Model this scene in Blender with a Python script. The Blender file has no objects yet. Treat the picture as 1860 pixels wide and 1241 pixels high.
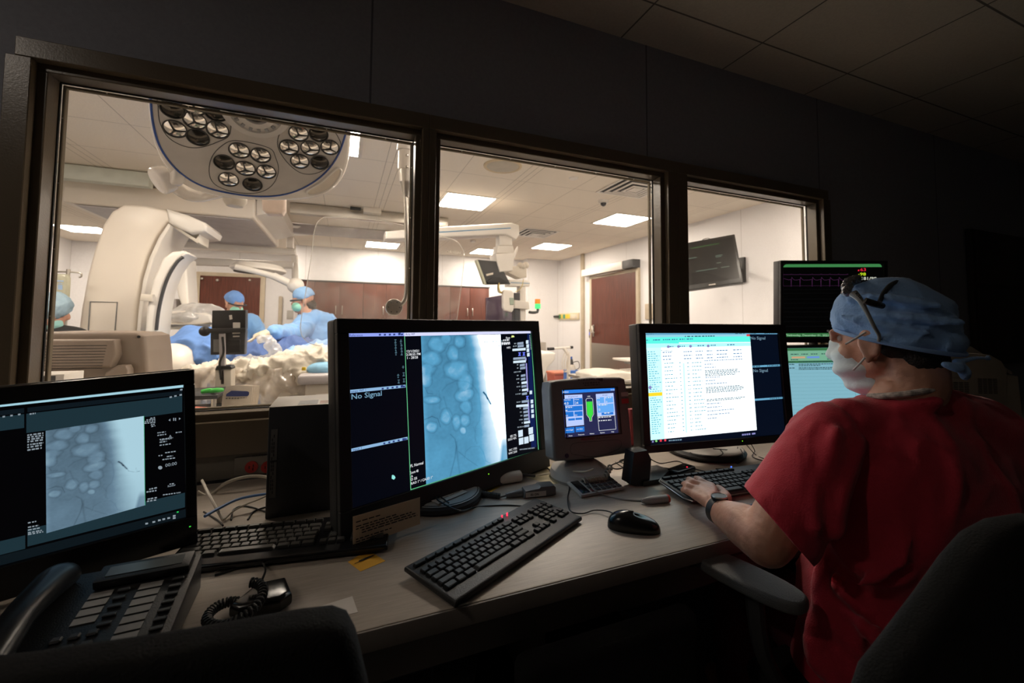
import bpy, bmesh, math, random
from mathutils import Vector as V, Matrix, noise
random.seed(11)
S = bpy.context.scene
COL = S.collection
pi = math.pi
# ---------------------------------------------------------------- camera
FPX, CXP, CYP, EYE = 762.7, 930.0, 547.3, V((0, 0, 1.22))
def _axes(yaw, pitch, roll):
    f = V((math.sin(yaw)*math.cos(pitch), math.cos(yaw)*math.cos(pitch), math.sin(pitch)))
    r = V((math.cos(yaw), -math.sin(yaw), 0)); u = r.cross(f)
    return (r*math.cos(roll)+u*math.sin(roll), -r*math.sin(roll)+u*math.cos(roll), f)
RT, UP, FW = _axes(.38219, .05201, .00684)
cd = bpy.data.cameras.new('camera'); cam = bpy.data.objects.new('camera', cd); COL.objects.link(cam)
cam.matrix_world = Matrix(((RT.x, UP.x, -FW.x, EYE.x), (RT.y, UP.y, -FW.y, EYE.y), (RT.z, UP.z, -FW.z, EYE.z), (0, 0, 0, 1)))
cd.sensor_width = 36; cd.lens = FPX/1860*36; cd.shift_y = (CYP-620.5)/1860; cd.clip_start = .02; cd.clip_end = 60
cd.dof.use_dof = True; cd.dof.focus_distance = 1.0; cd.dof.aperture_fstop = 5
S.camera = cam
# ---------------------------------------------------------------- world, exposure
w = bpy.data.worlds.new('night'); S.world = w; w.use_nodes = True
w.node_tree.nodes['Background'].inputs[0].default_value = (.012, .014, .02, 1)
w.node_tree.nodes['Background'].inputs[1].default_value = .15
S.view_settings.view_transform = 'Standard'; S.view_settings.look = 'None'; S.view_settings.gamma = 1
S.view_settings.exposure = 0.0
S.view_settings.use_curve_mapping = False
S.cycles.use_denoising = True; S.cycles.max_bounces = 8; S.cycles.diffuse_bounces = 5; S.cycles.transparent_max_bounces = 16
S.cycles.sample_clamp_indirect = 4
LAMP = 37.0         # radiance of the ceiling panels in the procedure room
# ---------------------------------------------------------------- pixel rays: where a thing stands in the room
def ray(x, y): return RT*((x-CXP)/FPX) - UP*((y-CYP)/FPX) + FW
def PZ(x, y, z): d = ray(x, y); return EYE + d*((z-EYE.z)/d.z)
def PY(x, y, Y): d = ray(x, y); return EYE + d*(Y/d.y)
def PX(x, y, X): d = ray(x, y); return EYE + d*(X/d.x)
def PD(x, y, k): return EYE + ray(x, y)*k
# ---------------------------------------------------------------- materials
MATS = {}
def mat(name, col=(.5, .5, .5), rough=.5, metal=0, em=0, ecol=None, bump=0, bs=60, var=.08, vs=9, spec=.5, stretch=None, sheen=0, sss=0, coat=0):
    if name in MATS: return MATS[name]
    m = bpy.data.materials.new(name); m.use_nodes = True; nt = m.node_tree; N = nt.nodes; L = nt.links
    b = N['Principled BSDF']; b.inputs['Roughness'].default_value = rough; b.inputs['Metallic'].default_value = metal
    b.inputs['Specular IOR Level'].default_value = spec
    if sheen: b.inputs['Sheen Weight'].default_value = sheen
    if coat: b.inputs['Coat Weight'].default_value = coat
    if sss: b.inputs['Subsurface Weight'].default_value = sss; b.inputs['Subsurface Radius'].default_value = (.012, .005, .003)
    tc = N.new('ShaderNodeTexCoord'); mp = N.new('ShaderNodeMapping'); L.new(tc.outputs['Object'], mp.inputs[0])
    if stretch: mp.inputs['Scale'].default_value = stretch
    n = N.new('ShaderNodeTexNoise'); n.inputs['Scale'].default_value = vs; n.inputs['Detail'].default_value = 5; L.new(mp.outputs[0], n.inputs[0])
    r = N.new('ShaderNodeValToRGB'); L.new(n.outputs[0], r.inputs[0])
    r.color_ramp.elements[0].position = .3; r.color_ramp.elements[1].position = .7
    r.color_ramp.elements[0].color = (*[c*(1-var) for c in col], 1); r.color_ramp.elements[1].color = (*[min(1, c*(1+var)) for c in col], 1)
    L.new(r.outputs[0], b.inputs['Base Color'])
    if bump:
        n2 = N.new('ShaderNodeTexNoise'); n2.inputs['Scale'].default_value = bs; n2.inputs['Detail'].default_value = 3; L.new(mp.outputs[0], n2.inputs[0])
        bp = N.new('ShaderNodeBump'); bp.inputs['Strength'].default_value = bump; bp.inputs['Distance'].default_value = .01; L.new(n2.outputs[0], bp.inputs['Height']); L.new(bp.outputs[0], b.inputs['Normal'])
    if em:
        b.inputs['Emission Color'].default_value = (*(ecol or col), 1); b.inputs['Emission Strength'].default_value = em
    MATS[name] = m; return m
def glow(name, col, s=1.0):
    if name in MATS: return MATS[name]
    m = bpy.data.materials.new(name); m.use_nodes = True; nt = m.node_tree; b = nt.nodes['Principled BSDF']
    b.inputs['Base Color'].default_value = (.01, .01, .01, 1); b.inputs['Roughness'].default_value = .35; b.inputs['Specular IOR Level'].default_value = .2
    b.inputs['Emission Color'].default_value = (*col, 1); b.inputs['Emission Strength'].default_value = s
    MATS[name] = m; return m
def clear(name, tint=(1, 1, 1), refl=.05, haze=.03, smudge=0, hazecol=(.9, .9, .9), rough=.02):
    if name in MATS: return MATS[name]
    m = bpy.data.materials.new(name); m.use_nodes = True; nt = m.node_tree; N = nt.nodes; L = nt.links; N.clear()
    o = N.new('ShaderNodeOutputMaterial'); t = N.new('ShaderNodeBsdfTransparent'); t.inputs[0].default_value = (*tint, 1)
    g = N.new('ShaderNodeBsdfGlossy'); g.inputs['Roughness'].default_value = rough
    fr = N.new('ShaderNodeLayerWeight'); fr.inputs[0].default_value = .5
    pw = N.new('ShaderNodeMath'); pw.operation = 'POWER'; pw.inputs[1].default_value = 5; L.new(fr.outputs[1], pw.inputs[0])
    mu = N.new('ShaderNodeMath'); mu.operation = 'MULTIPLY_ADD'; mu.inputs[1].default_value = .8; mu.inputs[2].default_value = refl; mu.use_clamp = True; L.new(pw.outputs[0], mu.inputs[0])
    m1 = N.new('ShaderNodeMixShader'); L.new(mu.outputs[0], m1.inputs[0]); L.new(t.outputs[0], m1.inputs[1]); L.new(g.outputs[0], m1.inputs[2])
    d = N.new('ShaderNodeBsdfDiffuse'); d.inputs[0].default_value = (*hazecol, 1); tr = N.new('ShaderNodeBsdfTranslucent'); tr.inputs[0].default_value = (*hazecol, 1)
    m3 = N.new('ShaderNodeMixShader'); L.new(d.outputs[0], m3.inputs[1]); L.new(tr.outputs[0], m3.inputs[2])
    m2 = N.new('ShaderNodeMixShader'); L.new(m1.outputs[0], m2.inputs[1]); L.new(m3.outputs[0], m2.inputs[2])
    tc = N.new('ShaderNodeTexCoord'); n = N.new('ShaderNodeTexNoise'); n.inputs['Scale'].default_value = 6; n.inputs['Detail'].default_value = 8; n.inputs['Distortion'].default_value = 1.2; L.new(tc.outputs['Object'], n.inputs[0])
    mr = N.new('ShaderNodeMapRange'); mr.inputs['From Min'].default_value = .45; mr.inputs['From Max'].default_value = .75
    mr.inputs['To Min'].default_value = haze; mr.inputs['To Max'].default_value = haze+smudge; L.new(n.outputs[0], mr.inputs[0]); L.new(mr.outputs[0], m2.inputs[0])
    L.new(m2.outputs[0], o.inputs[0]); MATS[name] = m; return m
def grid_mat(name, col, line, step, ox, oy, lw, axes=(0, 1), wide=None, rough=.85, bump=.15, noise_s=90, var=.04):
    """flat colour with narrow seams on a square or one-way grid (ceiling tiles, wall panels)"""
    m = bpy.data.materials.new(name); m.use_nodes = True; nt = m.node_tree; N = nt.nodes; L = nt.links; b = N['Principled BSDF']
    b.inputs['Roughness'].default_value = rough; b.inputs['Specular IOR Level'].default_value = .25
    tc = N.new('ShaderNodeTexCoord'); sp = N.new('ShaderNodeSeparateXYZ'); L.new(tc.outputs['Object'], sp.inputs[0])
    def math_(op, a, bb=None, c=None):
        q = N.new('ShaderNodeMath'); q.operation = op
        for i, x in enumerate((a, bb, c)):
            if x is None: continue
            if hasattr(x, 'links'): L.new(x, q.inputs[i])
            else: q.inputs[i].default_value = x
        return q.outputs[0]
    def seam(axis, st, off, wdt):
        s = math_('SUBTRACT', sp.outputs[axis], off); s = math_('DIVIDE', s, st); s = math_('FRACT', s)
        s = math_('SUBTRACT', s, .5); s = math_('ABSOLUTE', s); s = math_('SUBTRACT', .5, s); return math_('LESS_THAN', s, wdt/st)
    out = None
    for a, st, off in zip(axes, step, (ox, oy)):
        s = seam(a, st, off, lw); out = s if out is None else math_('MAXIMUM', out, s)
    if wide:
        for (a, st, off) in wide: out = math_('MAXIMUM', out, seam(a, st, off, lw))
    n = N.new('ShaderNodeTexNoise'); n.inputs['Scale'].default_value = noise_s; L.new(tc.outputs['Object'], n.inputs[0])
    r = N.new('ShaderNodeValToRGB'); L.new(n.outputs[0], r.inputs[0]); r.color_ramp.elements[0].position = .35; r.color_ramp.elements[1].position = .65
    r.color_ramp.elements[0].color = (*[c*(1-var) for c in col], 1); r.color_ramp.elements[1].color = (*[c*(1+var) for c in col], 1)
    mx = N.new('ShaderNodeMix'); mx.data_type = 'RGBA'; L.new(out, mx.inputs[0]); L.new(r.outputs[0], mx.inputs[6]); mx.inputs[7].default_value = (*line, 1)
    L.new(mx.outputs[2], b.inputs['Base Color'])
    bp = N.new('ShaderNodeBump'); bp.inputs['Strength'].default_value = bump; bp.inputs['Distance'].default_value = .003; L.new(n.outputs[0], bp.inputs['Height']); L.new(bp.outputs[0], b.inputs['Normal'])
    return m
# ---------------------------------------------------------------- mesh builder
WM = {}
class G:
    def __init__(s, T=None): s.bm = bmesh.new(); s.T = T or Matrix()
    def _add(s, tmp, T=None):
        tmp.transform(s.T @ (T or Matrix())); me = bpy.data.meshes.new('t'); tmp.to_mesh(me); tmp.free(); s.bm.from_mesh(me); bpy.data.meshes.remove(me); return s
    def box(s, c, size, bev=0, rot=None, seg=2):
        t = bmesh.new(); bmesh.ops.create_cube(t, size=1); bmesh.ops.scale(t, vec=V(size), verts=t.verts)
        if bev: bmesh.ops.bevel(t, geom=t.edges[:], offset=min(bev, min(size)*.49), segments=seg, profile=.5, affect='EDGES')
        M = Matrix.Translation(V(c))
        if rot is not None: M = M @ (rot if isinstance(rot, Matrix) else Matrix.Rotation(rot, 4, 'Z'))
        return s._add(t, M)
    def lohi(s, lo, hi, bev=0, seg=2):
        lo, hi = V(lo), V(hi); return s.box((lo+hi)/2, [max(1e-4, abs(hi[i]-lo[i])) for i in range(3)], bev, None, seg)
    def prism(s, pts, a, b, axis='y', bev=0, seg=2):
        """pts: 2-D outline; extruded from a to b along axis (y: pts=(x,z); z: pts=(x,y); x: pts=(y,z))"""
        t = bmesh.new(); f = {'y': lambda p, q: (p[0], q, p[1]), 'z': lambda p, q: (p[0], p[1], q), 'x': lambda p, q: (q, p[0], p[1])}[axis]
        A = [t.verts.new(f(p, a)) for p in pts]; B = [t.verts.new(f(p, b)) for p in pts]; n = len(pts)
        t.faces.new(A); t.faces.new(B[::-1])
        for i in range(n): t.faces.new((A[i], B[i], B[(i+1) % n], A[(i+1) % n]))
        bmesh.ops.recalc_face_normals(t, faces=t.faces)
        if bev:
            rim = [e for e in t.edges if (e.verts[0] in A) == (e.verts[1] in A)]
            bmesh.ops.bevel(t, geom=rim, offset=bev, segments=seg, profile=.5, affect='EDGES', clamp_overlap=True)
        bmesh.ops.triangulate(t, faces=[q for q in t.faces if len(q.verts) > 4])
        return s._add(t)
    def pxprism(s, pts, Y, d, bev=0, seg=2): return s.prism([(p.x, p.z) for p in (PY(x, y, Y) for x, y in pts)], Y, Y+d, 'y', bev, seg)
    def cyl(s, a, b, r, r2=None, n=24, bev=0):
        a, b = V(a), V(b); d = b-a; t = bmesh.new(); r2 = r if r2 is None else r2
        bmesh.ops.create_cone(t, cap_ends=True, segments=n, radius1=r, radius2=r2, depth=d.length)
        if bev: bmesh.ops.bevel(t, geom=[e for e in t.edges if abs(e.verts[0].co.z-e.verts[1].co.z) < 1e-6], offset=bev, segments=3, profile=.5, affect='EDGES')
        return s._add(t, Matrix.Translation((a+b)/2) @ d.to_track_quat('Z', 'Y').to_matrix().to_4x4())
    def sph(s, c, r, n=20, rot=None):
        t = bmesh.new(); bmesh.ops.create_uvsphere(t, u_segments=n, v_segments=max(6, n*2//3), radius=1)
        rr = r if isinstance(r, (tuple, list)) else (r, r, r)
        M = Matrix.Translation(V(c)) @ (rot or Matrix()) @ Matrix.Diagonal((*rr, 1)); return s._add(t, M)
    def lathe(s, prof, c=(0, 0, 0), n=36, rot=None):
        t = bmesh.new(); rings = []
        for r, z in prof:
            rings.append([t.verts.new((0, 0, z))] if r < 1e-6 else [t.verts.new((r*math.cos(2*pi*i/n), r*math.sin(2*pi*i/n), z)) for i in range(n)])
        for A, B in zip(rings, rings[1:]):
            for i in range(n):
                j = (i+1) % n
                q = [A[0], B[i], B[j]] if len(A) == 1 and len(B) > 1 else [A[i], B[0], A[j]] if len(B) == 1 and len(A) > 1 else [A[i], B[i], B[j], A[j]] if len(A) > 1 else None
                if q: t.faces.new(q)
        bmesh.ops.recalc_face_normals(t, faces=t.faces)
        return s._add(t, Matrix.Translation(V(c)) @ (rot or Matrix()))
    def tube(s, pts, r, n=8, smooth=6, flat=1.0):
        P = [V(p) for p in pts]; R = r if isinstance(r, (list, tuple)) else [r]*len(P)
        if smooth and len(P) > 2:
            Q, RR = [], []
            for i in range(len(P)-1):
                p0, p1, p2, p3 = P[max(0, i-1)], P[i], P[i+1], P[min(len(P)-1, i+2)]
                for k in range(smooth):
                    u = k/smooth; Q.append(.5*((2*p1)+(p2-p0)*u+(2*p0-5*p1+4*p2-p3)*u*u+(3*p1-p0-3*p2+p3)*u**3)); RR.append(R[i]*(1-u)+R[i+1]*u)
            Q.append(P[-1]); RR.append(R[-1]); P, R = Q, RR
        t = bmesh.new(); rings = []; up = None
        for i, p in enumerate(P):
            d = (P[min(i+1, len(P)-1)]-P[max(i-1, 0)]); d = d.normalized() if d.length > 1e-9 else V((0, 0, 1))
            if up is None: up = d.orthogonal().normalized() if flat == 1 else (V((0, 0, 1))-d*d.z).normalized()
            up = (up-d*up.dot(d)).normalized(); sd = d.cross(up)
            rings.append([t.verts.new(p+(sd*math.cos(2*pi*k/n)+up*math.sin(2*pi*k/n)*flat)*R[i]) for k in range(n)])
        for A, B in zip(rings, rings[1:]):
            for k in range(n): t.faces.new((A[k], A[(k+1) % n], B[(k+1) % n], B[k]))
        t.faces.new(rings[0][::-1]); t.faces.new(rings[-1]); bmesh.ops.recalc_face_normals(t, faces=t.faces)
        return s._add(t)
    def quad(s, *p):
        f = s.bm.faces.new([s.bm.verts.new(s.T @ V(q)) for q in p]); return s
    def grid(s, fn, nu, nv, thick=0):
        vs = [[s.bm.verts.new(s.T @ V(fn(i/nu, j/nv))) for j in range(nv+1)] for i in range(nu+1)]
        for i in range(nu):
            for j in range(nv): s.bm.faces.new((vs[i][j], vs[i+1][j], vs[i+1][j+1], vs[i][j+1]))
        return s
    def build(s, name, m, parent=None, label=None, cat=None, group=None, kind=None, smooth=35, solid=0, sub=0, loc=None):
        me = bpy.data.meshes.new(name)
        if parent is not None and WM[parent.name] is not None: s.bm.transform(WM[parent.name].inverted())
        o = None
        if parent is None and loc is not None: s.bm.transform(Matrix.Translation(-V(loc)))
        s.bm.to_mesh(me); s.bm.free()
        if smooth:
            me.shade_smooth(); me.set_sharp_from_angle(angle=math.radians(smooth))
        me.materials.append(m); o = bpy.data.objects.new(name, me); COL.objects.link(o)
        if parent is not None: o.parent = parent; WM[o.name] = WM[parent.name]
        else:
            if loc is not None: o.location = V(loc)
            WM[o.name] = Matrix.Translation(V(loc)) if loc is not None else Matrix()
        if solid: q = o.modifiers.new('s', 'SOLIDIFY'); q.thickness = solid; q.offset = 0
        if sub: q = o.modifiers.new('d', 'SUBSURF'); q.levels = q.render_levels = sub
        tag(o, label, cat, group, kind); return o
def tag(o, label=None, cat=None, group=None, kind=None):
    for k, v in (('label', label), ('category', cat), ('group', group), ('kind', kind)):
        if v: o[k] = v
    return o
def root(name, loc, label, cat, group=None, rot=None):
    o = bpy.data.objects.new(name, None); o.empty_display_size = .05; COL.objects.link(o)
    M = Matrix.Translation(V(loc)) @ (rot or Matrix()); o.matrix_world = M; WM[o.name] = M
    return tag(o, label, cat, group)
def copy_thing(o, M, label=None, group=None):
    """copy a thing with its parts and sub-parts; M is its new world matrix"""
    def cp(x, par):
        c = x.copy(); COL.objects.link(c)
        if par is not None: c.parent = par
        for ch in x.children: cp(ch, c)
        return c
    r = cp(o, None); r.matrix_world = M; WM[r.name] = M
    if label: r['label'] = label
    return r
def TM(c, th=0, tilt=0, roll=0):
    """frame of an upright panel: local x along its width, z up, -y out of its face"""
    r = V((math.cos(th), math.sin(th), 0)); n = V((math.sin(th), -math.cos(th), 0)); z = V((0, 0, 1))
    u = z*math.cos(tilt)-n*math.sin(tilt); r2 = r*math.cos(roll)+u*math.sin(roll); u2 = u*math.cos(roll)-r*math.sin(roll); b = u2.cross(r2)
    return Matrix(((r2.x, b.x, u2.x, c[0]), (r2.y, b.y, u2.y, c[1]), (r2.z, b.z, u2.z, c[2]), (0, 0, 0, 1)))
def text_mesh(g, txt, x, z, h, y=-.0006, align='LEFT', bold=0, ry=0, flat=False):
    """lettering in the panel plane of g.T (x right, z up), cap height about h"""
    cu = bpy.data.curves.new('t', 'FONT'); cu.body = txt; cu.size = h*1.4; cu.align_x = align; cu.offset = bold; cu.resolution_u = 2
    o = bpy.data.objects.new('t', cu); COL.objects.link(o); bpy.context.view_layer.update()
    me = bpy.data.meshes.new_from_object(o.evaluated_get(bpy.context.evaluated_depsgraph_get()))
    t = bmesh.new(); t.from_mesh(me); bpy.data.objects.remove(o); bpy.data.curves.remove(cu); bpy.data.meshes.remove(me)
    if flat: g._add(t, Matrix.Translation((x, z, y)) @ Matrix.Rotation(ry, 4, 'Z'))
    else: g._add(t, Matrix.Translation((x, y, z)) @ Matrix.Rotation(pi/2, 4, 'X') @ Matrix.Rotation(ry, 4, 'Z'))
# shared materials
m_steel = mat('brushed_steel', (.55, .52, .47), .35, 1, var=.05, stretch=(1, 1, 30))
m_wht = mat('white_enamel', (.82, .78, .72), .35, var=.02)
m_wht2 = mat('ivory_plastic', (.72, .66, .57), .4, var=.03)
m_blk = mat('black_plastic', (.012, .012, .013), .45, var=.1, bump=.15, bs=500)
m_blkg = mat('black_glossy_plastic', (.008, .008, .009), .22, var=.1)
m_drk = mat('dark_grey_plastic', (.05, .05, .052), .5, bump=.1, bs=400)
m_grey = mat('grey_plastic', (.25, .25, .25), .5)
m_wood = mat('reddish_brown_veneer', (.105, .030, .019), .42, var=.40, vs=9, stretch=(9, 9, .5), spec=.4)
m_blue = mat('light_blue_gown_fabric', (.20, .42, .78), .8, var=.06, bump=.25, bs=30, sheen=.3)
m_skin = mat('skin', (.62, .33, .23), .5, var=.06, vs=25, sss=.15, bump=.08, bs=160)
# ---------------------------------------------------------------- room numbers
WY0, WY1 = 1.52, 1.625            # window wall
CZ, OZ = 2.53, 2.60              # ceilings: control room, procedure room
BX, RX = 8.42, 4.40              # back wall y, right wall x of the procedure room
def panel(name, lo, hi, m, kind='structure', **k): return G().lohi(lo, hi).build(name, m, kind=kind, smooth=0, **k)
m_floor = mat('grey_vinyl_floor', (.22, .21, .2), .4, var=.12, vs=3)
panel('floor', (-6, -4, -.1), (8, 11, 0), m_floor)
m_wall_c = grid_mat('control_room_wall_panels', (.30, .31, .36), (.12, .12, .15), (1.22,), 2.51, 0, .0035, axes=(0,), rough=.7)
m_wall_o = grid_mat('procedure_room_wall_panels', (.80, .79, .80), (.6, .58, .58), (1.25,), .6, 0, .004, axes=(0,), rough=.5)
m_wall_r = grid_mat('procedure_room_side_panels', (.80, .79, .80), (.6, .58, .58), (1.1,), .3, 0, .004, axes=(1,), rough=.5)
# window wall around one wide opening
WX0, WX1, WZ0, WZ1 = -.835, 2.535, .85, 1.965   # opening in the wall
def wall_hole(name, y0, y1, m, top):
    g = G(); g.lohi((-6, y0, 0), (WX0, y1, top)); g.lohi((WX1, y0, 0), (8, y1, top)); g.lohi((WX0, y0, 0), (WX1, y1, WZ0)); g.lohi((WX0, y0, WZ1), (WX1, y1, top))
    return g.build(name, m, kind='structure', smooth=0)
wall_hole('wall_front', WY0+.02, WY0+.08, m_wall_c, CZ)
wall_hole('wall_window', WY0+.08, WY1, m_wall_o, OZ+.05)
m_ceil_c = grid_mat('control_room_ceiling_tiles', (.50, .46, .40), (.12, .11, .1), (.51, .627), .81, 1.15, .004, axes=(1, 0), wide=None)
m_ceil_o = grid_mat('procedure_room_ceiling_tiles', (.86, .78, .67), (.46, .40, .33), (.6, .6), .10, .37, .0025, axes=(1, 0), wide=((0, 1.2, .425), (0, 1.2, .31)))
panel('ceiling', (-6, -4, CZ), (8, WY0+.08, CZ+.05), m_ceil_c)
panel('ceiling_far', (-6, WY1-.02, OZ), (8, 11, OZ+.05), m_ceil_o)
panel('wall_right', (RX, WY1, 0), (RX+.1, BX+.1, OZ), m_wall_r)
panel('wall_back', (-.82, BX, 0), (RX+.1, BX+.1, OZ), m_wall_o)
panel('wall_back_return', (-.82, BX+.1, 0), (-.74, 9.62, OZ), m_wall_r)
panel('wall_back_left', (-4.45, 9.55, 0), (-.74, 9.65, OZ), m_wall_o)
panel('wall_left', (-4.5, WY1, 0), (-4.4, 9.65, OZ), m_wall_r)
panel('wall_column', (3.62, BX-.28, 0), (RX, BX, OZ), m_wall_o)
m_wall_d = mat('dark_painted_wall', (.55, .53, .52), .8)
panel('wall_control_right', (6.6, -4, 0), (6.7, WY0+.02, CZ), m_wall_d)
panel('wall_control_left', (-2.6, -4, 0), (-2.5, WY0+.02, CZ), m_wall_d)
panel('wall_control_rear', (-2.6, -4, 0), (6.7, -3.9, CZ), m_wall_d)
# window frame: painted steel casing with stepped reveals, three panes
m_frame = mat('painted_steel_frame', (.13, .10, .066), .3, var=.03, bump=.05, bs=200)
m_gask = mat('dark_rubber_gasket', (.01, .01, .01), .6)
ops = [(-.80, .252, 'left'), (.303, 1.383, 'middle'), (1.50, 2.49, 'right')]
ZB, ZT = .917, 1.93
glassm = clear('window_glass', refl=.02, haze=.003, smudge=.012, hazecol=(.95, .85, .72))
for i, (a, b, nm) in enumerate(ops):
    x0 = WX0 if i == 0 else (ops[i-1][1]+a)/2; x1 = WX1 if i == 2 else (b+ops[i+1][0])/2
    g = G(); y0, yA, yB = WY0-.012, WY0+.016, WY0+.068
    st = .021
    for (p0, p1, q0, q1, ya, yb) in ((x0, a, ZB, ZT, y0, yA), (b, x1, ZB, ZT, y0, yA), (x0, x1, ZT, WZ1+.018, y0, yA), (x0, x1, WZ0-.034, ZB, y0, yA),
                                  (x0, a+st, ZB+st, ZT-st, yA, yB+.004), (b-st, x1, ZB+st, ZT-st, yA, yB+.004), (x0, x1, ZT-st, WZ1, yA, yB+.004), (x0, x1, WZ0, ZB+st, yA, yB+.004)):
        if i == 0 and p0 == x0 and p1 != x1: p0 = WX0-.018
        if i == 2 and p1 == x1 and p0 != x0: p1 = WX1+.016
        g.lohi((p0, ya, q0), (p1, yb, q1), .002, 1)
    fr = g.build('window_%d' % (i+1), m_frame, kind='structure')
    g = G(); t = .003; a2, b2, zb, zt = a+st, b-st, ZB+st, ZT-st
    for (lo, hi) in (((a2, yB, zb), (a2+t, yB+.006, zt)), ((b2-t, yB, zb), (b2, yB+.006, zt)), ((a2, yB, zt-t), (b2, yB+.006, zt)), ((a2, yB, zb), (b2, yB+.006, zb+t))): g.lohi(lo, hi)
    g.build('gasket', m_gask, fr)
    g = G(); t = .008
    for (lo, hi) in (((a2, yB+.014, zb), (a2+t, yB+.03, zt)), ((b2-t, yB+.016, zb), (b2, yB+.03, zt)), ((a2, yB+.016, zt-t), (b2, yB+.03, zt)), ((a2, yB+.016, zb), (b2, yB+.03, zb+t))): g.lohi(lo, hi, .002, 1)
    g.build('glazing_bead', mat('matt_bead_paint', (.16, .13, .09), .7, spec=.2), fr)
    g = G(); 
    for k in range(5):
        for (xx, zz) in ((a2+.004, zb+.1+k*(zt-zb-.2)/4), (b2-.004, zb+.1+k*(zt-zb-.2)/4), (a2+.1+k*(b2-a2-.2)/4, zt-.004)): g.sph((xx, yB+.0155, zz), .0025, 8)
    g.build('bead_screw', m_steel, fr, kind='stuff')
    G().lohi((a2+.001, yB+.007, zb), (b2-.001, yB+.014, zt)).build('glass', glassm, fr)
# ceiling light panels of the procedure room
m_lamp = glow('ceiling_light_diffuser', (1, .87, .72), LAMP)
m_alu = mat('white_metal_trim', (.75, .7, .62), .4)
LP = [((.97, 4.3), 'next to the round air grille'), ((3.12, 4.3), 'near the right wall above the door'), ((3.15, 6.4), 'at the far right corner of the room'), ((2.27, 7.4), 'behind the monitor boom arm'),
      ((-1.75, 7.65), 'above the far left door'), ((-1.0, 6.5), 'beside the imaging carriage'), ((.32, 7.5), 'above the far wood cabinets'), ((-.49, 3.1), 'partly hidden by the big surgical lamp'),
      ((-3.98, 8.0), 'at the far left edge of the room'), ((.97, 1.95), 'close to the window over the middle pane'), ((3.12, 1.95), 'close to the window over the right pane'), ((-2.38, 2.55), 'added out of view left of the surgical lamp near the window')]  # last panel is an added, unseen light for the imaging stand
for (x, y), wh in LP:
    r = root('ceiling_light', (x+.3, y+.3, OZ), 'bright square ceiling light panel '+wh, 'ceiling light', 'ceiling light panels')
    g = G()
    for lo, hi in (((x, y, 0), (x+.6, y+.03, 1)), ((x, y+.57, 0), (x+.6, y+.6, 1)), ((x, y+.03, 0), (x+.03, y+.57, 1)), ((x+.57, y+.03, 0), (x+.6, y+.57, 1))):
        g.lohi((lo[0], lo[1], OZ-.006), (hi[0], hi[1], OZ))
    g.build('frame', m_alu, r); G().lohi((x+.03, y+.03, OZ-.004), (x+.57, y+.57, OZ-.0005)).build('diffuser', m_lamp, r, smooth=0)

# added fill light, out of view at the left, to brighten the seated person
r = root('added_fill_light', (-1.6, .35, CZ), 'small round fill light added out of view in the control room ceiling at the left', 'fill light')
G().lathe([(.075, 0), (.10, 0), (.10, -.008), (.078, -.010), (.075, 0)], (-1.6, .35, CZ)).build('trim_ring', m_wht, r)
G().lathe([(0, -.002), (.074, -.002), (.074, -.004), (0, -.004)], (-1.6, .35, CZ)).build('lens', glow('fill_light_lens', (1, .87, .74), 85), r, smooth=0)
# ================================================================= CONTROL ROOM
DZ = .74
m_lam = mat('pale_laminate', (.42, .365, .31), .38, var=.10, vs=14, stretch=(1, 14, 14), bump=.06, bs=30, spec=.45)
m_edge = mat('desk_edge_band', (.22, .19, .17), .5)
m_cab = mat('desk_panel_laminate', (.12, .105, .095), .55)
dk = root('desk', (1.2, 1.1, 0), 'long pale laminate desk running below the window wall', 'desk')
G().lohi((-1.6, .717, DZ-.03), (4.6, WY0-.013, DZ), .003).build('desktop', m_lam, dk)
G().lohi((-1.6, .713, DZ-.034), (4.6, .7169, DZ-.0015), .001).build('front_edge', m_edge, dk)
G().lohi((-1.6, .735, DZ-.10), (4.6, .755, DZ-.031)).build('apron', m_cab, dk)
for x in (-1.0, .36, 1.7, 3.2): G().lohi((x, .78, 0), (x+.03, WY0-.03, DZ-.031)).build('side_panel', m_cab, dk)
G().lohi((-.38, .80, .05), (-.10, 1.3, .58), .004).build('pedestal_cabinet', m_cab, dk)
G().lohi((.72, .73, DZ-.052), (1.10, .78, DZ-.0345), .002).build('tray_rail', m_drk, dk)
# ---- panel frames
def loc(T, px, py):
    I = T.inverted(); o = I @ EYE; d = (I.to_3x3() @ ray(px, py)); k = -o.y/d.y; p = o+d*k; return p.x, p.z
def plate(g, T, pts, y=-.0004):
    """a flat shape in the panel plane through photo points"""
    q = [T @ V((x, y, z)) for x, z in (loc(T, *p) for p in pts)]
    f = g.bm.faces.new([g.bm.verts.new(p) for p in q]); f.normal_update()
    if f.normal.dot(T.to_3x3() @ V((0, -1, 0))) < 0: f.normal_flip()
def word(g, T, txt, px, py, hpx, y=-.0008, bold=0, wpx=None):
    x, z = loc(T, px, py); x2, z2 = loc(T, px, py-hpx); h = abs(z2-z)
    if wpx:
        import bpy as _b
        cu = _b.data.curves.new('t', 'FONT'); cu.body = txt; cu.size = h*1.4; ob = _b.data.objects.new('t', cu); COL.objects.link(ob); _b.context.view_layer.update(); w0 = ob.dimensions.x; _b.data.objects.remove(ob); _b.data.curves.remove(cu)
        xe, _ = loc(T, px+wpx, py); k = abs(xe-x)/max(w0, 1e-5)
        g2 = G(T @ Matrix.Translation((x, 0, 0)) @ Matrix.Diagonal((k, 1, 1, 1))); text_mesh(g2, txt, 0, z, h, y, bold=bold); me = bpy.data.meshes.new('t'); g2.bm.to_mesh(me); g2.bm.free(); g.bm.from_mesh(me); bpy.data.meshes.remove(me)
    else:
        s = g.T; g.T = T; text_mesh(g, txt, x, z, h, y, bold=bold); g.T = s
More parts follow.
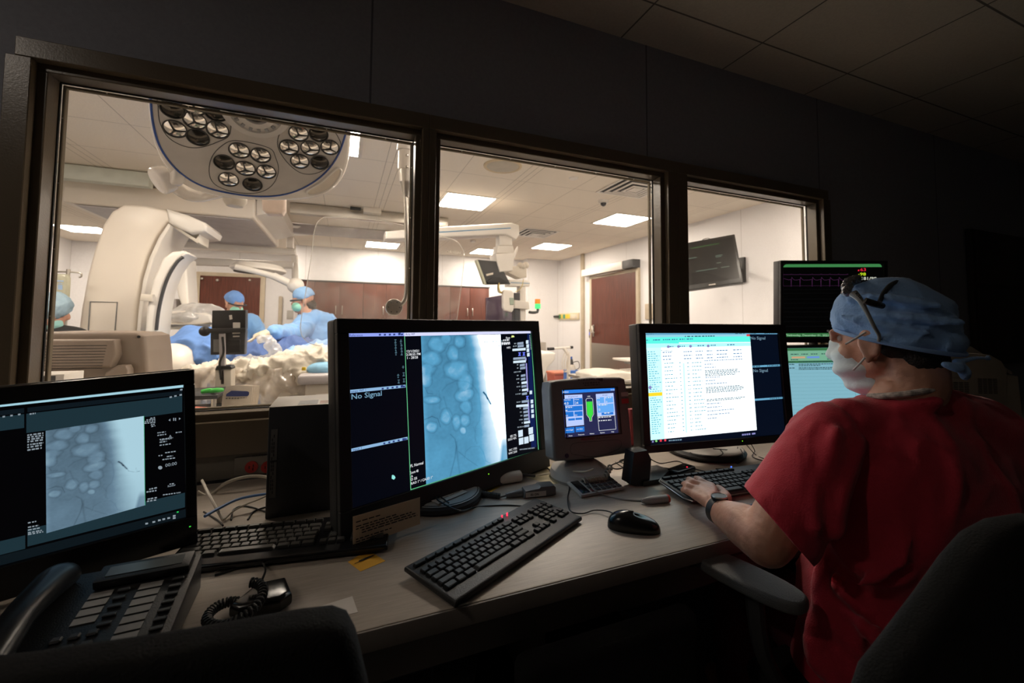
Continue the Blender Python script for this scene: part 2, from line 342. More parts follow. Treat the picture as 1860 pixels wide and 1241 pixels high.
def dashes(g, T, p, q, h, fill=.7, w=5, y=-.0007, rnd=random.Random(3)):
    """a line of writing too small to read: short strokes from p to q, h pixels high"""
    L = math.hypot(q[0]-p[0], q[1]-p[1]); d = ((q[0]-p[0])/L, (q[1]-p[1])/L); u = 0
    while u < L:
        a = min(L, u+rnd.uniform(.5, 1.4)*w)
        P = lambda t, k: (p[0]+d[0]*t, p[1]+d[1]*t-k)
        plate(g, T, [P(u, 0), P(a, 0), P(a, h), P(u, h)], y); u = a+w*(1-fill)*rnd.uniform(.8, 2)
def paint_panel(name, T, fn, x0, z0, x1, z1, nx, nz, parent, y=-.0005, corners=None):
    """a picture shown by a screen: emission colour per point"""
    g = G(); vs = []
    for j in range(nz+1):
        for i in range(nx+1):
            u, v = i/nx, j/nz
            if corners:
                (ax, az), (bx, bz), (cx, cz), (dx, dz) = corners
                x = (ax*(1-u)+bx*u)*(1-v)+(dx*(1-u)+cx*u)*v; z = (az*(1-u)+bz*u)*(1-v)+(dz*(1-u)+cz*u)*v
            else: x, z = x0+(x1-x0)*u, z1+(z0-z1)*v
            vs.append(g.bm.verts.new(T @ V((x, y, z))))
    W = nx+1
    for j in range(nz):
        for i in range(nx): g.bm.faces.new((vs[(j+1)*W+i], vs[(j+1)*W+i+1], vs[j*W+i+1], vs[j*W+i]))
    m = MATS.get('screen_picture')
    if not m:
        m = bpy.data.materials.new('screen_picture'); m.use_nodes = True; nt = m.node_tree; b = nt.nodes['Principled BSDF']
        a = nt.nodes.new('ShaderNodeAttribute'); a.attribute_name = 'pic'; nt.links.new(a.outputs['Color'], b.inputs['Emission Color']); b.inputs['Emission Strength'].default_value = 1
        b.inputs['Base Color'].default_value = (.01, .01, .01, 1); b.inputs['Specular IOR Level'].default_value = .2; MATS['screen_picture'] = m
    o = g.build(name, m, parent, smooth=0); at = o.data.color_attributes.new('pic', 'FLOAT_COLOR', 'POINT')
    k = 0
    for j in range(nz+1):
        for i in range(nx+1): at.data[k].color = (*fn(i/nx, j/nz), 1); k += 1
    return o
# ---- the x-ray picture
BUB = [(330,245,45,45),(300,340,48,46),(275,415,40,40),(268,475,30,48),(380,205,28,32),(428,310,32,48),(470,225,30,40),(450,420,66,58),(505,505,42,60),(525,580,32,36),(490,592,42,42),(513,668,32,42),(450,770,24,42),(505,757,30,36),(385,730,28,46),(490,822,20,24),(300,620,40,22),(300,800,30,30)]
LIN = [((360,560,390,520,450,492,520,500,560,525,598,580,612,680,600,760,575,800,570,870,585,910),5,.14),((370,600,390,680,425,760),4,.16),((340,560,350,620,345,680),4,.1),((262,540,275,575,305,580),2.5,.35),
       ((412,850,440,880,448,930,440,1000,410,1120),4,.3),((450,900,455,1000,470,1100),7,.22),((462,962,520,1010,590,1055),2.5,.3),((500,1010,510,960,545,930,600,925,630,965,645,1020,680,1035),3,.16),((258,750,300,730,335,745,350,800),3,.4),
       ((633,570,650,588,662,612),5,.9),((660,605,684,645),4.5,.8),((684,640,695,668,730,684,762,680),1.6,.5),((738,645,742,668,752,680),1.6,.4),((560,800,580,850,570,900),2,.2),((520,300,560,420),6,-.06),((560,330,600,460),6,-.05)]
def _seg(px, py, P):
    best = 1e9
    for i in range(0, len(P)-2, 2):
        ax, ay, bx, by = P[i:i+4]; dx, dy = bx-ax, by-ay; t = max(0, min(1, ((px-ax)*dx+(py-ay)*dy)/(dx*dx+dy*dy))); d = (px-ax-dx*t)**2+(py-ay-dy*t)**2
        if d < best: best = d
    return math.sqrt(best)
def xray(u, v):
    yl = 183+(1168-183)*v; yr = 175+(1000-175)*v; y = yl*(1-u)+yr*u; x = (235+35*v)*(1-u)+(762+46*v)*u
    t = .30+.10*v+.05*noise.noise(V((x*.011, y*.011, 0)))+.035*noise.noise(V((x*.05, y*.05, 3)))+.02*noise.noise(V((x*.2, y*.2, 7)))
    bb = dk_ = 0
    for cx, cy, rx, ry in BUB:
        d = math.hypot((x-cx)/rx, (y-cy)/ry)+.30*noise.noise(V((x*.022, y*.022, cx)))
        if d < 1.15: bb = max(bb, min(1, (1.15-d)/.42))
        elif d < 1.45: dk_ = max(dk_, 1-abs(d-1.27)/.17)
    t += .17*bb*(1+.4*noise.noise(V((x*.02, y*.02, 9))))-.075*max(0, dk_)*(1-bb)
    e = 560+70*math.sin(min(1, max(0, (y-180)/480))*pi/2)-40*max(0, (y-640)/400)+(10*noise.noise(V((y*.02, 0, 1))))
    s = max(0, min(1, (x-e+70)/(135+150*max(0, (y-600)/400)))); s = s*s*(3-2*s); t += s*(1.0-t)*(1 if y < 650 else 1-.28*(y-650)/400*(1.6-(x-550)/250))
    if x > 745 and y > 860: t -= .35*max(0, min(1, (x-762+(y-870)*.12)/18))*max(0, min(1, (y-860)/60))
    if y > 880 and x < 420: t += .05*max(0, 1-math.hypot((x-340)/90, (y-1000)/130))
    if u < .05: t += .12*(1-u/.05)
    for P, wd, a in LIN:
        if abs(x-P[0]) > 400: continue
        d = _seg(x, y, P)
        if d < wd*2.2: t -= a*math.exp(-(d/wd)**2*1.3)*(.45 if a < .5 else 1)
    return max(0, min(1.15, t))
def ramp(t, a, b, c):
    return [a[i]+(b[i]-a[i])*t/.5 if t < .5 else b[i]+(c[i]-b[i])*(t-.5)/.5 for i in range(3)]
def xb(t):
    a = ramp(min(t, 1), (.006, .04, .09), (.105, .37, .60), (.96, 1.12, 1.22)); k = 1+2.2*max(0, t-.86)/.14; return [q*k for q in a]
def pic_blue(u, v): return ramp(xray(u, v), (.008, .05, .11), (.12, .42, .66), (2.2, 2.9, 3.3)) if 0 else xb(xray(u, v))
def pic_grey(u, v): t = xray(u, v); return ramp(t, (.012, .022, .032), (.13, .22, .30), (.40, .62, .72))
def monitor(name, T, outer, inset, depth, label, black=m_blk, facem=None, cat='monitor', taper=.35, parts=True, rad=.006):
    """outer=(x0,z0,x1,z1) of the case front in panel coordinates; inset=(x0,z0,x1,z1) of the screen"""
    x0, z0, x1, z1 = outer; a0, b0, a1, b1 = inset
    r = root(name, T @ V(((x0+x1)/2, depth/2, z0)), label, cat, rot=T.to_3x3().to_4x4())
    g = G(T); t = .008
    g.lohi((x0, t, z0), (x1, depth, z1), rad, 3); mx, mz, dx, dz = (x0+x1)/2, (z0+z1)/2, (x1-x0)*taper, (z1-z0)*taper
    g.lohi((mx-dx, depth-.002, mz-dz), (mx+dx, depth+.02, mz+dz), .012, 3)
    g.build('case', black, r)
    g = G(T); y0 = -.0085
    for lo, hi in (((x0, y0, z0), (x1, t, b0)), ((x0, y0, b1), (x1, t, z1)), ((x0, y0, b0), (a0, t, b1)), ((a1, y0, b0), (x1, t, b1))): g.lohi(lo, hi, .0015, 1)
    g.build('bezel', facem or black, r)
    return r
BAR = glow('screen_bar_blue', (.30, .52, .80), .9); BARL = glow('screen_bar_pale', (.72, .74, 1.0), 1.0); WTX = glow('screen_text_white', (.85, .88, .92), .9)
BTX = glow('screen_text_blue', (.10, .22, .38), 1.1); SDK = glow('screen_dark', (.0012, .0018, .0045), 1); GRN = glow('screen_line_green', (.18, .75, .35), .8); DTX = glow('screen_text_dark', (.03, .05, .2), 1)
LED = glow('green_led', (.25, 1, .02), 2); RLED = glow('red_led', (1, .02, .05), 3); TXG = glow('screen_text_grey', (.25, .30, .34), 1)
# ---- B: large fluoroscopy monitor in the middle
def sc(c, k): return EYE+(V(c)-EYE)*k
TB = TM(sc((.287, 1.074, 1.016), 1.08), math.radians(23.3), math.radians(6.2))
c0 = loc(TB, 609.5, 579); c1 = loc(TB, 991.8, 846); cTR = loc(TB, 975.5, 582.5); cs0 = loc(TB, 631.6, 606); cs1 = loc(TB, 978, 816.7)
mb = monitor('fluoroscopy_monitor', TB, (c0[0], c1[1]-.004, cTR[0], c0[1]), (cs0[0], cs1[1], loc(TB, 963.4, 601)[0], cs0[1]), .052, 'large black monitor showing a blue fluoroscopy x-ray beside dark No Signal windows')
g = G(); plate(g, TB, [(631.6, 606), (963.4, 601.2), (978, 816.7), (640, 924)], 0); sb = g.build('screen', SDK, mb, smooth=0)
g = G(); plate(g, TB, [(631.6, 605.8), (733.5, 604.4), (733.7, 610.6), (631.8, 612)]); g.build('title_bar', glow('screen_title_blue', (.33, .42, 1), .9), sb, smooth=0)
g = G(); plate(g, TB, [(733.8, 604.4), (963.4, 601.2), (963.8, 605.6), (734, 611)]); g.build('title_bar', BARL, sb, smooth=0)
g = G(); plate(g, TB, [(634.6, 708.6), (736.5, 699), (736.8, 704), (634.8, 714.5)]); g.build('title_bar', BAR, sb, smooth=0)
g = G(); plate(g, TB, [(637.3, 815.3), (740, 793.6), (740.2, 798.8), (637.5, 820.8)]); g.build('title_bar', BAR, sb, smooth=0)
g = G()
word(g, TB, 'Reference', 634, 611.4, 4.4, wpx=24); word(g, TB, 'Artis WP', 736.3, 609.6, 4.6, wpx=17); word(g, TB, 'syngo WP 1', 637, 713.6, 4.4, wpx=27); word(g, TB, 'Input 1', 640, 819.6, 4.4, wpx=16)
for x, y in ((688, 610), (697, 610), (706, 609.8), (714, 609.6), (728, 609.4), (693, 708), (702, 707), (711, 706), (719, 705), (732, 704), (696, 807.5), (705, 805.5), (713, 803.8), (722, 802), (735, 799.5)): plate(g, TB, [(x, y), (x+3.6, y-.3), (x+3.6, y-3.5), (x, y-3.2)], -.0008)
for x, y in ((723, 609.3), (727.5, 704.3), (730.5, 800.6)): plate(g, TB, [(x, y), (x+4.4, y-.5), (x+4.4, y-4.6), (x, y-4.2)], -.001)
g.build('menu_text', DTX, sb, smooth=0)
g = G()
word(g, TB, 'No Signal', 637.3, 725.8, 9.6, wpx=55, bold=.0002)
g.build('no_signal_text', glow('screen_text_steel', (.14, .27, .38), 1.2), sb, smooth=0)
g = G()
for t_, x, y, h, w_ in (('12/1/2021', 737.5, 640.6, 4.4, 22), ('2:38:55 PM', 737.4, 646.6, 4.5, 26), ('1 - 28/28', 738.3, 652.5, 4.6, 19.5), ('FL Normal', 745, 849.5, 5.4, 23.5), ('Zoom 48', 743.8, 861.8, 5, 16), ('A', 746.2, 867.8, 4.6, 3.6), ('D 55', 746, 873.8, 4.6, 11), ('RAO 1° / CAUD 1°', 746, 881, 4.6, 40),
                        ('East', 918.6, 615.6, 3.6, 7.4), ('HFS', 920.2, 633.6, 3.6, 6.4), ('EE 7%', 926.6, 795, 4, 11), ('DDO 40%', 922.5, 801.3, 4, 15.3), ('WC 1705', 924.2, 820.4, 4, 14.8), ('WW 2300', 923.4, 826.4, 4, 15.8)): word(g, TB, t_, x, y, h, wpx=w_, bold=.00012)
for a in ((913.5, 922), (910.5, 926.6), (910.8, 928.2)): dashes(g, TB, (a[0], 620+(a[1]-922)*1.1), (926, 619+(a[1]-922)*1.1), 3, w=2.6)
g.build('patient_text', WTX, sb, smooth=0)
g = G(); dashes(g, TB, (879, 622.6), (912, 620.4), 1.8, w=2.4); dashes(g, TB, (905, 629.6), (911, 629), 1.8, w=2.4); g.build('faint_text', glow('screen_text_faint', (.45, .6, .68), 1), sb, smooth=0)
g = G()
for x, y, n in ((716, 618, 5), (726, 617.5, 5), (716.5, 627.5, 6), (727, 627, 6), (717, 638, 5), (727.5, 638, 5), (730, 666, 3), (721, 681, 4), (731, 678, 4), (722, 691, 4), (731.5, 689, 4)):
    for k in range(n):
        ww = 1.2+2.6*((k*7+int(x)) % 3)/2; plate(g, TB, [(x+2-ww/2, y+k*1.9), (x+2+ww/2, y+k*1.9-.2), (x+2+ww/2, y+k*1.9-1.2), (x+2-ww/2, y+k*1.9-1)], -.0007)
g.build('value_text', glow('screen_text_teal', (.10, .20, .26), 1.1), sb, smooth=0)
paint_panel('xray_image', TB, pic_blue, 0, 0, 0, 0, 190, 300, sb, corners=[loc(TB, *p) for p in ((764.4, 610.1), (908.8, 607.9), (921.4, 834), (774, 880))])
g = G()
for A_, B_ in (((734, 611), (745.3, 890.4)), ((745.3, 890.4), (977.2, 818.3)), ((963.6, 606), (977.2, 818.3))):
    d = 1.1 if abs(A_[0]-B_[0]) < 60 else 0; e = 0 if d else 1.3; plate(g, TB, [A_, B_, (B_[0]+d, B_[1]-e), (A_[0]+d, A_[1]-e)], -.0009)
g.build('green_border', GRN, sb, smooth=0)
g = G(); plate(g, TB, [(957.5, 606.5), (963, 606.3), (974.5, 812), (964.8, 815)], -.0003); g.build('side_panel_blue', glow('screen_navy', (.004, .012, .08), 1), sb, smooth=0)
g = G(); gl = G(); gp = G()
Y0 = [(939.5, 624.5, 11), (940, 629.5, 11), (930.5, 636, 24), (932, 652, 22.5), (932, 658, 23), (944, 664, 9), (944.5, 669.5, 9.5), (946, 683, 8), (946, 689.5, 8), (947, 696, 10), (947, 702.5, 9), (948, 709, 11), (948, 716, 9), (947.5, 730, 13), (937.5, 738, 22), (950, 742.5, 9), (950.5, 749, 8.5), (951, 755.5, 8), (951.5, 762, 9), (951.5, 768, 11), (952, 774.5, 9)]
for k, (x, y, w_) in enumerate(Y0): plate((g if k in (2, 4, 9, 11, 14, 19) else gl), TB, [(x, y+2), (x+w_, y+1-w_*.02), (x+w_, y-3.2-w_*.04), (x, y-2)], -.0007)
for x, y in ((955, 621.5), (955.8, 629), (956.3, 636.5), (957, 644.5), (961.5, 713), (963.5, 729.5), (964, 738), (964.5, 747), (965, 756)): plate(g, TB, [(x, y+3.4), (x+4.6, y+3), (x+4.6, y-3.6), (x, y-3)], -.0009)
for x, y in ((941.5, 788), (960, 783), (942.5, 802), (952, 800), (961.5, 796)): plate(g, TB, [(x, y+6.5), (x+8, y+4.6), (x+7.6, y-7.4), (x-.6, y-5.4)], -.0009)
g.build('white_button', glow('screen_button_white', (.62, .75, .85), 1.1), sb, smooth=0, kind='stuff'); gl.build('grey_button', glow('screen_button_grey', (.30, .38, .50), 1), sb, smooth=0, kind='stuff')
for (x, y, y2) in ((953.5, 650, 655), (954.5, 660, 712), (958, 730, 768)): plate(gp, TB, [(x, y), (x+2.4, y), (x+2.4+(y2-y)*.05, y2), (x+(y2-y)*.05, y2)], -.0006)
gp.build('violet_bar', glow('screen_violet', (.35, .33, .75), .9), sb, smooth=0)
g = G()
for x, y, w_ in ((933.5, 625.5, 4.5), (931.5, 630.5, 6.5), (938.5, 664, 3), (938.5, 670, 3), (933, 677.5, 14), (938.5, 683.5, 3), (937.5, 690, 5.5), (939.5, 696.6, 4), (938, 704, 6.5), (943, 710, 2.5), (936, 717.5, 10), (938, 732, 7.5), (943.5, 743, 3), (944, 750, 3.5), (945, 756.5, 3.5), (942.5, 764, 6.5), (947, 769.5, 3), (939.5, 777.5, 12), (943.5, 818, 27)): dashes(g, TB, (x, y), (x+w_, y-w_*.12), 2.2, w=2.2, y=-.0011)
for k in range(9): dashes(g, TB, (961+k*.26, 611+k*3.0), (962.8+k*.26, 611+k*3.0), 1.8, w=3)
g.build('panel_text', TXG, sb, smooth=0)
g = G(); plate(g, TB, [(928.2, 613.4), (934.2, 612.6), (933, 609.6), (929, 609.6)], -.001); g.build('yellow_icon', glow('screen_yellow', (.8, .9, .3), 1), sb, smooth=0)
g = G(); 
for x, y in ((943.5, 643.4), (951.2, 643), (957.5, 722.5)): plate(g, TB, [(x-2.6, y+3.5), (x+2.6, y+3.2), (x+1, y), (x+2.6, y-3.4), (x-2.6, y-3), (x-1, y)], -.001)
g.build('blue_icon', glow('screen_icon_blue', (.15, .2, .9), 1), sb, smooth=0)
g = G(); plate(g, TB, [(711, 869.5), (711.5, 863.5), (713.5, 862.7), (716.5, 864.5), (718, 868), (715, 871.5)], -.001); g.build('cursor', glow('screen_cursor', (.3, .8, .75), 1), sb, smooth=0)
x, z = loc(TB, 884, 860.5); G(TB).box((x, -.0087, z), (.0022, .001, .0022)).build('power_led', LED, mb)
g = G(); g.lathe([(0, 0), (.10, 0), (.118, .006), (.118, .016), (.108, .024), (.04, .027), (0, .027)], (.255, 1.165, DZ)); g.build('base', m_blk, mb)
g = G(); g.lathe([(0, .027), (.105, .0245), (.112, .022), (.10, .0265), (0, .0285)], (.255, 1.165, DZ)); g.build('base_top', mat('grey_stand_plate', (.33, .31, .29), .45), mb)
g = G(); g.tube([(.26, 1.20, DZ+.02), (.27, 1.21, .85), (.30, 1.215, 1.0)], [.03, .028, .025], 14); g.build('stand_neck', m_blk, mb)
T_ = Matrix.Translation((.265, 1.105, DZ+.0287)) @ Matrix.Rotation(math.radians(28), 4, 'Z'); g = G(T_); g.box((0, 0, .0004), (.10, .05, .0006)); g.build('asset_label', mat('white_paper_label', (.6, .57, .52), .6), mb)
g = G(T_); text_mesh(g, 'ID: R00-6689', -.04, .008, .008, .0012, flat=True); [g.box((-.03+.02*k, -.008, .001), (.016, .0012, .0004)) for k in range(4)]; g.build('label_text', DTX if 0 else mat('black_ink', (.02, .02, .02), .7), mb)
# index card taped to its lower edge
P_ = [PY(x, y, .955+.0006*(x-641)*.55) for x, y in ((641, 939), (763, 903.5), (763, 952), (641, 997))]
m_paper = mat('cream_paper', (.62, .5, .36), .8, var=.04)
nrm = (P_[1]-P_[0]).cross(P_[3]-P_[0]).normalized(); nrm = nrm if nrm.y < 0 else -nrm
def sheet(P, m, name, t=.0006, **k):
    n = (P[1]-P[0]).cross(P[3]-P[0]).normalized(); g = G(); a = [g.bm.verts.new(p) for p in P]; b = [g.bm.verts.new(p+n*t) for p in P]
    g.bm.faces.new(a); g.bm.faces.new(b[::-1])
    for i in range(4): g.bm.faces.new((a[i], b[i], b[(i+1) % 4], a[(i+1) % 4]))
    bmesh.ops.recalc_face_normals(g.bm, faces=g.bm.faces); return g.build(name, m, smooth=0, **k)
card = sheet(P_, m_paper, 'index_card', label='cream index card of small print taped below the fluoroscopy monitor', cat='card')
m_ink = MATS['black_ink']
g = G()
ex, ez = (P_[1]-P_[0]), (P_[3]-P_[0])
def on(u, v, k=.0009): return P_[0]+ex*u+ez*v+nrm*k
rn = random.Random(5)
for v, a, b in ((.18, .04, .38), (.32, .04, .62), (.40, .04, .86), (.48, .12, .92), (.56, .12, .95), (.72, .04, .55), (.80, .04, .35), (.88, .04, .25)):
    u = a
    while u < b:
        e = min(b, u+rn.uniform(.03, .09)); g.quad(on(u, v), on(e, v), on(e, v+.035), on(u, v+.035)); u = e+.018
g.build('print', m_ink, card, smooth=0)
# ---- C: procedure-log monitor in front of the person
TC = TM(sc((1.103, .999, 1.029), 1.10), math.radians(-6.8), math.radians(3.7))
o0 = loc(TC, 1158, 588); o1 = loc(TC, 1421.7, 589); o2 = loc(TC, 1170, 822); s0 = loc(TC, 1170.8, 605.4); s1 = loc(TC, 1426, 788.5)
mc = monitor('procedure_log_monitor', TC, (o0[0], o2[1]-.002, o1[0]+.004, o0[1]), (s0[0], s1[1], loc(TC, 1411.4, 603.8)[0], s0[1]), .06, 'black monitor in front of the person showing a bright white procedure log')
g = G(); plate(g, TC, [(1170.8, 605.4), (1411.4, 603.8), (1426, 788.5), (1180.6, 807.6)], 0); sc_ = g.build('screen', glow('screen_taskbar', (.0015, .004, .012), 1), mc, smooth=0)
g = G(); plate(g, TC, [(1171.7, 620), (1362.8, 618), (1374.6, 781.3), (1180, 800)], -.0003); g.build('log_window', glow('screen_window_white', (.90, .98, 1.0), 1.35), sc_, smooth=0)
g = G(); plate(g, TC, [(1171.7, 622), (1200, 621.6), (1207, 797.4), (1180, 800)], -.0005); plate(g, TC, [(1240, 660), (1243, 660), (1248, 786), (1245.3, 786)], -.0005); g.build('side_column', glow('screen_pale_cyan', (.52, .93, 1.0), 1.3), sc_, smooth=0)
g = G(); plate(g, TC, [(1170.8, 605.4), (1361, 604.2), (1361.4, 607.2), (1171, 608.8)], -.0005); plate(g, TC, [(1361.4, 604.2), (1411.4, 603.8), (1411.7, 607.2), (1361.7, 607.4)], -.0005)
plate(g, TC, [(1365.8, 664.5), (1416, 662), (1416.3, 665.4), (1366.1, 667.8)], -.0005); plate(g, TC, [(1370.3, 724.7), (1421.3, 721), (1421.6, 724.4), (1370.6, 728.2)], -.0005); g.build('title_bar', glow('screen_bar_steel', (.13, .36, .55), 1.1), sc_, smooth=0)
g = G(); plate(g, TC, [(1171, 608.8), (1361.5, 607.2), (1361.8, 611), (1171.2, 613)], -.0006); g.build('window_bar', glow('screen_bar_sky', (.28, .62, .75), 1.1), sc_, smooth=0)
g = G(); plate(g, TC, [(1171.2, 613), (1361.9, 611), (1362.8, 621.4), (1233, 622.4), (1233, 624), (1171.7, 624.6)], -.0007); g.build('menu_bar', glow('screen_bar_aqua', (.10, .85, .72), 1.15), sc_, smooth=0)
g = G(); plate(g, TC, [(1233.6, 624), (1362.8, 622.5), (1363.2, 628.5), (1171.9, 632), (1171.7, 625)], -.0006); g.build('tab_bar', glow('screen_bar_mint', (.45, .95, .95), 1.1), sc_, smooth=0)
g = G(); plate(g, TC, [(1355.5, 607.3), (1361.4, 607.2), (1361.6, 611), (1355.7, 611.1)], -.001); g.build('close_button', glow('screen_red', (.75, .06, .08), 1), sc_, smooth=0)
g = G(); plate(g, TC, [(1177.6, 714), (1202.6, 712.4), (1202.9, 718.8), (1178, 720.4)], -.001); g.build('yellow_note', glow('screen_note_yellow', (1, .75, .03), 1), sc_, smooth=0)
g = G()
for px_, py_, w_ in ((1362.8, 616.9, 26.6), (1367.5, 676.2, 26.6)): word(g, TC, 'No Signal', px_, py_, 5.4, wpx=w_, bold=.0001)
dashes(g, TC, (1214.5, 801.8), (1238, 800), 2.4, w=3)
g.build('no_signal_text', glow('screen_text_steel2', (.16, .27, .36), 1.1), sc_, smooth=0)
g = G(); word(g, TC, 'Procedure Log', 1200.6, 638.6, 2.8, wpx=20); word(g, TC, 'syngo WP 2', 1171.6, 608.3, 2.3, wpx=15, y=-.001)
rr = random.Random(8)
dashes(g, TC, (1243.6, 612.4), (1297.6, 611.6), 2, w=4, y=-.001)
dashes(g, TC, (1335, 606.8), (1352, 606.6), 2, w=4, y=-.001); dashes(g, TC, (1363, 606.8), (1374, 606.7), 2, w=3, y=-.001); dashes(g, TC, (1388, 606.6), (1410, 606.2), 2, w=3, y=-.001)
dashes(g, TC, (1367, 667), (1382, 666.3), 2, w=3, y=-.001); dashes(g, TC, (1393, 665.6), (1415, 664.6), 2, w=3, y=-.001); dashes(g, TC, (1398, 725.2), (1420, 723.6), 2, w=3, y=-.001)
def row(y, x, segs, h=1.5, col=None):
    for a, b in segs:
        f = lambda X: y-(X-1180)*(.047+.00035*(y-620)*.6)*(.6+(y-620)/260)
        dashes(col or g, TC, (a+(y-620)*.055, f(a)), (b+(y-620)*.055, f(b)), h, w=3.4, y=-.0009, rnd=rr)
gc = G(); gb = G()
row(619, 0, ((1174, 1179), (1186, 1200), (1204, 1217), (1220, 1231), (1234, 1244), (1247, 1258)), 2, gb)
row(632, 0, ((1211, 1222), (1229, 1243), (1251, 1257), (1266, 1278), (1290, 1300), (1320, 1334)), 2, gb)
for y in (642, 649, 655): row(y, 0, ((1202, 1218), (1240, 1255), (1262, 1275), (1282, 1292), (1300, 1320), (1330, 1345)), 1.5, gb)
for y in range(640, 792, 4):
    row(y, 0, ((1175, 1175+rr.uniform(10, 22)),), 1.4, gc)
for y in range(662, 790, 7):
    row(y, 0, ((1204, 1204+rr.uniform(10, 24)), (1231, 1234)), 1.4, gc); row(y+1, 0, ((1245, 1250), (1254, 1254+rr.uniform(9, 22))), 1.3, gc)
for y, n, w_ in ((660, 1, 70), (667, 1, 18), (673, 1, 20), (679, 5, 72), (692, 1, 36), (698, 1, 18), (704, 1, 44), (711, 5, 74), (734, 2, 74), (742, 1, 26), (749, 1, 30), (756, 1, 52), (763, 1, 44), (770, 1, 20)):
    for k in range(n): row(y+k*2.4, 0, ((1277, 1277+w_*rr.uniform(.75, 1)),), 1.2, g if n > 1 else gb)
g.build('log_text', glow('screen_text_ink', (.05, .14, .20), 1), sc_, smooth=0); gc.build('side_text', glow('screen_text_cyan', (.10, .42, .55), 1), sc_, smooth=0); gb.build('entry_text', glow('screen_text_blue2', (.06, .20, .42), 1), sc_, smooth=0)
g = G()
for k, (x, y) in enumerate(((1213.5, 630), (1232, 629.7), (1254, 629.2), (1286, 628.6))): plate(g, TC, [(x+2.6*math.cos(a*pi/4), y+2.6*math.sin(a*pi/4)) for a in range(8)], -.001)
for x, y in ((1180.5, 704),): plate(g, TC, [(x+3*math.cos(a*pi/4), y+3.3*math.sin(a*pi/4)) for a in range(8)], -.001)
for x, y in ((1185.6, 802.5), (1349, 789.8), (1353, 789.4), (1357, 789), (1361, 788.6), (1367, 788), (1370, 787.6)): plate(g, TC, [(x-1.6, y+1.6), (x+1.6, y+1.4), (x+1.6, y-1.6), (x-1.6, y-1.4)], -.001)
g.build('icon', glow('screen_icon_mix', (.25, .25, .55), 1), sc_, smooth=0, kind='stuff')
g = G()
for x, y in ((1200, 800.4), (1208, 799.8)): plate(g, TC, [(x-1.8, y+2), (x+1.8, y+1.8), (x+1.8, y-2), (x-1.8, y-1.8)], -.001)
g.build('red_icon', glow('screen_icon_red', (.8, .05, .08), 1), sc_, smooth=0)
g = G(); plate(g, TC, [(1191.8+2.1*math.cos(a*pi/4), 801.2+2.1*math.sin(a*pi/4)) for a in range(8)], -.001); g.build('round_icon', glow('screen_icon_green', (.25, .7, .2), 1), sc_, smooth=0)
x, z = loc(TC, 1345, 800.4); G(TC).box((x, -.0087, z), (.002, .001, .002)).build('power_led', LED, mc)
g = G(); g.lathe([(0, 0), (.115, 0), (.135, .006), (.138, .014), (.13, .024), (.05, .027), (0, .027)], (1.275, 1.215, DZ)); g.build('base', m_blk, mc)
g = G(); g.lathe([(0, .0275), (.127, .0247), (.125, .0262), (.03, .029), (0, .029)], (1.275, 1.215, DZ)); g.build('base_top', MATS['grey_stand_plate'], mc)
g = G(); g.tube([(1.25, 1.26, DZ+.02), (1.245, 1.255, .85), (1.225, 1.20, 1.0)], [.03, .028, .025], 14); g.build('stand_neck', m_blk, mc)
# ---- A: left workstation monitor
TA = TM(sc((-.424, 1.10, .931), .93), math.radians(16.7), math.radians(-.8), math.radians(3))
a0 = loc(TA, 333, 698.5); a1 = loc(TA, 338, 939); p0 = loc(TA, 353, 671); p1 = loc(TA, 366, 985)
ma = monitor('workstation_monitor', TA, (p0[0]-.50, p1[1]+.004, p0[0]+.0, p0[1]), (a0[0]-.455, a1[1], a0[0], a0[1]), .035, 'black widescreen monitor at far left showing a dim grey-blue x-ray viewer', facem=m_blkg, rad=.01)
def qa(xl, xr, yl0, yl1, yr0, yr1): return [(xl, yl0), (xr, yr0), (xr, yr1), (xl, yl1)]
g = G(TA); g.lohi((a0[0]-.455, -.0002, a1[1]), (a0[0], 0.003, a0[1])); sa = g.build('screen', glow('screen_black2', (.0007, .0007, .0012), 1), ma, smooth=0)
top = lambda x: 698.5+(333-x)*.1035; bot = lambda x: 939+(338-x)*.262
def band(v0, v1, xa, xb): return [(xa, top(xa)+(bot(xa)-top(xa))*v0), (xb, top(xb)+(bot(xb)-top(xb))*v0), (xb, top(xb)+(bot(xb)-top(xb))*v1), (xa, top(xa)+(bot(xa)-top(xa))*v1)]
g = G(); plate(g, TA, band(.0, .022, -60, 333)); g.build('title_bar', glow('screen_title_pale', (.36, .62, .72), 1), sa, smooth=0)
g = G(); plate(g, TA, band(.045, .075, 50, 331)); plate(g, TA, band(.045, .075, -60, 44)); g.build('header_band', glow('screen_slate_dark', (.0045, .009, .013), 1), sa, smooth=0)
g = G(); plate(g, TA, band(.083, .205, 48, 331)); plate(g, TA, band(.083, .17, -60, 44)); plate(g, TA, band(.815, .925, 50, 336)); plate(g, TA, band(.85, .935, -60, 46)); g.build('slate_band', glow('screen_slate', (.012, .030, .040), 1), sa, smooth=0)
g = G(); plate(g, TA, band(.94, 1, -60, 338)); g.build('task_bar', glow('screen_task_slate', (.004, .008, .011), 1), sa, smooth=0)
paint_panel('xray_image', TA, pic_grey, 0, 0, 0, 0, 130, 180, sa, corners=[loc(TA, *p) for p in ((83, 782.6), (261, 755.8), (263, 918), (84.5, 968.8))])
g = G(); plate(g, TA, [(261.2, 755.8), (262, 755.7), (264, 917.8), (263.2, 918)], -.0008); g.build('edge_line', glow('screen_line_teal', (.08, .45, .25), 1), sa, smooth=0)
g = G()
for y0_ in (0, 4, 8, 12, 17.5, 22, 27): dashes(g, TA, (50, 792+y0_), (79-(3 if y0_ > 20 else 0), 788+y0_), 2.6, w=5, y=-.0009)
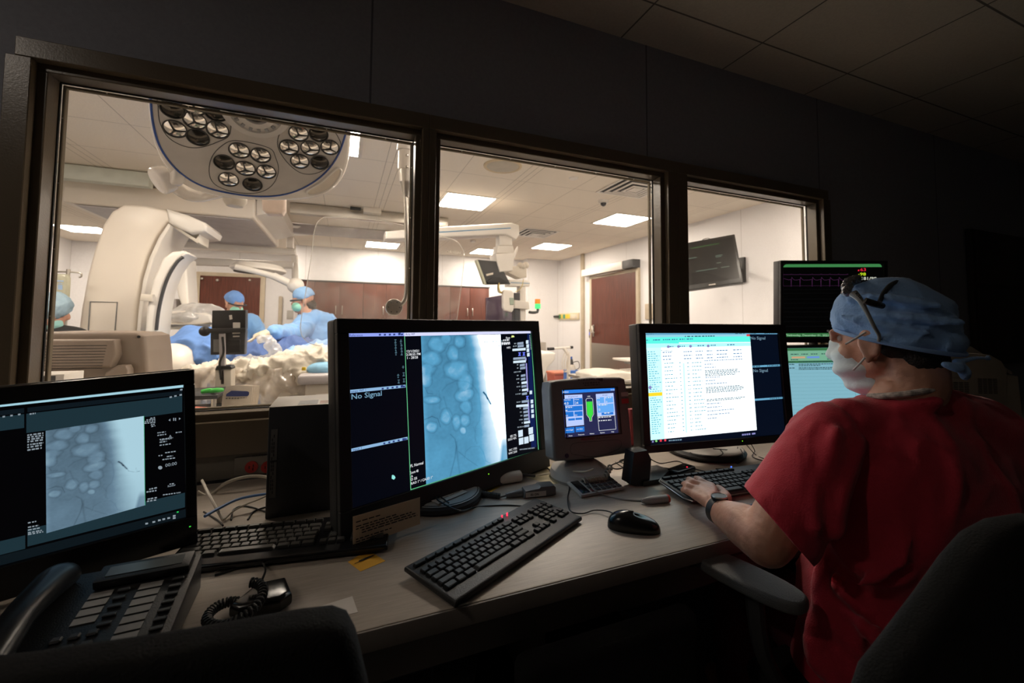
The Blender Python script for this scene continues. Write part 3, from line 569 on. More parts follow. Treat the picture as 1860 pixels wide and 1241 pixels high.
for y0_ in (0, 8, 13, 18, 21): dashes(g, TA, (51, 951+y0_), (66+y0_*.6, 948+y0_*.9), 2.2, w=5, y=-.0009)
for k, (x, w_) in enumerate(((273, 9), (266, 16), (263, 19), (262, 20), (274, 8), (275, 7))): dashes(g, TA, (x, 761+k*3), (x+w_, 759.4+k*3), 2, w=3.5, y=-.0009)
for x, y, w_ in ((286, 787.5, 15), (286, 792, 17), (319, 787, 11), (290, 799.5, 24), (290, 804.5, 13), (290, 810, 20), (300, 823.5, 19), (288, 829, 7), (303, 830.5, 11), (295, 836, 24), (308, 880.5, 8), (296, 900, 32)): dashes(g, TA, (x, y), (x+w_, y-w_*.14), 2, w=3.6, y=-.0009)
for x, y in ((271, 890), (266, 895), (268, 908), (267, 912)): dashes(g, TA, (x, y), (285, y-3), 2.4, w=4, y=-.0009)
dashes(g, TA, (54, 753.5), (65, 752), 2.6, w=3, y=-.0009)
for x, y in ((266, 951), (279, 948), (289, 945), (297, 943), (306, 941), (316, 937), (316, 941)): plate(g, TA, [(x-2, y+2), (x+3, y+1), (x+3, y-1.8), (x-2, y-1.2)], -.001)
for x, y in ((5, 757), (19, 755), (33, 753), (308, 721.5), (316.5, 719.5), (326, 717.5), (327, 708)): plate(g, TA, [(x, y+1.6), (x+4.4, y+1), (x+4.4, y-1.8), (x, y-1.2)], -.001)
word(g, TA, '00:00', 300, 848.5, 6, wpx=21); word(g, TA, 'A', 306.4, 796, 5.6, wpx=6); word(g, TA, 'Review', 304.5, 885.5, 4, wpx=14); word(g, TA, 'ABDOMEN', 291, 801.2, 3, wpx=21)
for x in (314.5, 318): plate(g, TA, [(x, 764.5), (x+1.8, 764.2), (x+1.8, 759), (x, 759.3)], -.001)
plate(g, TA, [(306, 763.5), (309.5, 765.2), (309.5, 760.6)], -.001); plate(g, TA, [(325, 758.6), (325, 762.8), (328.5, 760.4)], -.001); plate(g, TA, [(287+4*math.cos(a*pi/4)+4, 849.5+3.4*math.sin(a*pi/4)) for a in range(8)], -.001)
g.build('viewer_text', TXG, sa, smooth=0)
g = G(); plate(g, TA, [(321, 931.5), (324.5, 930.8), (324.5, 928.6), (321, 929.2)], -.001); g.build('status_dot', glow('screen_dot_green', (.02, .6, .1), 1), sa, smooth=0)
x, z = loc(TA, 345, 953.6); G(TA).box((x, -.0087, z), (.003, .001, .002)).build('power_led', glow('green_led_dim', (.05, .6, .05), 1), ma)
g = G(TA); g.tube([(-.25, .04, -.15), (-.25, .10, -.22)], .02, 10); g.build('stand_neck', m_blkg, ma)
c = TA @ V((-.25, .10, 0)); g = G(); g.lohi((c.x-.10, c.y-.03, DZ), (c.x+.10, c.y+.09, DZ+.012), .006); g.build('base', m_blkg, ma)
# ---- D: injector control display on its swivel base
TD = TM(sc((.676, 1.061, .963), 1.08), math.radians(-3.4), math.radians(8.9))
d0 = loc(TD, 993, 693); d1 = loc(TD, 1146, 823); d2 = loc(TD, 1135, 685); d3 = loc(TD, 1000, 839); e0 = loc(TD, 1021, 709); e1 = loc(TD, 1123.4, 786.3)
m_inj = mat('warm_grey_housing', (.42, .385, .35), .5, bump=.06, bs=300)
r = root('injector_display', TD @ V((0, .05, d3[1])), 'pale grey contrast injector console with a small blue touchscreen and green syringe', 'injector console', rot=TD.to_3x3().to_4x4())
X0, X1, Z0, Z1 = d0[0], (d1[0]+d2[0])/2, d3[1], d2[1]
g = G(TD); n = 14; O = []
pts = [(X0+.004, Z1-.006), (X0+.03, Z1-.001), ((X0+X1)/2, Z1+.004), (X1-.02, Z1), (X1-.004, Z1-.006), (X1, Z1-.03), (X1+.001, Z0+.012), (X1-.008, Z0+.002), ((X0+X1)/2, Z0-.003), (X0+.012, Z0), (X0+.002, Z0+.01), (X0, Z1-.03)]
g.prism(pts, -.012, .055, 'y', .012, 4)
g.build('housing', mat('shaded_grey_housing', (.19, .175, .17), .45, bump=.06, bs=300), r)  # same grey as the base, darkened for the shade on the housing front
g = G(TD); fz = -.0125
for a, b, c_, d_ in ((e0[0]-.004, e1[1]-.003, e0[0], e0[1]+.003), (e1[0], e1[1]-.003, e1[0]+.004, e0[1]+.003), (e0[0], e0[1], e1[0], e0[1]+.003), (e0[0], e1[1]-.003, e1[0], e1[1])): g.lohi((a, fz-.002, b), (c_, fz, d_))
g.build('screen_frame', m_blk, r)
T2 = TD @ Matrix.Translation((0, fz-.0012, 0))
g = G(); plate(g, T2, [(1021, 709), (1116.2, 705), (1123.4, 786.3), (1026.7, 795.2)], 0); s = g.build('screen', glow('screen_indigo', (.018, .022, .075), 1.1), r, smooth=0)
g = G(); plate(g, T2, [(1021, 709), (1116.2, 705), (1116.6, 709.6), (1021.4, 715.5)]); g.build('top_bar', glow('screen_cobalt', (.02, .20, .75), 1.1), s, smooth=0)
g = G(); plate(g, T2, [(1023, 718), (1057.4, 716.6), (1060.8, 772), (1027, 775.6)]); plate(g, T2, [(1082, 716), (1114, 714), (1117.5, 754), (1085, 756.6)]); g.build('pale_panel', glow('screen_pale_blue', (.50, .62, 1), 1), s, smooth=0)
g = G()
for q in ([(1023.8, 725), (1041, 724), (1041.8, 736), (1024.6, 737.2)], [(1042.4, 724), (1057.4, 723), (1058.2, 735), (1043, 736)], [(1025.8, 739), (1057.4, 736.8), (1057.8, 745.4), (1026.4, 747.6)], [(1027, 748.6), (1041.4, 747.8), (1042, 756.6), (1027.6, 757.6)], [(1043, 748), (1057.6, 746.8), (1058.2, 755.6), (1043.6, 756.6)], [(1032, 760.6), (1044, 759.8), (1044.2, 763.6), (1032.2, 764.4)], [(1045, 759.4), (1057, 758.6), (1057.2, 762.4), (1045.2, 763.2)],
          [(1026.4, 777.4), (1043, 776), (1043.4, 786), (1026.8, 787.4)], [(1045, 775.8), (1061, 774.6), (1061.6, 784), (1045.6, 785.2)], [(1092.4, 750), (1113.8, 748.6), (1114, 753), (1092.6, 754.4)]): plate(g, T2, q, -.0008)
g.build('blue_tile', glow('screen_tile_blue', (.015, .17, .62), 1.1), s, smooth=0, kind='stuff')
g = G()
for q in ([(1083.4, 722.4), (1096.6, 721.4), (1097.4, 732), (1084.4, 733)], [(1098.6, 721.2), (1112.6, 720.2), (1113.6, 731), (1099.6, 732)], [(1084.6, 735), (1113.8, 733), (1115, 748.2), (1086, 750)]): plate(g, T2, q, -.0008)
g.build('light_tile', glow('screen_tile_sky', (.12, .38, .85), 1.1), s, smooth=0, kind='stuff')
g = G(); plate(g, T2, [(1065.2, 730), (1075.4, 729.4), (1077, 751.6), (1073.6, 759), (1074, 764), (1071.6, 764.2), (1071, 759.4), (1066.4, 753)], -.0008); g.build('green_syringe', glow('screen_syringe_green', (.05, .75, .06), 1), s, smooth=0)
g = G()
Lp = [(1063.9, 726), (1066, 724), (1073.6, 723.4), (1076.2, 725.2), (1078.2, 752), (1074.6, 759.4), (1074.9, 765), (1071, 765.4), (1070.2, 760), (1065.4, 753.6)]
for a, b in zip(Lp, Lp[1:]+Lp[:1]):
    dx, dy = b[0]-a[0], b[1]-a[1]; l = math.hypot(dx, dy); ox, oy = -dy/l*.35, dx/l*.35; plate(g, T2, [(a[0]-ox, a[1]-oy), (b[0]-ox, b[1]-oy), (b[0]+ox, b[1]+oy), (a[0]+ox, a[1]+oy)], -.001)
Lp = [(1085.6, 756.6), (1116.4, 754.4), (1118.6, 779.6), (1088, 782.4)]
for a, b in zip(Lp, Lp[1:]+Lp[:1]):
    dx, dy = b[0]-a[0], b[1]-a[1]; l = math.hypot(dx, dy); ox, oy = -dy/l*.35, dx/l*.35; plate(g, T2, [(a[0]-ox, a[1]-oy), (b[0]-ox, b[1]-oy), (b[0]+ox, b[1]+oy), (a[0]+ox, a[1]+oy)], -.001)
for t_, x, y, h, w_ in (('SINGLE', 1021.8, 713.8, 2.6, 10.5), ('15:26', 1108.4, 709.6, 2.4, 6.8), ('4.0', 1024.4, 735.6, 4.8, 8), ('24', 1044, 734.6, 4.8, 6), ('Flow Rate', 1024.2, 727.8, 2, 12), ('Volume', 1043, 727, 2, 8.6), ('0.0', 1084, 732, 3, 5), ('0', 1100.6, 731.6, 3, 2), ('0', 1087.2, 746.6, 4.4, 2.8), ('0.0', 1027.4, 756.6, 2.6, 4), ('0.0', 1044, 755.6, 2.6, 4), ('100', 1066, 721.4, 2.2, 5), ('Arm Single', 1028, 782.8, 2.2, 13), ('Arm Multi', 1047.2, 781, 2.2, 11), ('Home', 1032.6, 793, 2.2, 6.6), ('Protocols', 1050, 791, 2.2, 11), ('History', 1071, 789.2, 2.2, 8), ('Options', 1089.6, 787.4, 2.2, 8.4), ('Help', 1110, 785.6, 2.2, 5)): word(g, T2, t_, x, y, h, wpx=w_, bold=.00008, y=-.0012)
for p, q in (((1027, 741.5), (1040, 740.6)), ((1027, 746.6), (1031, 746.3)), ((1087, 737), (1103, 736)), ((1084, 724.6), (1089, 724.3)), ((1099, 723.6), (1110, 722.8)), ((1097, 751.6), (1108, 751)), ((1086.4, 759.4), (1110, 757.8)), ((1086.8, 765.4), (1110, 763.8))): dashes(g, T2, p, q, 1.7, w=3.2, y=-.0012)
g.build('screen_text', WTX, s, smooth=0)
g = G(); word(g, T2, 'Programmed', 1032, 722, 2, wpx=17, y=-.001); word(g, T2, 'Actuals', 1094, 719, 2, wpx=9.5, y=-.001); g.build('panel_text', DTX, s, smooth=0)
g = G(TD); x, z = loc(TD, 1026, 827); g.cyl((x, -.0125, z), (x, -.0145, z), .0065, n=24); g.build('round_badge', mat('navy_badge', (.02, .02, .06), .4), r)
g = G(TD); x, z = loc(TD, 1120, 692.6); T3 = TD @ Matrix.Translation((x, -.0135, z)) @ Matrix.Rotation(pi/2, 4, 'X'); g = G(T3)
for k in range(24):
    a, b = k*pi/12, (k+1)*pi/12; g.quad((.0068*math.cos(a), .0068*math.sin(a), 0), (.0068*math.cos(b), .0068*math.sin(b), 0), (.0060*math.cos(b), .0060*math.sin(b), 0), (.0060*math.cos(a), .0060*math.sin(a), 0))
g.box((0, 0, 0), (.0008, .011, .0004)); g.box((0, 0, 0), (.011, .0008, .0004)); g.build('cross_emblem', m_drk, r)
g = G(); word(g, TD, 'MEDRAD', 1052, 799.4, 3.8, wpx=24, y=-.0135, bold=.0002); g.build('maker_text', mat('maroon_print', (.25, .02, .03), .6), r, smooth=0)
g = G(); word(g, TD, 'Mark 7 Arterion', 1078.6, 797.2, 3, wpx=26.5, y=-.0135); dashes(g, TD, (1046, 691.6), (1076, 690), 2, w=4, y=-.0135); dashes(g, TD, (1055, 697.6), (1085, 696), 2, w=4, y=-.0135); dashes(g, TD, (1058, 701), (1086, 699.5), 1.6, w=4, y=-.0135); plate(g, TD, [(1078, 688), (1091, 687.4), (1091, 693), (1086, 692.4)], -.0135); g.build('model_text', m_drk, r, smooth=0)
g = G(); plate(g, TD, [(1124.6, 724.6), (1137.6, 723.6), (1138, 732.6), (1125, 733.6)], -.0135); g.build('red_sticker', mat('dark_red_sticker', (.42, .03, .035), .6), r, smooth=0)
g = G(); plate(g, TD, [(1123.8, 713), (1136.8, 712), (1137.2, 719.6), (1124.2, 720.4)], -.0135); g.build('white_sticker', mat('pale_sticker', (.45, .42, .40), .6), r, smooth=0)
# recessed hand rest outline
g = G(); ring = [(1035+ (0 if 0 else 0), 817)]
Q = [(1032.5, 818), (1034.5, 808), (1045, 803.6), (1080, 801), (1110, 798.6), (1122, 800), (1125, 806), (1121, 814), (1108, 820), (1090, 827), (1070, 829), (1048, 826), (1036, 824), (1032.5, 818)]
g = G(TD); g.tube([(lambda q: (q[0], -.0122, q[1]))(loc(TD, *q)) for q in Q], .0006, 6, 4); g.build('hand_rest_groove', m_drk, r)
g = G(); g.lathe([(0, 0), (.088, 0), (.094, .01), (.088, .03), (.062, .048), (.045, .055), (0, .056)], (.70, 1.165, DZ)); g.build('base', m_inj, r)
g = G(); g.tube([(.70, 1.17, DZ+.05), (.705, 1.18, .80), (.715, 1.185, .86)], [.05, .045, .035], 20); g.build('neck', m_drk, r)
# ---- E / F: two stacked monitors by the corner of the window
def k12(c): return sc(c, 1.12)
TE = TM(k12((1.877, 1.112, 1.324)), math.radians(-23.4), math.radians(-2.5))
e0 = loc(TE, 1416, 473.4); e1 = loc(TE, 1610, 472.4); e2 = loc(TE, 1420, 622)
me_ = monitor('vital_signs_monitor', TE, (e0[0], e2[1], e1[0], e0[1]), (loc(TE, 1421, 480)[0], loc(TE, 1424, 613)[1], loc(TE, 1602.5, 480)[0], loc(TE, 1421, 479)[1]), .05, 'upper black monitor showing heart traces and coloured vital sign numbers', rad=.003)
g = G(); plate(g, TE, [(1421, 480), (1602.5, 478.8), (1603, 612), (1424, 613)], 0); s = g.build('screen', glow('screen_black3', (.0006, .0006, .0006), 1), me_, smooth=0)
g = G(); plate(g, TE, [(1422, 485.6), (1425, 481.6), (1428, 480.2), (1597, 479.6), (1600, 481), (1602, 485.2)], -.0006); g.build('green_bar', glow('screen_green', (.045, .21, .065), 1), s, smooth=0)
g = G(); plate(g, TE, [(1423.8, 605.6), (1603, 604.4), (1603, 610.8), (1424, 612)], -.0006); g.build('date_bar', glow('screen_green2', (.03, .14, .045), 1), s, smooth=0)
g = G(); word(g, TE, 'Wednesday, December 01, 2021', 1425.4, 610.6, 3.8, wpx=79, y=-.001, bold=.0002); g.build('date_text', glow('screen_date', (.30, .55, .33), 1), s, smooth=0)
for t_, x, y, w_, nm, c_ in (('63', 1562, 492.6, 10, 'heart_rate_text', (.75, .02, .05)), ('98', 1561.6, 500.8, 10.4, 'oxygen_text', (.55, .75, .02)), ('181/99', 1562.6, 508.6, 27, 'pressure_text', (.6, .62, .52))):
    g = G(); word(g, TE, t_, x, y, 5.6, wpx=w_, y=-.001, bold=.0002)
    if t_ != '181/99': plate(g, TE, [(1558, y), (1560.4, y), (1560.4, y-3), (1558, y-2)], -.001)
    g.build(nm, glow('v'+nm, c_, 1), s, smooth=0)
g = G(); bx = [1437, 1453, 1475, 1491, 1507, 1523, 1539]
def poly(P, w_=.35, T=TE):
    for a, b in zip(P, P[1:]):
        dx, dy = b[0]-a[0], b[1]-a[1]; l = math.hypot(dx, dy) or 1; ox, oy = -dy/l*w_, dx/l*w_; plate(g, T, [(a[0]-ox, a[1]-oy), (b[0]-ox, b[1]-oy), (b[0]+ox, b[1]+oy), (a[0]+ox, a[1]+oy)], -.0008)
P1 = [(1422.5, 499)]; P2 = [(1422.5, 507), (1424, 506)]
for b in bx:
    P1 += [(b-1.2, 499), (b, 497.6), (b+1.4, 499)]
    P2 += [(b-5, 508.8), (b-1.6, 508), (b-.6, 507.6), (b, 521), (b+.5, 508), (b+1, 503.6), (b+3, 506.6), (b+6, 509)]
poly(P1); poly(P2); poly([(1422.4, 495), (1422.6, 519.6), (1541, 519)], .2); g.build('heart_trace', glow('screen_magenta', (.060, .016, .060), .8), s, smooth=0)
g = G()
for y in (526, 533, 543.5, 551, 559.5, 567, 576, 584, 593): poly([(1422.5, y), (1560, y-.4)], .15)
g.build('grid_line', glow('screen_grid', (.006, .006, .007), 1), s, smooth=0)
TF = TM(k12((1.87, 1.112, .985)), math.radians(-19.6), math.radians(-1.6), math.radians(1))
f0 = loc(TF, 1420, 628.5); f1 = loc(TF, 1437, 776)
wE = e1[0]-e0[0]
mf = monitor('charting_monitor', TF, (f0[0], f1[1], f0[0]+wE, f0[1]), (loc(TF, 1426.5, 633)[0], loc(TF, 1438, 765)[1], f0[0]+wE-.014, loc(TF, 1427, 632)[1]), .05, 'lower black monitor with a pale cyan charting page and green menu', rad=.003)
xe = f0[0]+wE-.0145
def plx(g, x_l, yl0, yl1, frac, y=-.0004, x0f=0):
    pass
zt, zb = loc(TF, 1427, 633)[1], loc(TF, 1438, 764.5)[1]; xl = loc(TF, 1432, 700)[0]-.004
g = G(TF); g.lohi((xl, -.0003, zb), (xe, .002, zt)); s = g.build('screen', glow('screen_page_cyan', (.22, .46, .55), 1), mf, smooth=0)
def fr(g, u0, v0, u1, v1, y): g.T = TF; g.lohi((xl+(xe-xl)*u0, y, zt+(zb-zt)*v1), (xl+(xe-xl)*u1, y+.0001, zt+(zb-zt)*v0))
g = G(); fr(g, 0, 0, 1, .035, -.0008); fr(g, 0, .175, 1, .205, -.0008); g.build('green_bar', glow('screen_green3', (.04, .16, .06), 1), s, smooth=0)
g = G(); fr(g, 0, .035, 1, .18, -.0006); g.build('menu_area', glow('screen_green4', (.18, .42, .28), 1), s, smooth=0)
g = G(); fr(g, .05, .115, .19, .14, -.001); g.build('orange_tab', glow('screen_peach', (.6, .35, .2), 1), s, smooth=0)
g = G(); fr(g, .21, .115, .34, .14, -.001); fr(g, .62, .115, .78, .14, -.001); g.build('blue_tab', glow('screen_tab_blue', (.14, .28, .7), 1), s, smooth=0)
g = G(); fr(g, .49, .115, .6, .14, -.001); g.build('pink_tab', glow('screen_tab_pink', (.6, .3, .35), 1), s, smooth=0)
g = G(); fr(g, .50, .147, .98, .172, -.001); g.build('input_field', glow('screen_field', (.6, .85, .9), 1), s, smooth=0)
g = G()
for k in range(15): fr(g, .0, .245+k*.05, .71, .2465+k*.05, -.0006)
fr(g, .709, .21, .712, 1, -.0006); fr(g, .711, .65, 1, .652, -.0006); fr(g, .711, .70, 1, .702, -.0006); g.build('ruled_line', glow('screen_rule', (.08, .25, .30), 1), s, smooth=0)
g = G(); rn = random.Random(2)
for v, a, b in ((.085, .04, .12), (.085, .15, .22), (.085, .25, .32), (.085, .36, .42), (.085, .46, .54), (.085, .58, .66), (.16, .04, .12), (.16, .42, .48), (.19, .02, .08), (.19, .12, .68), (.225, .02, .08), (.225, .12, .70), (.245, .12, .35), (.275, .02, .08), (.275, .12, .70), (.295, .12, .68), (.69, .73, .85), (.74, .73, .88), (.79, .73, .78)):
    u = a
    while u < b: e = min(b, u+rn.uniform(.01, .03)); fr(g, u, v-.008, e, v+.003, -.0012); u = e+.006
g.build('page_text', glow('screen_page_ink', (.02, .06, .07), 1), s, smooth=0)
pb = (TF @ V(((f0[0]*2+wE)/2, .1, 0)))
g = G(); g.lathe([(0, 0), (.10, 0), (.105, .008), (.10, .016), (0, .018)], (pb.x, pb.y+.0, DZ)); g.build('base', m_blk, mf)
g = G(); g.tube([(pb.x, pb.y+.02, DZ+.01), (pb.x, pb.y+.02, .9)], .025, 12); g.build('stand_neck', m_blk, mf)
g = G(); q = TE @ V((0, .12, -.1)); g.tube([(q.x, q.y+.01, DZ), (q.x, q.y+.01, q.z+.1), TE @ V((0, .06, 0))], .02, 12, 2); g.build('post', m_blk, me_)
g = G(); g.lohi((q.x-.06, q.y-.01, DZ), (q.x+.06, q.y+.04, DZ+.012), .003); g.build('clamp_base', m_blk, me_)
# ---------------------------------------------------------------- keyboards: every key a part
def keyboard(T, w, d, label, keym, bodym, group, rimm=None, style=0, key_rows=100, leds=None, h=.013):
    r = root('keyboard', T.translation, label, 'keyboard', group, rot=T.to_3x3().to_4x4())
    g = G(T)
    if style == 1:   # chamfered upper corners and pale rim
        out = [(-w/2, -d/2+.02), (-w/2+.012, -d/2), (w/2-.01, -d/2), (w/2, -d/2+.02), (w/2, d/2-.025), (w/2-.02, d/2), (-w/2+.02, d/2), (-w/2, d/2-.015)]
    else: out = [(-w/2, -d/2), (w/2, -d/2), (w/2, d/2), (-w/2, d/2)]
    g.prism(out, 0, h, 'z', .005, 3); g.build('body', bodym, r)
    if rimm:
        g = G(T); g.tube([(x*1.002, y*1.002, h*.55) for x, y in out+out[:2]], .0014, 6, 1); g.build('rim', rimm, r)
    pal = .2 if style != 1 else .02
    y0, y1 = -d/2+d*pal, d/2-d*.06; rows = 6; rh = (y1-y0)/(rows+.45); u = (w-.016)/22.6
    meshes = {}; n = [0]
    def key(cx, cy, kw, kh):
        k = (round(kw/u, 2), round(kh/rh, 1))
        if k not in meshes:
            t = bmesh.new(); bmesh.ops.create_cube(t, size=1)
            for v in t.verts: v.co = V((v.co.x*(kw-.0022)*(.88 if v.co.z > 0 else 1), v.co.y*(kh-.0022)*(.86 if v.co.z > 0 else 1), (v.co.z+.5)*.0062))
            bmesh.ops.bevel(t, geom=t.edges[:], offset=.0009, segments=2, affect='EDGES'); me = bpy.data.meshes.new('key'); t.to_mesh(me); t.free(); me.shade_smooth(); me.set_sharp_from_angle(angle=.7); me.materials.append(keym); meshes[k] = me
        o = bpy.data.objects.new('key', meshes[k]); COL.objects.link(o); o.parent = r; o.matrix_local = Matrix.Translation((cx, cy, h-.0008)); n[0] += 1
    X = -w/2+.008
    lay = [(0, [1.5]+[1.25]*8+[1]*2), (1, [1]*13+[1.6]), (2, [1.5]+[1]*12+[1.1]), (3, [1.8]+[1]*11+[1.8]), (4, [2.3]+[1]*10+[2.3]), (5, [1.4, 1.1, 1.3, 5.6, 1.3, 1.1, 1.4])]
    for ri, ws in lay:
        tot = sum(ws); sx = 14.6/tot; x = X; cy = y1-rh*.5-(rh*.45 if ri else 0)-ri*rh
        for q in ws: key(x+q*sx*u/2, cy, q*sx*u, rh*(.7 if ri == 0 else 1)); x += q*sx*u
    nx = X+15*u
    for ri, cnt in ((1, (0, 1, 2)), (2, (0, 1, 2)), (4, (1,)), (5, (0, 1, 2))):
        for c in cnt: key(nx+(c+.5)*u, y1-rh*.95-ri*rh, u, rh)
    mx = X+18.5*u
    for ri, cnt in ((1, (0, 1, 2, 3)), (2, (0, 1, 2, 3)), (3, (0, 1, 2)), (4, (0, 1, 2, 3)), (5, (0, 2, 3))):
        for c in cnt: key(mx+(c+.5)*u, y1-rh*.95-ri*rh, u, rh)
    for k in (leds or []):
        G(T @ Matrix.Translation((k[0], k[1], h+.0035))).box((0, 0, 0), (.0026, .0026, .007)).build('indicator_light', k[2], r)
    return r
def frame_from(bl, br, fl, z):
    """flat keyboard frame from its back-left, back-right and front-left corners"""
    o = V(bl); x = (V(br)-o); wd = x.length; x.normalize(); y = (o-V(fl)); y -= x*y.dot(x); dp = y.length; y.normalize(); zz = x.cross(y)
    c = o+x*wd/2-y*dp/2; return Matrix(((x.x, y.x, zz.x, c.x), (x.y, y.y, zz.y, c.y), (x.z, y.z, zz.z, c.z), (0, 0, 0, 1))), wd, dp
m_key = mat('black_key_cap', (.010, .010, .011), .5, spec=.3, bump=.08, bs=600); m_keyg = mat('teal_black_key_cap', (.009, .013, .015), .5, spec=.35)
T_, w_, d_ = frame_from(PZ(734, 1040, DZ+.011), PZ(972, 912, DZ+.011), PZ(835, 1101, DZ+.004), 0)
T_ = T_ @ Matrix.Translation((0, 0, -.001))
keyboard(T_, w_, d_, 'black keyboard lying at an angle in front of the fluoroscopy monitor', m_key, m_blk, None, leds=[((T_.inverted() @ PZ(x, y, DZ+.022)).x, (T_.inverted() @ PZ(x, y, DZ+.022)).y, RLED) for x, y in ((911.5, 942), (921, 937.5))])
T_, w_, d_ = frame_from(V((-.285, 1.135, DZ+.012)), V((.12, 1.075, DZ+.012)), V((-.312, .99, DZ+.004)), 0)
keyboard(T_, w_, d_, 'black keyboard beside the upright computer, half behind the left monitor', mat('worn_grey_key_cap', (.05, .047, .043), .35), m_blkg, None)
T_, w_, d_ = frame_from(PZ(1203, 874, DZ+.017), PZ(1383, 849, DZ+.017), PZ(1240, 917, DZ+.005), 0)
d_ = max(.13, min(.16, d_))
keyboard(T_, .43, .135, 'dark keyboard with a metal rim that the person is typing on', m_keyg, m_drk, None, rimm=mat('satin_rim', (.45, .43, .4), .3, 1), style=1, leds=[(.06, .058, glow('blue_led', (.05, .15, 1), 2))])
T_, w_, d_ = frame_from(PZ(1425, 818, DZ+.012), PZ(1640, 812, DZ+.012), PZ(1437, 831, DZ+.005), 0)
kb4 = keyboard(Matrix.Translation((1.97, 1.13, DZ+.002)) @ Matrix.Rotation(math.radians(-12), 4, 'Z'), .40, .12, 'black keyboard mostly hidden behind the person in red', m_key, m_blk, None)
# ---------------------------------------------------------------- mouse
r = root('computer_mouse', (.645, .83, DZ), 'black computer mouse with a glossy hump right of the angled keyboard', 'mouse', rot=Matrix.Rotation(math.radians(-35), 4, 'Z'))
T_ = WM[r.name]; g = G(T_)
def mouse(u, v):
    a = u*pi*2; rr_ = math.sin(v*pi/2); x = .060*math.cos(a)*(rr_**.8); y = .031*math.sin(a)*(rr_**.8)*(1+.10*math.cos(2*a)); z = .036*math.cos(v*pi/2)**.75*(1-.15*math.cos(a)); return (x, y, z)
g.grid(mouse, 40, 16); bmesh.ops.remove_doubles(g.bm, verts=g.bm.verts, dist=.0002); bmesh.ops.recalc_face_normals(g.bm, faces=g.bm.faces); g.build('shell', m_blkg, r, smooth=60)
g = G(T_); g.cyl((-.036, -.004, .026), (-.036, .004, .026), .009, n=20); g.build('scroll_wheel', m_drk, r)
m_cord = mat('black_cable', (.012, .012, .012), .45); m_cordw = mat('white_cable', (.55, .5, .42), .5); m_cordb = mat('blue_cable', (.10, .22, .5), .5)
def cable(pts, rad, m, label, name='cable', cat='cable', dz=DZ, group=None):
    P = [p if isinstance(p, V) else PZ(p[0], p[1], dz+(p[2] if len(p) > 2 else rad)) for p in pts]
    return G().tube(P, rad, 8, 6).build(name, m, label=label, cat=cat, group=group)
cable([(1126, 944, .016), (1108, 930, .012), (1080, 927, .006), (1058, 933, .004), (1036, 928, .012), (1031, 905), (1034, 885), (1026, 872), (1005, 862), (995, 850)], .0017, m_cord, 'thin black mouse cord looping past the angled keyboard')
cable([(985, 918, .010), (960, 920), (925, 918), (890, 919), (860, 922), (835, 928, .03), (800, 912, .032), (793, 905, .034), (796, 900, .034), (815, 914, .032)], .0019, m_cord, 'black keyboard cord looping over the monitor base')
# ---------------------------------------------------------------- papers on the desk
def flat(pts, m, name, label, cat, z=DZ+.0006, t=.0005, group=None):
    P = [PZ(x, y, z) for x, y in pts]; return sheet(P, m, name, t, label=label, cat=cat, group=group)
m_yel = mat('orange_sticky_paper', (.80, .42, .04), .75)
o = flat([(632, 1021), (668, 999), (700, 1019), (655, 1038)], m_yel, 'sticky_note', 'small orange sticky note with dark print lying alone on the desk', 'sticky note')
g = G()
for k in range(3):
    a, b = PZ(644+k*8, 1024-k*4.5, DZ+.0018), PZ(672+k*6, 1012-k*3, DZ+.0018); d = (b-a).normalized(); s_ = V((-d.y, d.x, 0))*(.0022 if k == 1 else .0008); g.quad(a-s_, b-s_, b+s_, a+s_)
g.build('note_print', m_ink, o, smooth=0)
flat([(548, 1112), (640, 1083), (650, 1112), (560, 1135)], mat('white_paper', (.62, .57, .52), .75), 'paper_slip', 'white paper slip lying near the desk edge behind the dark chair', 'paper')
o = flat([(864, 886), (905, 871), (908, 884), (890, 895)], mat('yellow_sticky_paper', (.85, .6, .1), .75), 'sticky_note', 'yellow sticky note under the white hand switch', 'sticky note')
o = flat([(940, 862), (1020, 838), (1085, 868), (1000, 880)], mat('tan_printed_paper', (.45, .38, .24), .8), 'paper_sheet', 'tan printed sheet under the injector console', 'paper')
# ---------------------------------------------------------------- white hand switch
a, b = PZ(897, 872, DZ+.017), PZ(946, 864, DZ+.017); d = (b-a).normalized()
r = root('hand_switch', (a+b)/2-V((0, 0, .017)), 'white cylindrical hand switch lying on the yellow sticky note', 'hand switch')
m_sw = mat('glossy_white_plastic', (.60, .54, .46), .25, coat=.3)
G().cyl(a+d*.012, b, .0165, n=28, bev=.005).build('barrel', m_sw, r); G().cyl(a-d*.006, a+d*.011, .0172, n=28, bev=.003).build('collar', m_sw, r)
G().cyl(a-d*.012-V((0, 0, .004)), a-d*.005-V((0, 0, .004)), .006, n=16, bev=.002).build('push_button', m_sw, r)
G().tube([b, b+d*.012, b+d*.048+V((0, 0, -.008))], .0045, 10, 2).build('strain_relief', m_cord, r)
e = b+d*.048+V((0, 0, -.008))
G().tube([e, PZ(1000, 860, DZ+.014), PZ(1025, 856, DZ+.03), PZ(1060, 857, DZ+.05), PZ(1078, 852, DZ+.06)], .0024, 8).build('switch_cord', mat('cream_cable', (.6, .5, .36), .5), r)
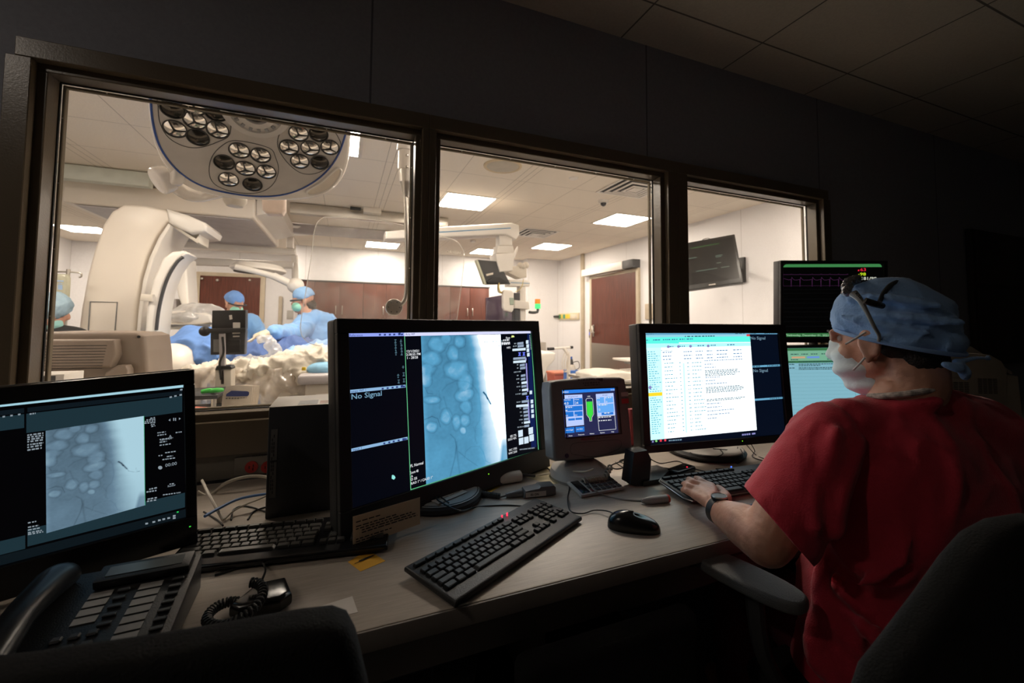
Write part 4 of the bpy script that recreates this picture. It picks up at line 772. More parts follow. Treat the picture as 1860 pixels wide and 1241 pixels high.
# ---------------------------------------------------------------- grey imaging pendant with coiled cord
a, b = PZ(948, 893, DZ+.014), PZ(1006, 886, DZ+.016); d = (b-a).normalized(); th = math.atan2(d.y, d.x)
T_ = Matrix.Translation((a+b)/2) @ Matrix.Rotation(th, 4, 'Z'); L_ = (b-a).length
r = root('imaging_pendant', (a+b)/2-V((0, 0, .014)), 'grey handheld pendant with an ISI ON label and ribbed coiled cord', 'pendant', rot=Matrix.Rotation(th, 4, 'Z'))
m_pen = mat('cool_grey_plastic', (.13, .125, .125), .35)
G(T_).prism([(-L_/2, -.013), (-L_/2+.005, .006), (L_/2-.05, .010), (L_/2-.045, .014), (L_/2-.006, .014), (L_/2, .008), (L_/2, -.013)], -.019, .019, 'y', .003).build('grip', m_pen, r)
T3 = T_ @ Matrix.Translation((-.012, -.0195, -.004)); G(T3).box((0, 0, 0), (L_*.62, .0006, .013)).build('white_label', MATS['white_paper_label'], r)
g = G(T3); text_mesh(g, 'ISI ON', -.016, -.003, .006, -.0007, bold=.0002); g.build('label_text', m_ink, r, smooth=0)
s0_ = T_ @ V((-L_/2, 0, -.004)); P = [s0_, s0_-d*.045+V((0, 0, -.003)), s0_-d*.062+V((0, .0, -.003))]
G().tube([P[0], P[1]], [.011, .006], 14, 0).build('strain_relief', m_pen, r)
st, en = P[2], PZ(812, 888, DZ+.012)
g = G(); N_ = 34; ax = (en-st); sd = V((-ax.y, ax.x, 0)).normalized(); pts = [P[1]]
for k in range(N_*8+1):
    t = k/(N_*8); pts.append(st+ax*t+(sd*math.cos(k*pi/4)+V((0, 0, 1))*math.sin(k*pi/4))*.0065)
g.tube(pts, .0022, 6, 0); g.build('coiled_cord', mat('dark_rubber_cord', (.05, .048, .045), .6), r)
# ---------------------------------------------------------------- calculator
P = [PZ(1030, 875, DZ+.02), PZ(1104, 862, DZ+.022), PZ(1060, 899, DZ+.010)]
T_, w_, d_ = frame_from(P[0], P[1], P[2], 0)
r = root('desk_calculator', T_.translation, 'white desk calculator with dark display below the injector console', 'calculator', rot=T_.to_3x3().to_4x4())
G(T_).prism([(-w_/2, -d_/2), (w_/2, -d_/2), (w_/2, d_/2), (-w_/2, d_/2)], -.009, 0, 'z', .003).build('body', mat('off_white_plastic', (.38, .37, .35), .4), r)
G(T_).box((-w_*.36, 0, .0006), (w_*.18, d_*.85, .0016), .0005).build('display', m_blkg, r)
for i in range(6):
    for j in range(4):
        G(T_).box((-w_*.18+i*w_*.122, -d_*.34+j*d_*.225, .0012), (w_*.095, d_*.16, .003), .0008, seg=1).build('button', m_drk if (i, j) != (0, 0) else mat('maroon_button', (.14, .03, .03), .5), r)
# ---------------------------------------------------------------- cradle stand (black wedge)
b0 = PZ(1170, 872, DZ)
r = root('scanner_stand', (b0.x, b0.y, DZ), 'black upright scanner cradle with wedge foot left of the typed-on keyboard', 'stand')
g = G(); g.pxprism([(1145, 880), (1152, 822), (1176, 818), (1184, 834), (1180, 886)], b0.y-.04, .045, .004); g.build('cradle', m_blk, r)
g = G(); g.prism([(.835, b0.y-.045), (.90, b0.y-.045), (.985, b0.y+.01), (.975, b0.y+.06), (.84, b0.y+.06)], DZ, DZ+.016, 'z', .004); g.build('foot', m_blk, r)
# ---------------------------------------------------------------- usb hub and cables
b0 = PZ(1238, 860, DZ)
r = root('usb_hub', (b0.x, b0.y, DZ), 'small flat black hub with a red light below the procedure log monitor', 'hub')
G().box((b0.x, b0.y, DZ+.0105), (.10, .045, .019), .007, rot=.25, seg=3).build('shell', m_blkg, r)
q = PZ(1248, 848.5, DZ+.021); G().box(q, (.003, .003, .001)).build('indicator_light', RLED, r)
mk = [([(1180, 833, .02), (1200, 842), (1230, 838), (1245, 846), (1228, 852), (1200, 850), (1190, 856), (1208, 862), (1220, 856)], 'tangle'),
      ([(1150, 830), (1128, 838), (1110, 846), (1120, 852), (1140, 846), (1125, 838), (1140, 832)], 'tangle'),
      ([(1118, 840), (1135, 850), (1150, 842), (1160, 834)], 'tangle'), ([(1340, 812, .03), (1337, 838), (1340, 842), (1352, 832, .02), (1345, 816, .03)], 'x'), ([(1354, 806, .05), (1372, 826), (1384, 832), (1410, 842), (1422, 852), (1410, 858), (1408, 862)], 'y'), ([(1365, 808, .04), (1371, 820), (1367, 830), (1390, 838), (1425, 846)], 'z'),
      ([(1254, 822, .03), (1270, 830, .031), (1300, 830, .03), (1313, 824, .03), (1308, 817, .03)], 'loop'), ([(1295, 815, .03), (1318, 817, .03), (1335, 819)], 'l2'), ([(1205, 868), (1213, 864), (1208, 857), (1218, 854)], 'hubcord'), ([(1240, 846, .02), (1290, 858), (1330, 853), (1300, 852)], 'w')]
lab = {'x': 'black cable standing in an arch right of the log monitor base', 'y': 'long black cable running from the log monitor toward the person', 'z': 'second thin black cable beside the log monitor base', 'loop': 'black cable curled on top of the log monitor base', 'l2': 'short black cable crossing the rim of the monitor base', 'hubcord': 'thin black cord hooked beside the small hub', 'w': 'black cord lying flat in front of the monitor base'}
for P, k in mk: cable(P, .0017, m_cord, lab.get(k, 'tangled thin black cable on the desk under the injector console and stand'), group='tangled cables' if k == 'tangle' else None)
cable([(1400, 802), (1430, 806), (1462, 812)], .0016, m_cord, 'thin black cable behind the procedure log monitor')
cable([(1062, 868, .05), (1070, 878, .022), (1082, 892, .02), (1104, 902), (1135, 908), (1165, 910)], .0022, mat('grey_cable', (.24, .23, .22), .5), 'grey cable running over the calculator to a white plug')
r = root('cable_plug', PZ(1190, 908, DZ), 'pale grey cable plug with a red tip beside the keyboard', 'plug')
G().tube([PZ(1165, 910, DZ+.008), PZ(1182, 909, DZ+.010), PZ(1211, 906, DZ+.010)], [.005, .010, .010], 12, 2).build('plug_body', mat('pale_grey_plug', (.28, .27, .27), .5), r)
G().tube([PZ(1211, 906, DZ+.010), PZ(1214.5, 905.6, DZ+.010)], .010, 12, 0).build('red_tip', mat('red_tip', (.5, .04, .02), .5), r)
# coiled tube behind injector
st = V((.66, 1.075, DZ+.075)); g = G(); pts = []
for k in range(18*8):
    t = k/(18*8); c = V((.66+.09*t, 1.078-.01*t, DZ+.02+.005*math.sin(t*3)+.05*max(0, t-.75)*3)); pts.append(c+V((0, math.cos(k*pi/4), math.sin(k*pi/4)))*.0085)
g.tube(pts, .0028, 6, 0); g.build('coiled_cable', mat('beige_coiled_cord', (.34, .29, .23), .5), label='beige coiled cord hanging in front of the injector console base', cat='coiled cord')
# ---------------------------------------------------------------- upright computer with lit top
r = root('desktop_computer', (-.06, 1.28, DZ), 'dark upright computer case with a lit label-covered top beside the fluoroscopy monitor', 'computer')
tz = PY(495, 741, 1.19).z
G().lohi((-.163, 1.19, DZ), (.05, 1.345, tz), .003).build('case', mat('dark_blue_grey_case', (.035, .037, .043), .6), r)
G().lohi((-.163, 1.19, tz), (.05, 1.345, tz+.002), .001).build('top_panel', mat('white_case_top', (.62, .58, .52), .45), r)
G().lohi((-.10, 1.20, tz+.0022), (-.055, 1.255, tz+.0028)).build('grey_label', mat('grey_label', (.3, .3, .3), .5), r)
g = G(); [g.lohi((-.05, 1.2+.012*k, tz+.0022), (-.002, 1.202+.012*k, tz+.0026)) for k in range(4)]; g.build('red_print', mat('red_print', (.5, .08, .06), .6), r)
g = G(); [g.lohi((-.156, 1.189, a_), (-.142, 1.1901, b_)) for a_, b_ in ((.88, .955), (.79, .875))]; g.build('side_label', mat('grey_side_label', (.16, .155, .15), .6), r)
g = G(); [g.lohi((-.154+.004*j, 1.1883, .80+.009*i), (-.152+.004*j, 1.1887, .807+.009*i)) for i in range(16) for j in range(2) if (i+j) % 5]; g.build('side_label_print', m_blk, r, kind='stuff')
# ---------------------------------------------------------------- wall bits under the window
r = root('outlet_panel', (-.25, WY0, .80), 'wall panel with red hospital outlets under the window', 'outlet panel')
pl = mat('dark_beige_steel_plate', (.20, .18, .15), .5)
G().lohi((-.55, WY0+.004, DZ+.002), (-.165, WY0+.0185, .855), .002).build('raceway', pl, r)
a = PY(427, 830, WY0); b = PY(498, 880, WY0); G().lohi((a.x, WY0-.004, DZ+.01), (-.06, WY0+.004, a.z-.003), .002).build('cover_plate', pl, r)
g = G(); word(g, TM((0, WY0-.0042, .8)), 'ISOLATED', 458, 830.5, 4, wpx=24, y=-.0006); g.build('plate_text', m_ink, r, smooth=0)
m_red = mat('red_outlet', (.42, .03, .025), .5)
for px_ in (457, 486):
    c = PY(px_, 848, WY0-.004); g = G(); g.cyl((c.x, WY0-.004, c.z), (c.x, WY0-.009, c.z), .0175, n=28); o = g.build('outlet', m_red, r)
    g = G(); [g.lohi((c.x+dx, WY0-.0096, c.z+dz_-.004), (c.x+dx+.0025, WY0-.009, c.z+dz_+.004)) for dx, dz_ in ((-.007, 0), (.004, .004), (.003, -.006))]; g.build('slot', m_blk, o)
G().lohi((.55, WY0+.002, .80), (1.35, WY0+.018, .862), .002).build('wall_conduit', m_drk, label='black cable raceway under the window behind the injector console', cat='raceway')
a = PY(1141, 742, 1.40); b = PY(1155, 776, 1.40); G().lohi((a.x-.005, 1.38, DZ), (a.x+.07, 1.40, a.z), .003).build('red_binder', mat('dark_red_card', (.38, .06, .07), .6), label='dark red binder standing behind the injector console', cat='binder')
# cables behind the left monitor
cable([(367, 873, .05), (380, 900, .045), (405, 945, .01)], .0035, m_cordw, 'stiff white cable bent behind the left monitor edge')
cable([V((-.36, 1.42, DZ+.01)), PY(380, 901, 1.42), PY(410, 878, 1.42), PY(450, 866, 1.42), PY(490, 868, 1.42), PY(540, 885, 1.42)], .0045, m_cordw, 'thick white cable arching in front of the red outlets')
cable([PZ(372, 938, DZ+.03), PZ(395, 925, DZ+.03), PZ(430, 908, DZ+.03), PZ(465, 900, DZ+.03), PZ(500, 896, DZ+.03)], .0035, m_cordb, 'blue network cable behind the left keyboard')
cable([(405, 946, .005), (425, 928, .01), (450, 915, .02), (475, 905, .03), (495, 895, .03)], .0022, m_cordw, 'thin white cable curving up behind the left keyboard')
cable([(370, 930), (395, 945), (405, 955)], .002, m_cord, 'black cable end beside the left monitor'); cable([(450, 944), (460, 930), (480, 922), (500, 920)], .002, m_cord, 'black cable arching behind the keyboard to the computer'); cable([(420, 945), (425, 925), (450, 920), (500, 936)], .002, m_cord, 'lower black cable behind the left keyboard')
# ---------------------------------------------------------------- telephone
T_, w_, d_ = frame_from(PZ(205, 1012, DZ+.075), PZ(378, 1008, DZ+.075), PZ(70, 1178, DZ+.03), 0)
c = V((-.325, .812, DZ)); ang = math.radians(2)
T_ = Matrix.Translation(c) @ Matrix.Rotation(ang, 4, 'Z')
r = root('desk_telephone', c, 'black office telephone with key columns in front of the left monitor', 'telephone', rot=Matrix.Rotation(ang, 4, 'Z'))
W2, D2 = .105, .115
G(T_).prism([(-D2, 0), (D2, 0), (D2, .062), (-D2, .022)], -W2, W2, 'x', .004).build('base', m_blk, r)
Ts = T_ @ Matrix.Translation((0, 0, .042)) @ Matrix.Rotation(math.atan2(.04, 2*D2), 4, 'X')
G(Ts).box((.035, .088, .008), (.125, .04, .014), .003).build('display_housing', m_blk, r); G(Ts).box((.035, .088, .0155), (.10, .022, .001)).build('display', mat('grey_lcd', (.09, .095, .09), .3), r)
m_lbl = mat('grey_paper_strip', (.30, .29, .28), .6)
for x0_, n_, l_ in ((-.012, 4, .028), (.05, 9, .03)):
    for k in range(n_): G(Ts).box((x0_, .056-k*.0165, .001), (l_, .0125, .001)).build('label_strip', m_lbl, r)
for x0_, n_, sy in ((.016, 5, .056), (.085, 9, .058)):
    for k in range(n_): G(Ts).box((x0_, sy-k*.0165, .002), (.016, .006, .004), .001, seg=1).build('line_key', m_drk, r)
for i in range(3):
    for j in range(4): G(Ts).box((-.03+i*.019, -.022-j*.019, .002), (.013, .010, .005), .002, seg=1).build('dial_key', m_drk, r)
g = G(Ts); hx = -.078
g.tube([(hx, -.105, .010), (hx, -.085, .018), (hx, 0, .030), (hx, .085, .018), (hx, .105, .010)], [.024, .026, .020, .026, .024], 18, 5, flat=.8); g.build('handset', mat('smooth_black_handset', (.014, .015, .018), .3), r)
# coiled cord loop and the black foot pedal next to the phone
cx, cy = -.165, .80; g = G(); pts = []
for k in range(46*8):
    t = k/(46*8)*1.35*2*pi-.6; cen = V((cx+.030*math.cos(t)*1.0+.004*t, cy+.040*math.sin(t), DZ+.010+.004*t)); rad = V((math.cos(t), math.sin(t), 0)); pts.append(cen+(rad*math.cos(k*pi/4)+V((0, 0, 1))*math.sin(k*pi/4))*.0065)
g.tube(pts, .0019, 6, 0); g.build('coiled_cord', m_cord, bpy.data.objects['desk_telephone'])
mx_ = PZ(478, 1100, DZ); r = root('handheld_microphone', (mx_.x, mx_.y, DZ), 'black handheld microphone standing by the coiled cord loop', 'microphone')
g = G(); g.prism([(mx_.x-.045, mx_.y-.02), (mx_.x-.015, mx_.y+.03), (mx_.x+.03, mx_.y+.032), (mx_.x+.045, mx_.y-.02), (mx_.x+.03, mx_.y-.035), (mx_.x-.03, mx_.y-.035)], DZ, DZ+.026, 'z', .009, 4); g.build('body', m_blkg, r)
G().tube([(mx_.x, mx_.y+.02, DZ+.026), PZ(474, 1060, DZ+.03), PZ(482, 1035, DZ+.02), PZ(472, 1022, DZ+.006), PZ(440, 1030, DZ+.003), PZ(390, 1045, DZ+.003)], .002, 8).build('cord', m_cord, r)
cable([(390, 1040), (430, 1022), (470, 1012), (500, 1006)], .0012, m_cordw, 'thin pale wire on the desk in front of the left keyboard')
# ---------------------------------------------------------------- printer at the right
yp = 1.10
r = root('laser_printer', (2.95, yp+.2, DZ), 'beige laser printer with louvred side vents at the right end of the desk', 'printer')
m_pr = mat('beige_printer_plastic', (.32, .28, .225), .5, bump=.05, bs=400)
A_ = PZ(1712, 782, DZ); B_ = PZ(1826, 786, DZ)
th = math.atan2(B_.y-A_.y, B_.x-A_.x); TP = Matrix.Translation(B_) @ Matrix.Rotation(th, 4, 'Z')   # x along the side panel, front corner at origin
def lp(px, py):  # point on the printer side plane
    I = TP.inverted(); o = I @ EYE; d = I.to_3x3() @ ray(px, py); k = -o.y/d.y; p = o+d*k; return p.x, p.z
g = G(TP); top = [lp(x, y) for x, y in ((1690, 636), (1772, 642), (1800, 645), (1820, 656), (1830, 672))]
xb = -.46; g.prism([(xb, 0)]+[(xb, top[0][1])]+[(x, z) for x, z in top[1:]]+[(lp(1830, 690)[0], lp(1830, 690)[1]), (0, 0)], 0, .38, 'y', .006); g.build('side_shell', m_pr, r)
g = G(TP); g.prism([(.002, .004), (.002, lp(1832, 686)[1]), (.02, lp(1832, 680)[1]), (.075, lp(1832, 684)[1]), (.085, .03), (.07, .004)], .01, .37, 'y', .006); g.build('front_tray', m_pr, r)
g = G(TP); g.prism([(xb, top[0][1]+.001), (xb+.02, top[0][1]+.02), (-.1, top[0][1]+.018), (-.02, top[3][1]+.005), (.06, lp(1832, 676)[1]), (.06, lp(1832, 682)[1]), (-.01, top[4][1]), (-.03, top[3][1]-.004), (-.12, top[1][1])], .02, .36, 'y', .003); g.build('top_cover', m_pr, r)
fx0, fz0 = lp(1712, 680); fx1, fz1 = lp(1825, 738); g = G(TP); g.lohi((fx0, -.0025, fz1), (fx1, .001, lp(1825, 690)[1]), .002); vp = g.build('vent_panel', mat('beige_vent_plate', (.28, .245, .20), .5), r)
for (x0_, y0_, x1_, y1_) in ((1720, 693, 1761, 728), (1774, 687, 1812, 716)):
    a, b = lp(x0_, y0_), lp(x1_, y1_); g = G(TP)
    for i in range(11):
        for j in range(4): g.lohi((a[0]+(b[0]-a[0])*(j+.1)/4, -.0032, b[1]+(a[1]-b[1])*(i+.25)/11), (a[0]+(b[0]-a[0])*(j+.9)/4, -.0024, b[1]+(a[1]-b[1])*(i+.75)/11))
    g.build('louvre', m_blk, vp, kind='stuff')
# ---------------------------------------------------------------- wall storage at far right
r = root('wall_cabinet', (3.5, WY0-.15, 1.35), 'dark wall cabinet hardly visible in the far right corner', 'cabinet')
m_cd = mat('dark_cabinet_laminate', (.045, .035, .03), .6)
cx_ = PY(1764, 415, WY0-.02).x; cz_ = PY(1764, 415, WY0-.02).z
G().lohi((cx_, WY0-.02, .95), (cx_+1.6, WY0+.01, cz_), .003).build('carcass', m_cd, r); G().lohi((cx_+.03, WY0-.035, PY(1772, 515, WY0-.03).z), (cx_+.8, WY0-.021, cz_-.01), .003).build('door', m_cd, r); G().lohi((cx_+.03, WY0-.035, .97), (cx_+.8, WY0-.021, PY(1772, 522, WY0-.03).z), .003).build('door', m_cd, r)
# ---------------------------------------------------------------- chairs
m_mesh = mat('black_chair_fabric', (.005, .005, .0055), .9, bump=.3, bs=400); m_arm = mat('dark_soft_armrest', (.13, .13, .128), .55, bump=.25, bs=500, spec=.4)
def chair_base(r, x, y, seat_z=.48):
    g = G(); g.tube([(x, y, .09), (x, y, seat_z-.03)], .028, 16, 0); g.build('gas_column', m_drk, r)
    for k in range(5):
        a = k*2*pi/5+.3; e = V((x+.30*math.cos(a), y+.30*math.sin(a), .075)); G().tube([(x, y, .11), e], [.03, .018], 10, 0).build('leg', m_drk, r)
        G().cyl(e+V((-math.sin(a)*.022, math.cos(a)*.022, -.043)), e+V((math.sin(a)*.022, -math.cos(a)*.022, -.043)), .03, n=16, bev=.004).build('caster', m_blk, r)
r = root('office_chair', (-.25, .45, 0), 'dark office chair whose blurred backrest fills the lower left corner', 'office chair')
g = G(); g.pxprism([(-260, 1290), (0, 1258), (300, 1206), (540, 1158), (602, 1150), (632, 1160), (648, 1190), (672, 1290), (700, 1480), (-260, 1540)], .40, .05, .016, 4); g.build('backrest', m_mesh, r)
G().lohi((-.50, .36, .44), (-.02, .66, .50), .03, 4).build('seat', m_mesh, r); G().tube([(-.22, .37, .46), (-.22, .36, .62), (-.22, .385, .80)], .02, 10).build('back_stem', m_drk, r); chair_base(r, -.26, .50)
r = root('office_chair', (.42, .95, 0), 'black chair with rounded armrest pushed under the desk', 'office chair')
def pad(c, l, w, ang, t=.022, name='armrest', par=None, m=m_arm, tz=0):
    g = G(Matrix.Translation(c) @ Matrix.Rotation(ang, 4, 'Z') @ Matrix.Rotation(tz, 4, 'Y')); n = 28; out = []
    for k in range(n): a = 2*pi*k/n; ca, sa = math.cos(a), math.sin(a); out.append((l/2*abs(ca)**.75*(1 if ca > 0 else -1), w/2*abs(sa)**.75*(1 if sa > 0 else -1)))
    g.prism(out, -t, 0, 'z', .007, 4); return g.build(name, m, par)
a_ = PZ(828, 1178, .58); pad(V((a_.x, a_.y, .58)), .24, .085, math.radians(70), par=r)
G().tube([(a_.x, a_.y, .56), (a_.x+.02, a_.y+.02, .46), (a_.x+.08, a_.y+.03, .44)], .014, 8).build('arm_post', m_drk, r)
G().lohi((a_.x+.04, a_.y-.10, .43), (a_.x+.46, a_.y+.30, .49), .03, 4).build('seat', m_mesh, r); chair_base(r, a_.x+.25, a_.y+.1)
G().lohi((a_.x+.06, a_.y-.19, .52), (a_.x+.44, a_.y-.14, .66), .02, 3).build('backrest', m_mesh, r)
# chair the person sits on
r = root('office_chair', (1.05, .45, 0), 'dark office chair the person in red scrubs sits on', 'office chair')
a1_, a2_ = PZ(1292, 1008, .712), PZ(1425, 1080, .704); c = (a1_+a2_)/2; ang = math.atan2(a2_.y-a1_.y, a2_.x-a1_.x); L_ = (a2_-a1_).length
pad(V((c.x, c.y, .711)), L_+.075, .088, ang, .024, par=r)
G().tube([(c.x+.01, c.y-.01, .68), (c.x+.02, c.y-.02, .56), (c.x+.10, c.y-.02, .45), (c.x+.16, c.y-.04, .44)], [.018, .016, .016, .016], 10).build('arm_post', m_drk, r)
G().lohi((.85, .30, .42), (1.33, .72, .48), .03, 4).build('seat', m_mesh, r); chair_base(r, 1.09, .46)
pad(V((1.40, .50, .70)), .25, .085, math.radians(80), .024, par=r); G().tube([(1.40, .50, .68), (1.36, .50, .46), (1.28, .48, .44)], .016, 10).build('arm_post', m_drk, r)
g = G(); g.pxprism([(1590, 1420), (1640, 1250), (1690, 1180), (1745, 1100), (1790, 1030), (1826, 985), (1868, 960), (1920, 950), (2080, 970), (2180, 1060), (2180, 1450)], .235, .04, .014, 4); g.build('backrest', m_mesh, r)
G().tube([(1.12, .33, .45), (1.08, .25, .50), (1.08, .275, .70)], .02, 10).build('back_stem', m_drk, r)
# ================================================================= PROCEDURE ROOM
def shell(g, name, m, parent=None, vox=.01, sm=6, disp=None, loc=None, **k):
    """fuse the overlapping solids in g into one continuous skin"""
    me = bpy.data.meshes.new('t'); g.bm.to_mesh(me); g.bm.free(); o = bpy.data.objects.new('t', me); COL.objects.link(o)
    r = o.modifiers.new('r', 'REMESH'); r.mode = 'VOXEL'; r.voxel_size = vox; s = o.modifiers.new('s', 'SMOOTH'); s.iterations = sm; s.factor = .5
    bpy.context.view_layer.update(); m2 = bpy.data.meshes.new_from_object(o.evaluated_get(bpy.context.evaluated_depsgraph_get())); bpy.data.objects.remove(o); bpy.data.meshes.remove(me)
    q = G(); q.bm.from_mesh(m2); bpy.data.meshes.remove(m2)
    if disp:
        q.bm.normal_update(); nn = [(v, v.normal.copy()) for v in q.bm.verts]
        for v, n in nn: v.co += n*disp(v.co, n)
    return q.build(name, m, parent, smooth=180, loc=loc, **k)
def limb(g, pts, rad, n=16, sm=4):
    g.tube(pts, rad, n, sm); g.sph(pts[0], rad[0]*.98 if isinstance(rad, list) else rad, 14); g.sph(pts[-1], rad[-1]*.98 if isinstance(rad, list) else rad, 14)
def wr(a, s, st=(1, 1, 1), off=0):
    return lambda p, n: a*(noise.noise(V((p.x*s*st[0]+off, p.y*s*st[1], p.z*s*st[2])))+.5*noise.noise(V((p.x*s*2.3*st[0], p.y*s*2.3*st[1]+off, p.z*s*2.3*st[2]))))
m_car = mat('cream_equipment_shell', (.88, .81, .72), .35, var=.015); m_car2 = mat('warm_white_shell', (.90, .86, .80), .3, var=.015)
m_lav = mat('grey_lavender_metal', (.50, .47, .48), .45); m_frm = mat('tan_door_frame', (.45, .38, .28), .45)
m_plas = clear('clear_plastic_sheet', refl=.12, haze=.28, smudge=.45, hazecol=(.95, .88, .80), rough=.15)
def crease(a, s, st=(1, 1, 1), off=0, b=0):
    # ridged noise: sharp folds with soft hollows between them
    def f(p, n):
        q = V((p.x*s*st[0]+off, p.y*s*st[1], p.z*s*st[2])); q += V((noise.noise(q*.7+V((5, 0, 0))), noise.noise(q*.7+V((0, 7, 0))), 0))*.8
        r1 = 1-abs(noise.noise(q))*2.6; r2 = 1-abs(noise.noise(q*2.1+V((3, 3, 3))))*2.6
        return a*(max(0, r1)**2*.9+max(0, r2)**2*.35-.35)+(b*noise.noise(p*3) if b else 0)
    return f
# ---- doors
def door(name, P, axis, label_frame=True): pass
yA, yB = 5.50, 6.80
G().lohi((RX-.045, yA, 0), (RX-.005, yB, 2.06)).build('door_1', m_wood, kind='structure', smooth=0)
d1 = bpy.data.objects['door_1']
G().lohi((RX-.05, yA, 0), (RX-.0455, yB, .86)).build('kick_plate', m_steel, d1)
g = G(); g.lohi((RX-.06, yB-.10, .98), (RX-.0505, yB-.055, 1.2), .004); g.tube([(RX-.06, yB-.08, 1.06), (RX-.10, yB-.08, 1.06), (RX-.105, yB-.20, 1.06)], .012, 8, 2); g.tube([(RX-.06, yB-.08, 1.18), (RX-.09, yB-.08, 1.16), (RX-.09, yB-.12, 1.02)], .010, 8, 2); g.build('door_handle', m_steel, d1)
g = G(); g.lohi((RX-.05, yA-.06, 0), (RX, yA, 2.12), .003); g.lohi((RX-.05, yB, 0), (RX, yB+.06, 2.12), .003); g.lohi((RX-.05, yA, 2.06), (RX, yB, 2.12), .003); g.build('trim_1', m_frm, kind='structure')
r = root('door_operator', (RX-.09, 6.2, 2.12), 'white automatic door opener box above the right wood door', 'door opener')
G().lohi((RX-.15, 5.72, 2.125), (RX-.002, 7.0, 2.25), .006).build('cover', m_wht, r); G().lohi((RX-.152, 5.44, 2.12), (RX-.002, 5.71, 2.255), .006).build('end_cap', m_drk, r); G().tube([(RX-.08, 6.6, 2.11), (RX-.10, 6.2, 2.10), (RX-.08, 5.8, 2.11)], .012, 8, 2).build('arm', m_steel, r)
# far left door
a, b = PY(362, 560, 9.52).x, PY(472, 560, 9.52).x; zt_ = PY(420, 503, 9.52).z
d2_ = G().lohi((a, 9.50, 0), (b, 9.54, zt_)).build('door_2', m_wood, kind='structure', smooth=0)
g = G(); g.lohi((a-.07, 9.48, 0), (a, 9.549, zt_+.07), .003); g.lohi((b, 9.48, 0), (b+.08, 9.549, zt_+.07), .003); g.lohi((a, 9.48, zt_), (b, 9.549, zt_+.07), .003); g.build('trim_2', m_frm, kind='structure')
for px_ in (367, 395, 454): c = PY(px_, 506 if px_ < 370 else 509, 9.49); G().sph(c, .028, 10).build('door_hardware', m_steel, d2_)
# corner guards
c = PX(1059.5, 560, RX-.01); G().lohi((RX-.05, c.y-.045, 0), (RX, c.y+.045, OZ), .008).build('trim_3', m_frm, kind='structure')
c = PY(508, 580, 9.45); G().lohi((c.x-.035, 9.47, 0), (c.x+.035, 9.549, PY(508, 538, 9.45).z), .02, 3).build('corner_guard', mat('tan_metal_guard', (.42, .36, .28), .4), label='tan metal upright guard on the far wall right of the far door', cat='guard')
c = PY(527, 572, 9.54); G().lohi((c.x-.06, 9.535, c.z-.09), (c.x+.06, 9.55, c.z+.09), .005).build('wall_plate', mat('grey_wall_plate', (.45, .43, .40), .5), label='grey wall plate on the far wall between the two surgeons', cat='wall plate')
# ---- wood cabinets on the back wall
ctz = 1.935
def cabinet(x0, x1, label):
    yc = 8.16; r = root('wood_cabinet', ((x0+x1)/2, yc, 0), label, 'cabinet', 'wood cabinets along the far wall')
    G().lohi((x0+.002, yc, 0), (x1-.002, BX-.002, ctz-.004)).build('carcass', m_wood, r, smooth=0)
    nd = 2 if x1-x0 > .5 else 1
    for k in range(nd):
        a, b = x0+(x1-x0)*k/nd+.003, x0+(x1-x0)*(k+1)/nd-.003; d = G().lohi((a, yc-.022, .1), (b, yc-.001, ctz-.01), .002).build('door', m_wood, r)
        hx = b-.05 if (k == 0 and nd == 2) else a+.05; G().tube([(hx, yc-.024, 1.36), (hx, yc-.05, 1.37), (hx, yc-.05, 1.49), (hx, yc-.024, 1.50)], .008, 8, 2).build('handle', m_steel, d)
for x0, x1, l in ((-.73, -.475, 'narrow reddish wood cabinet at the left end of the far wall row'), (-.475, .335, 'reddish wood cabinet behind the surgeon with the outstretched arm'), (.335, 1.145, 'reddish wood cabinet behind the round steel disc and pole'), (1.145, 1.955, 'reddish wood cabinet just right of the window mullion'), (1.955, 2.765, 'reddish wood cabinet right end of the row behind the boom monitor')): cabinet(x0, x1, l)
G().lohi((-.74, 8.13, ctz-.003), (2.78, BX-.002, ctz+.02), .002).build('cabinet_cornice', m_drk, label='thin dark strip along the top of the far wood cabinets', cat='strip')
# ---- ceiling fittings
r = root('ceiling_speaker', (1.27, 3.4, OZ), 'large round ceiling grille above the middle window', 'ceiling grille')
G().lathe([(0, -.012), (.11, -.012), (.14, -.006), (.15, 0), (0, 0)], (1.27, 3.4, OZ-.001)).build('grille', mat('tan_grille', (.50, .45, .37), .6), r); G().lathe([(.14, -.003), (.150, -.012), (.168, -.006), (.170, 0)], (1.27, 3.4, OZ-.001)).build('rim', mat('ochre_rim', (.62, .50, .32), .5), r)
c = PZ(1042, 323, OZ); G().lathe([(0, -.012), (.04, -.012), (.045, 0), (0, 0)], c).build('sprinkler_cover', m_wht, label='small white disc on the ceiling right of the round grille', cat='ceiling disc')
c = PZ(859, 437, OZ-.01); G().lathe([(0, -.03), (.04, -.028), (.045, 0), (0, 0)], c).build('smoke_detector', m_wht, label='small white disc on the ceiling beyond the boom arm', cat='ceiling disc')
c = PZ(1096, 369, OZ-.03); r = root('dome_camera', (c.x, c.y, OZ), 'small white dome camera under the ceiling of the procedure room', 'camera')
G().cyl((c.x, c.y, OZ-.03), (c.x, c.y, OZ-.002), .05, .06, 24).build('mount', m_wht, r); G().sph((c.x, c.y, OZ-.035), .032, 16).build('dome', m_drk, r)
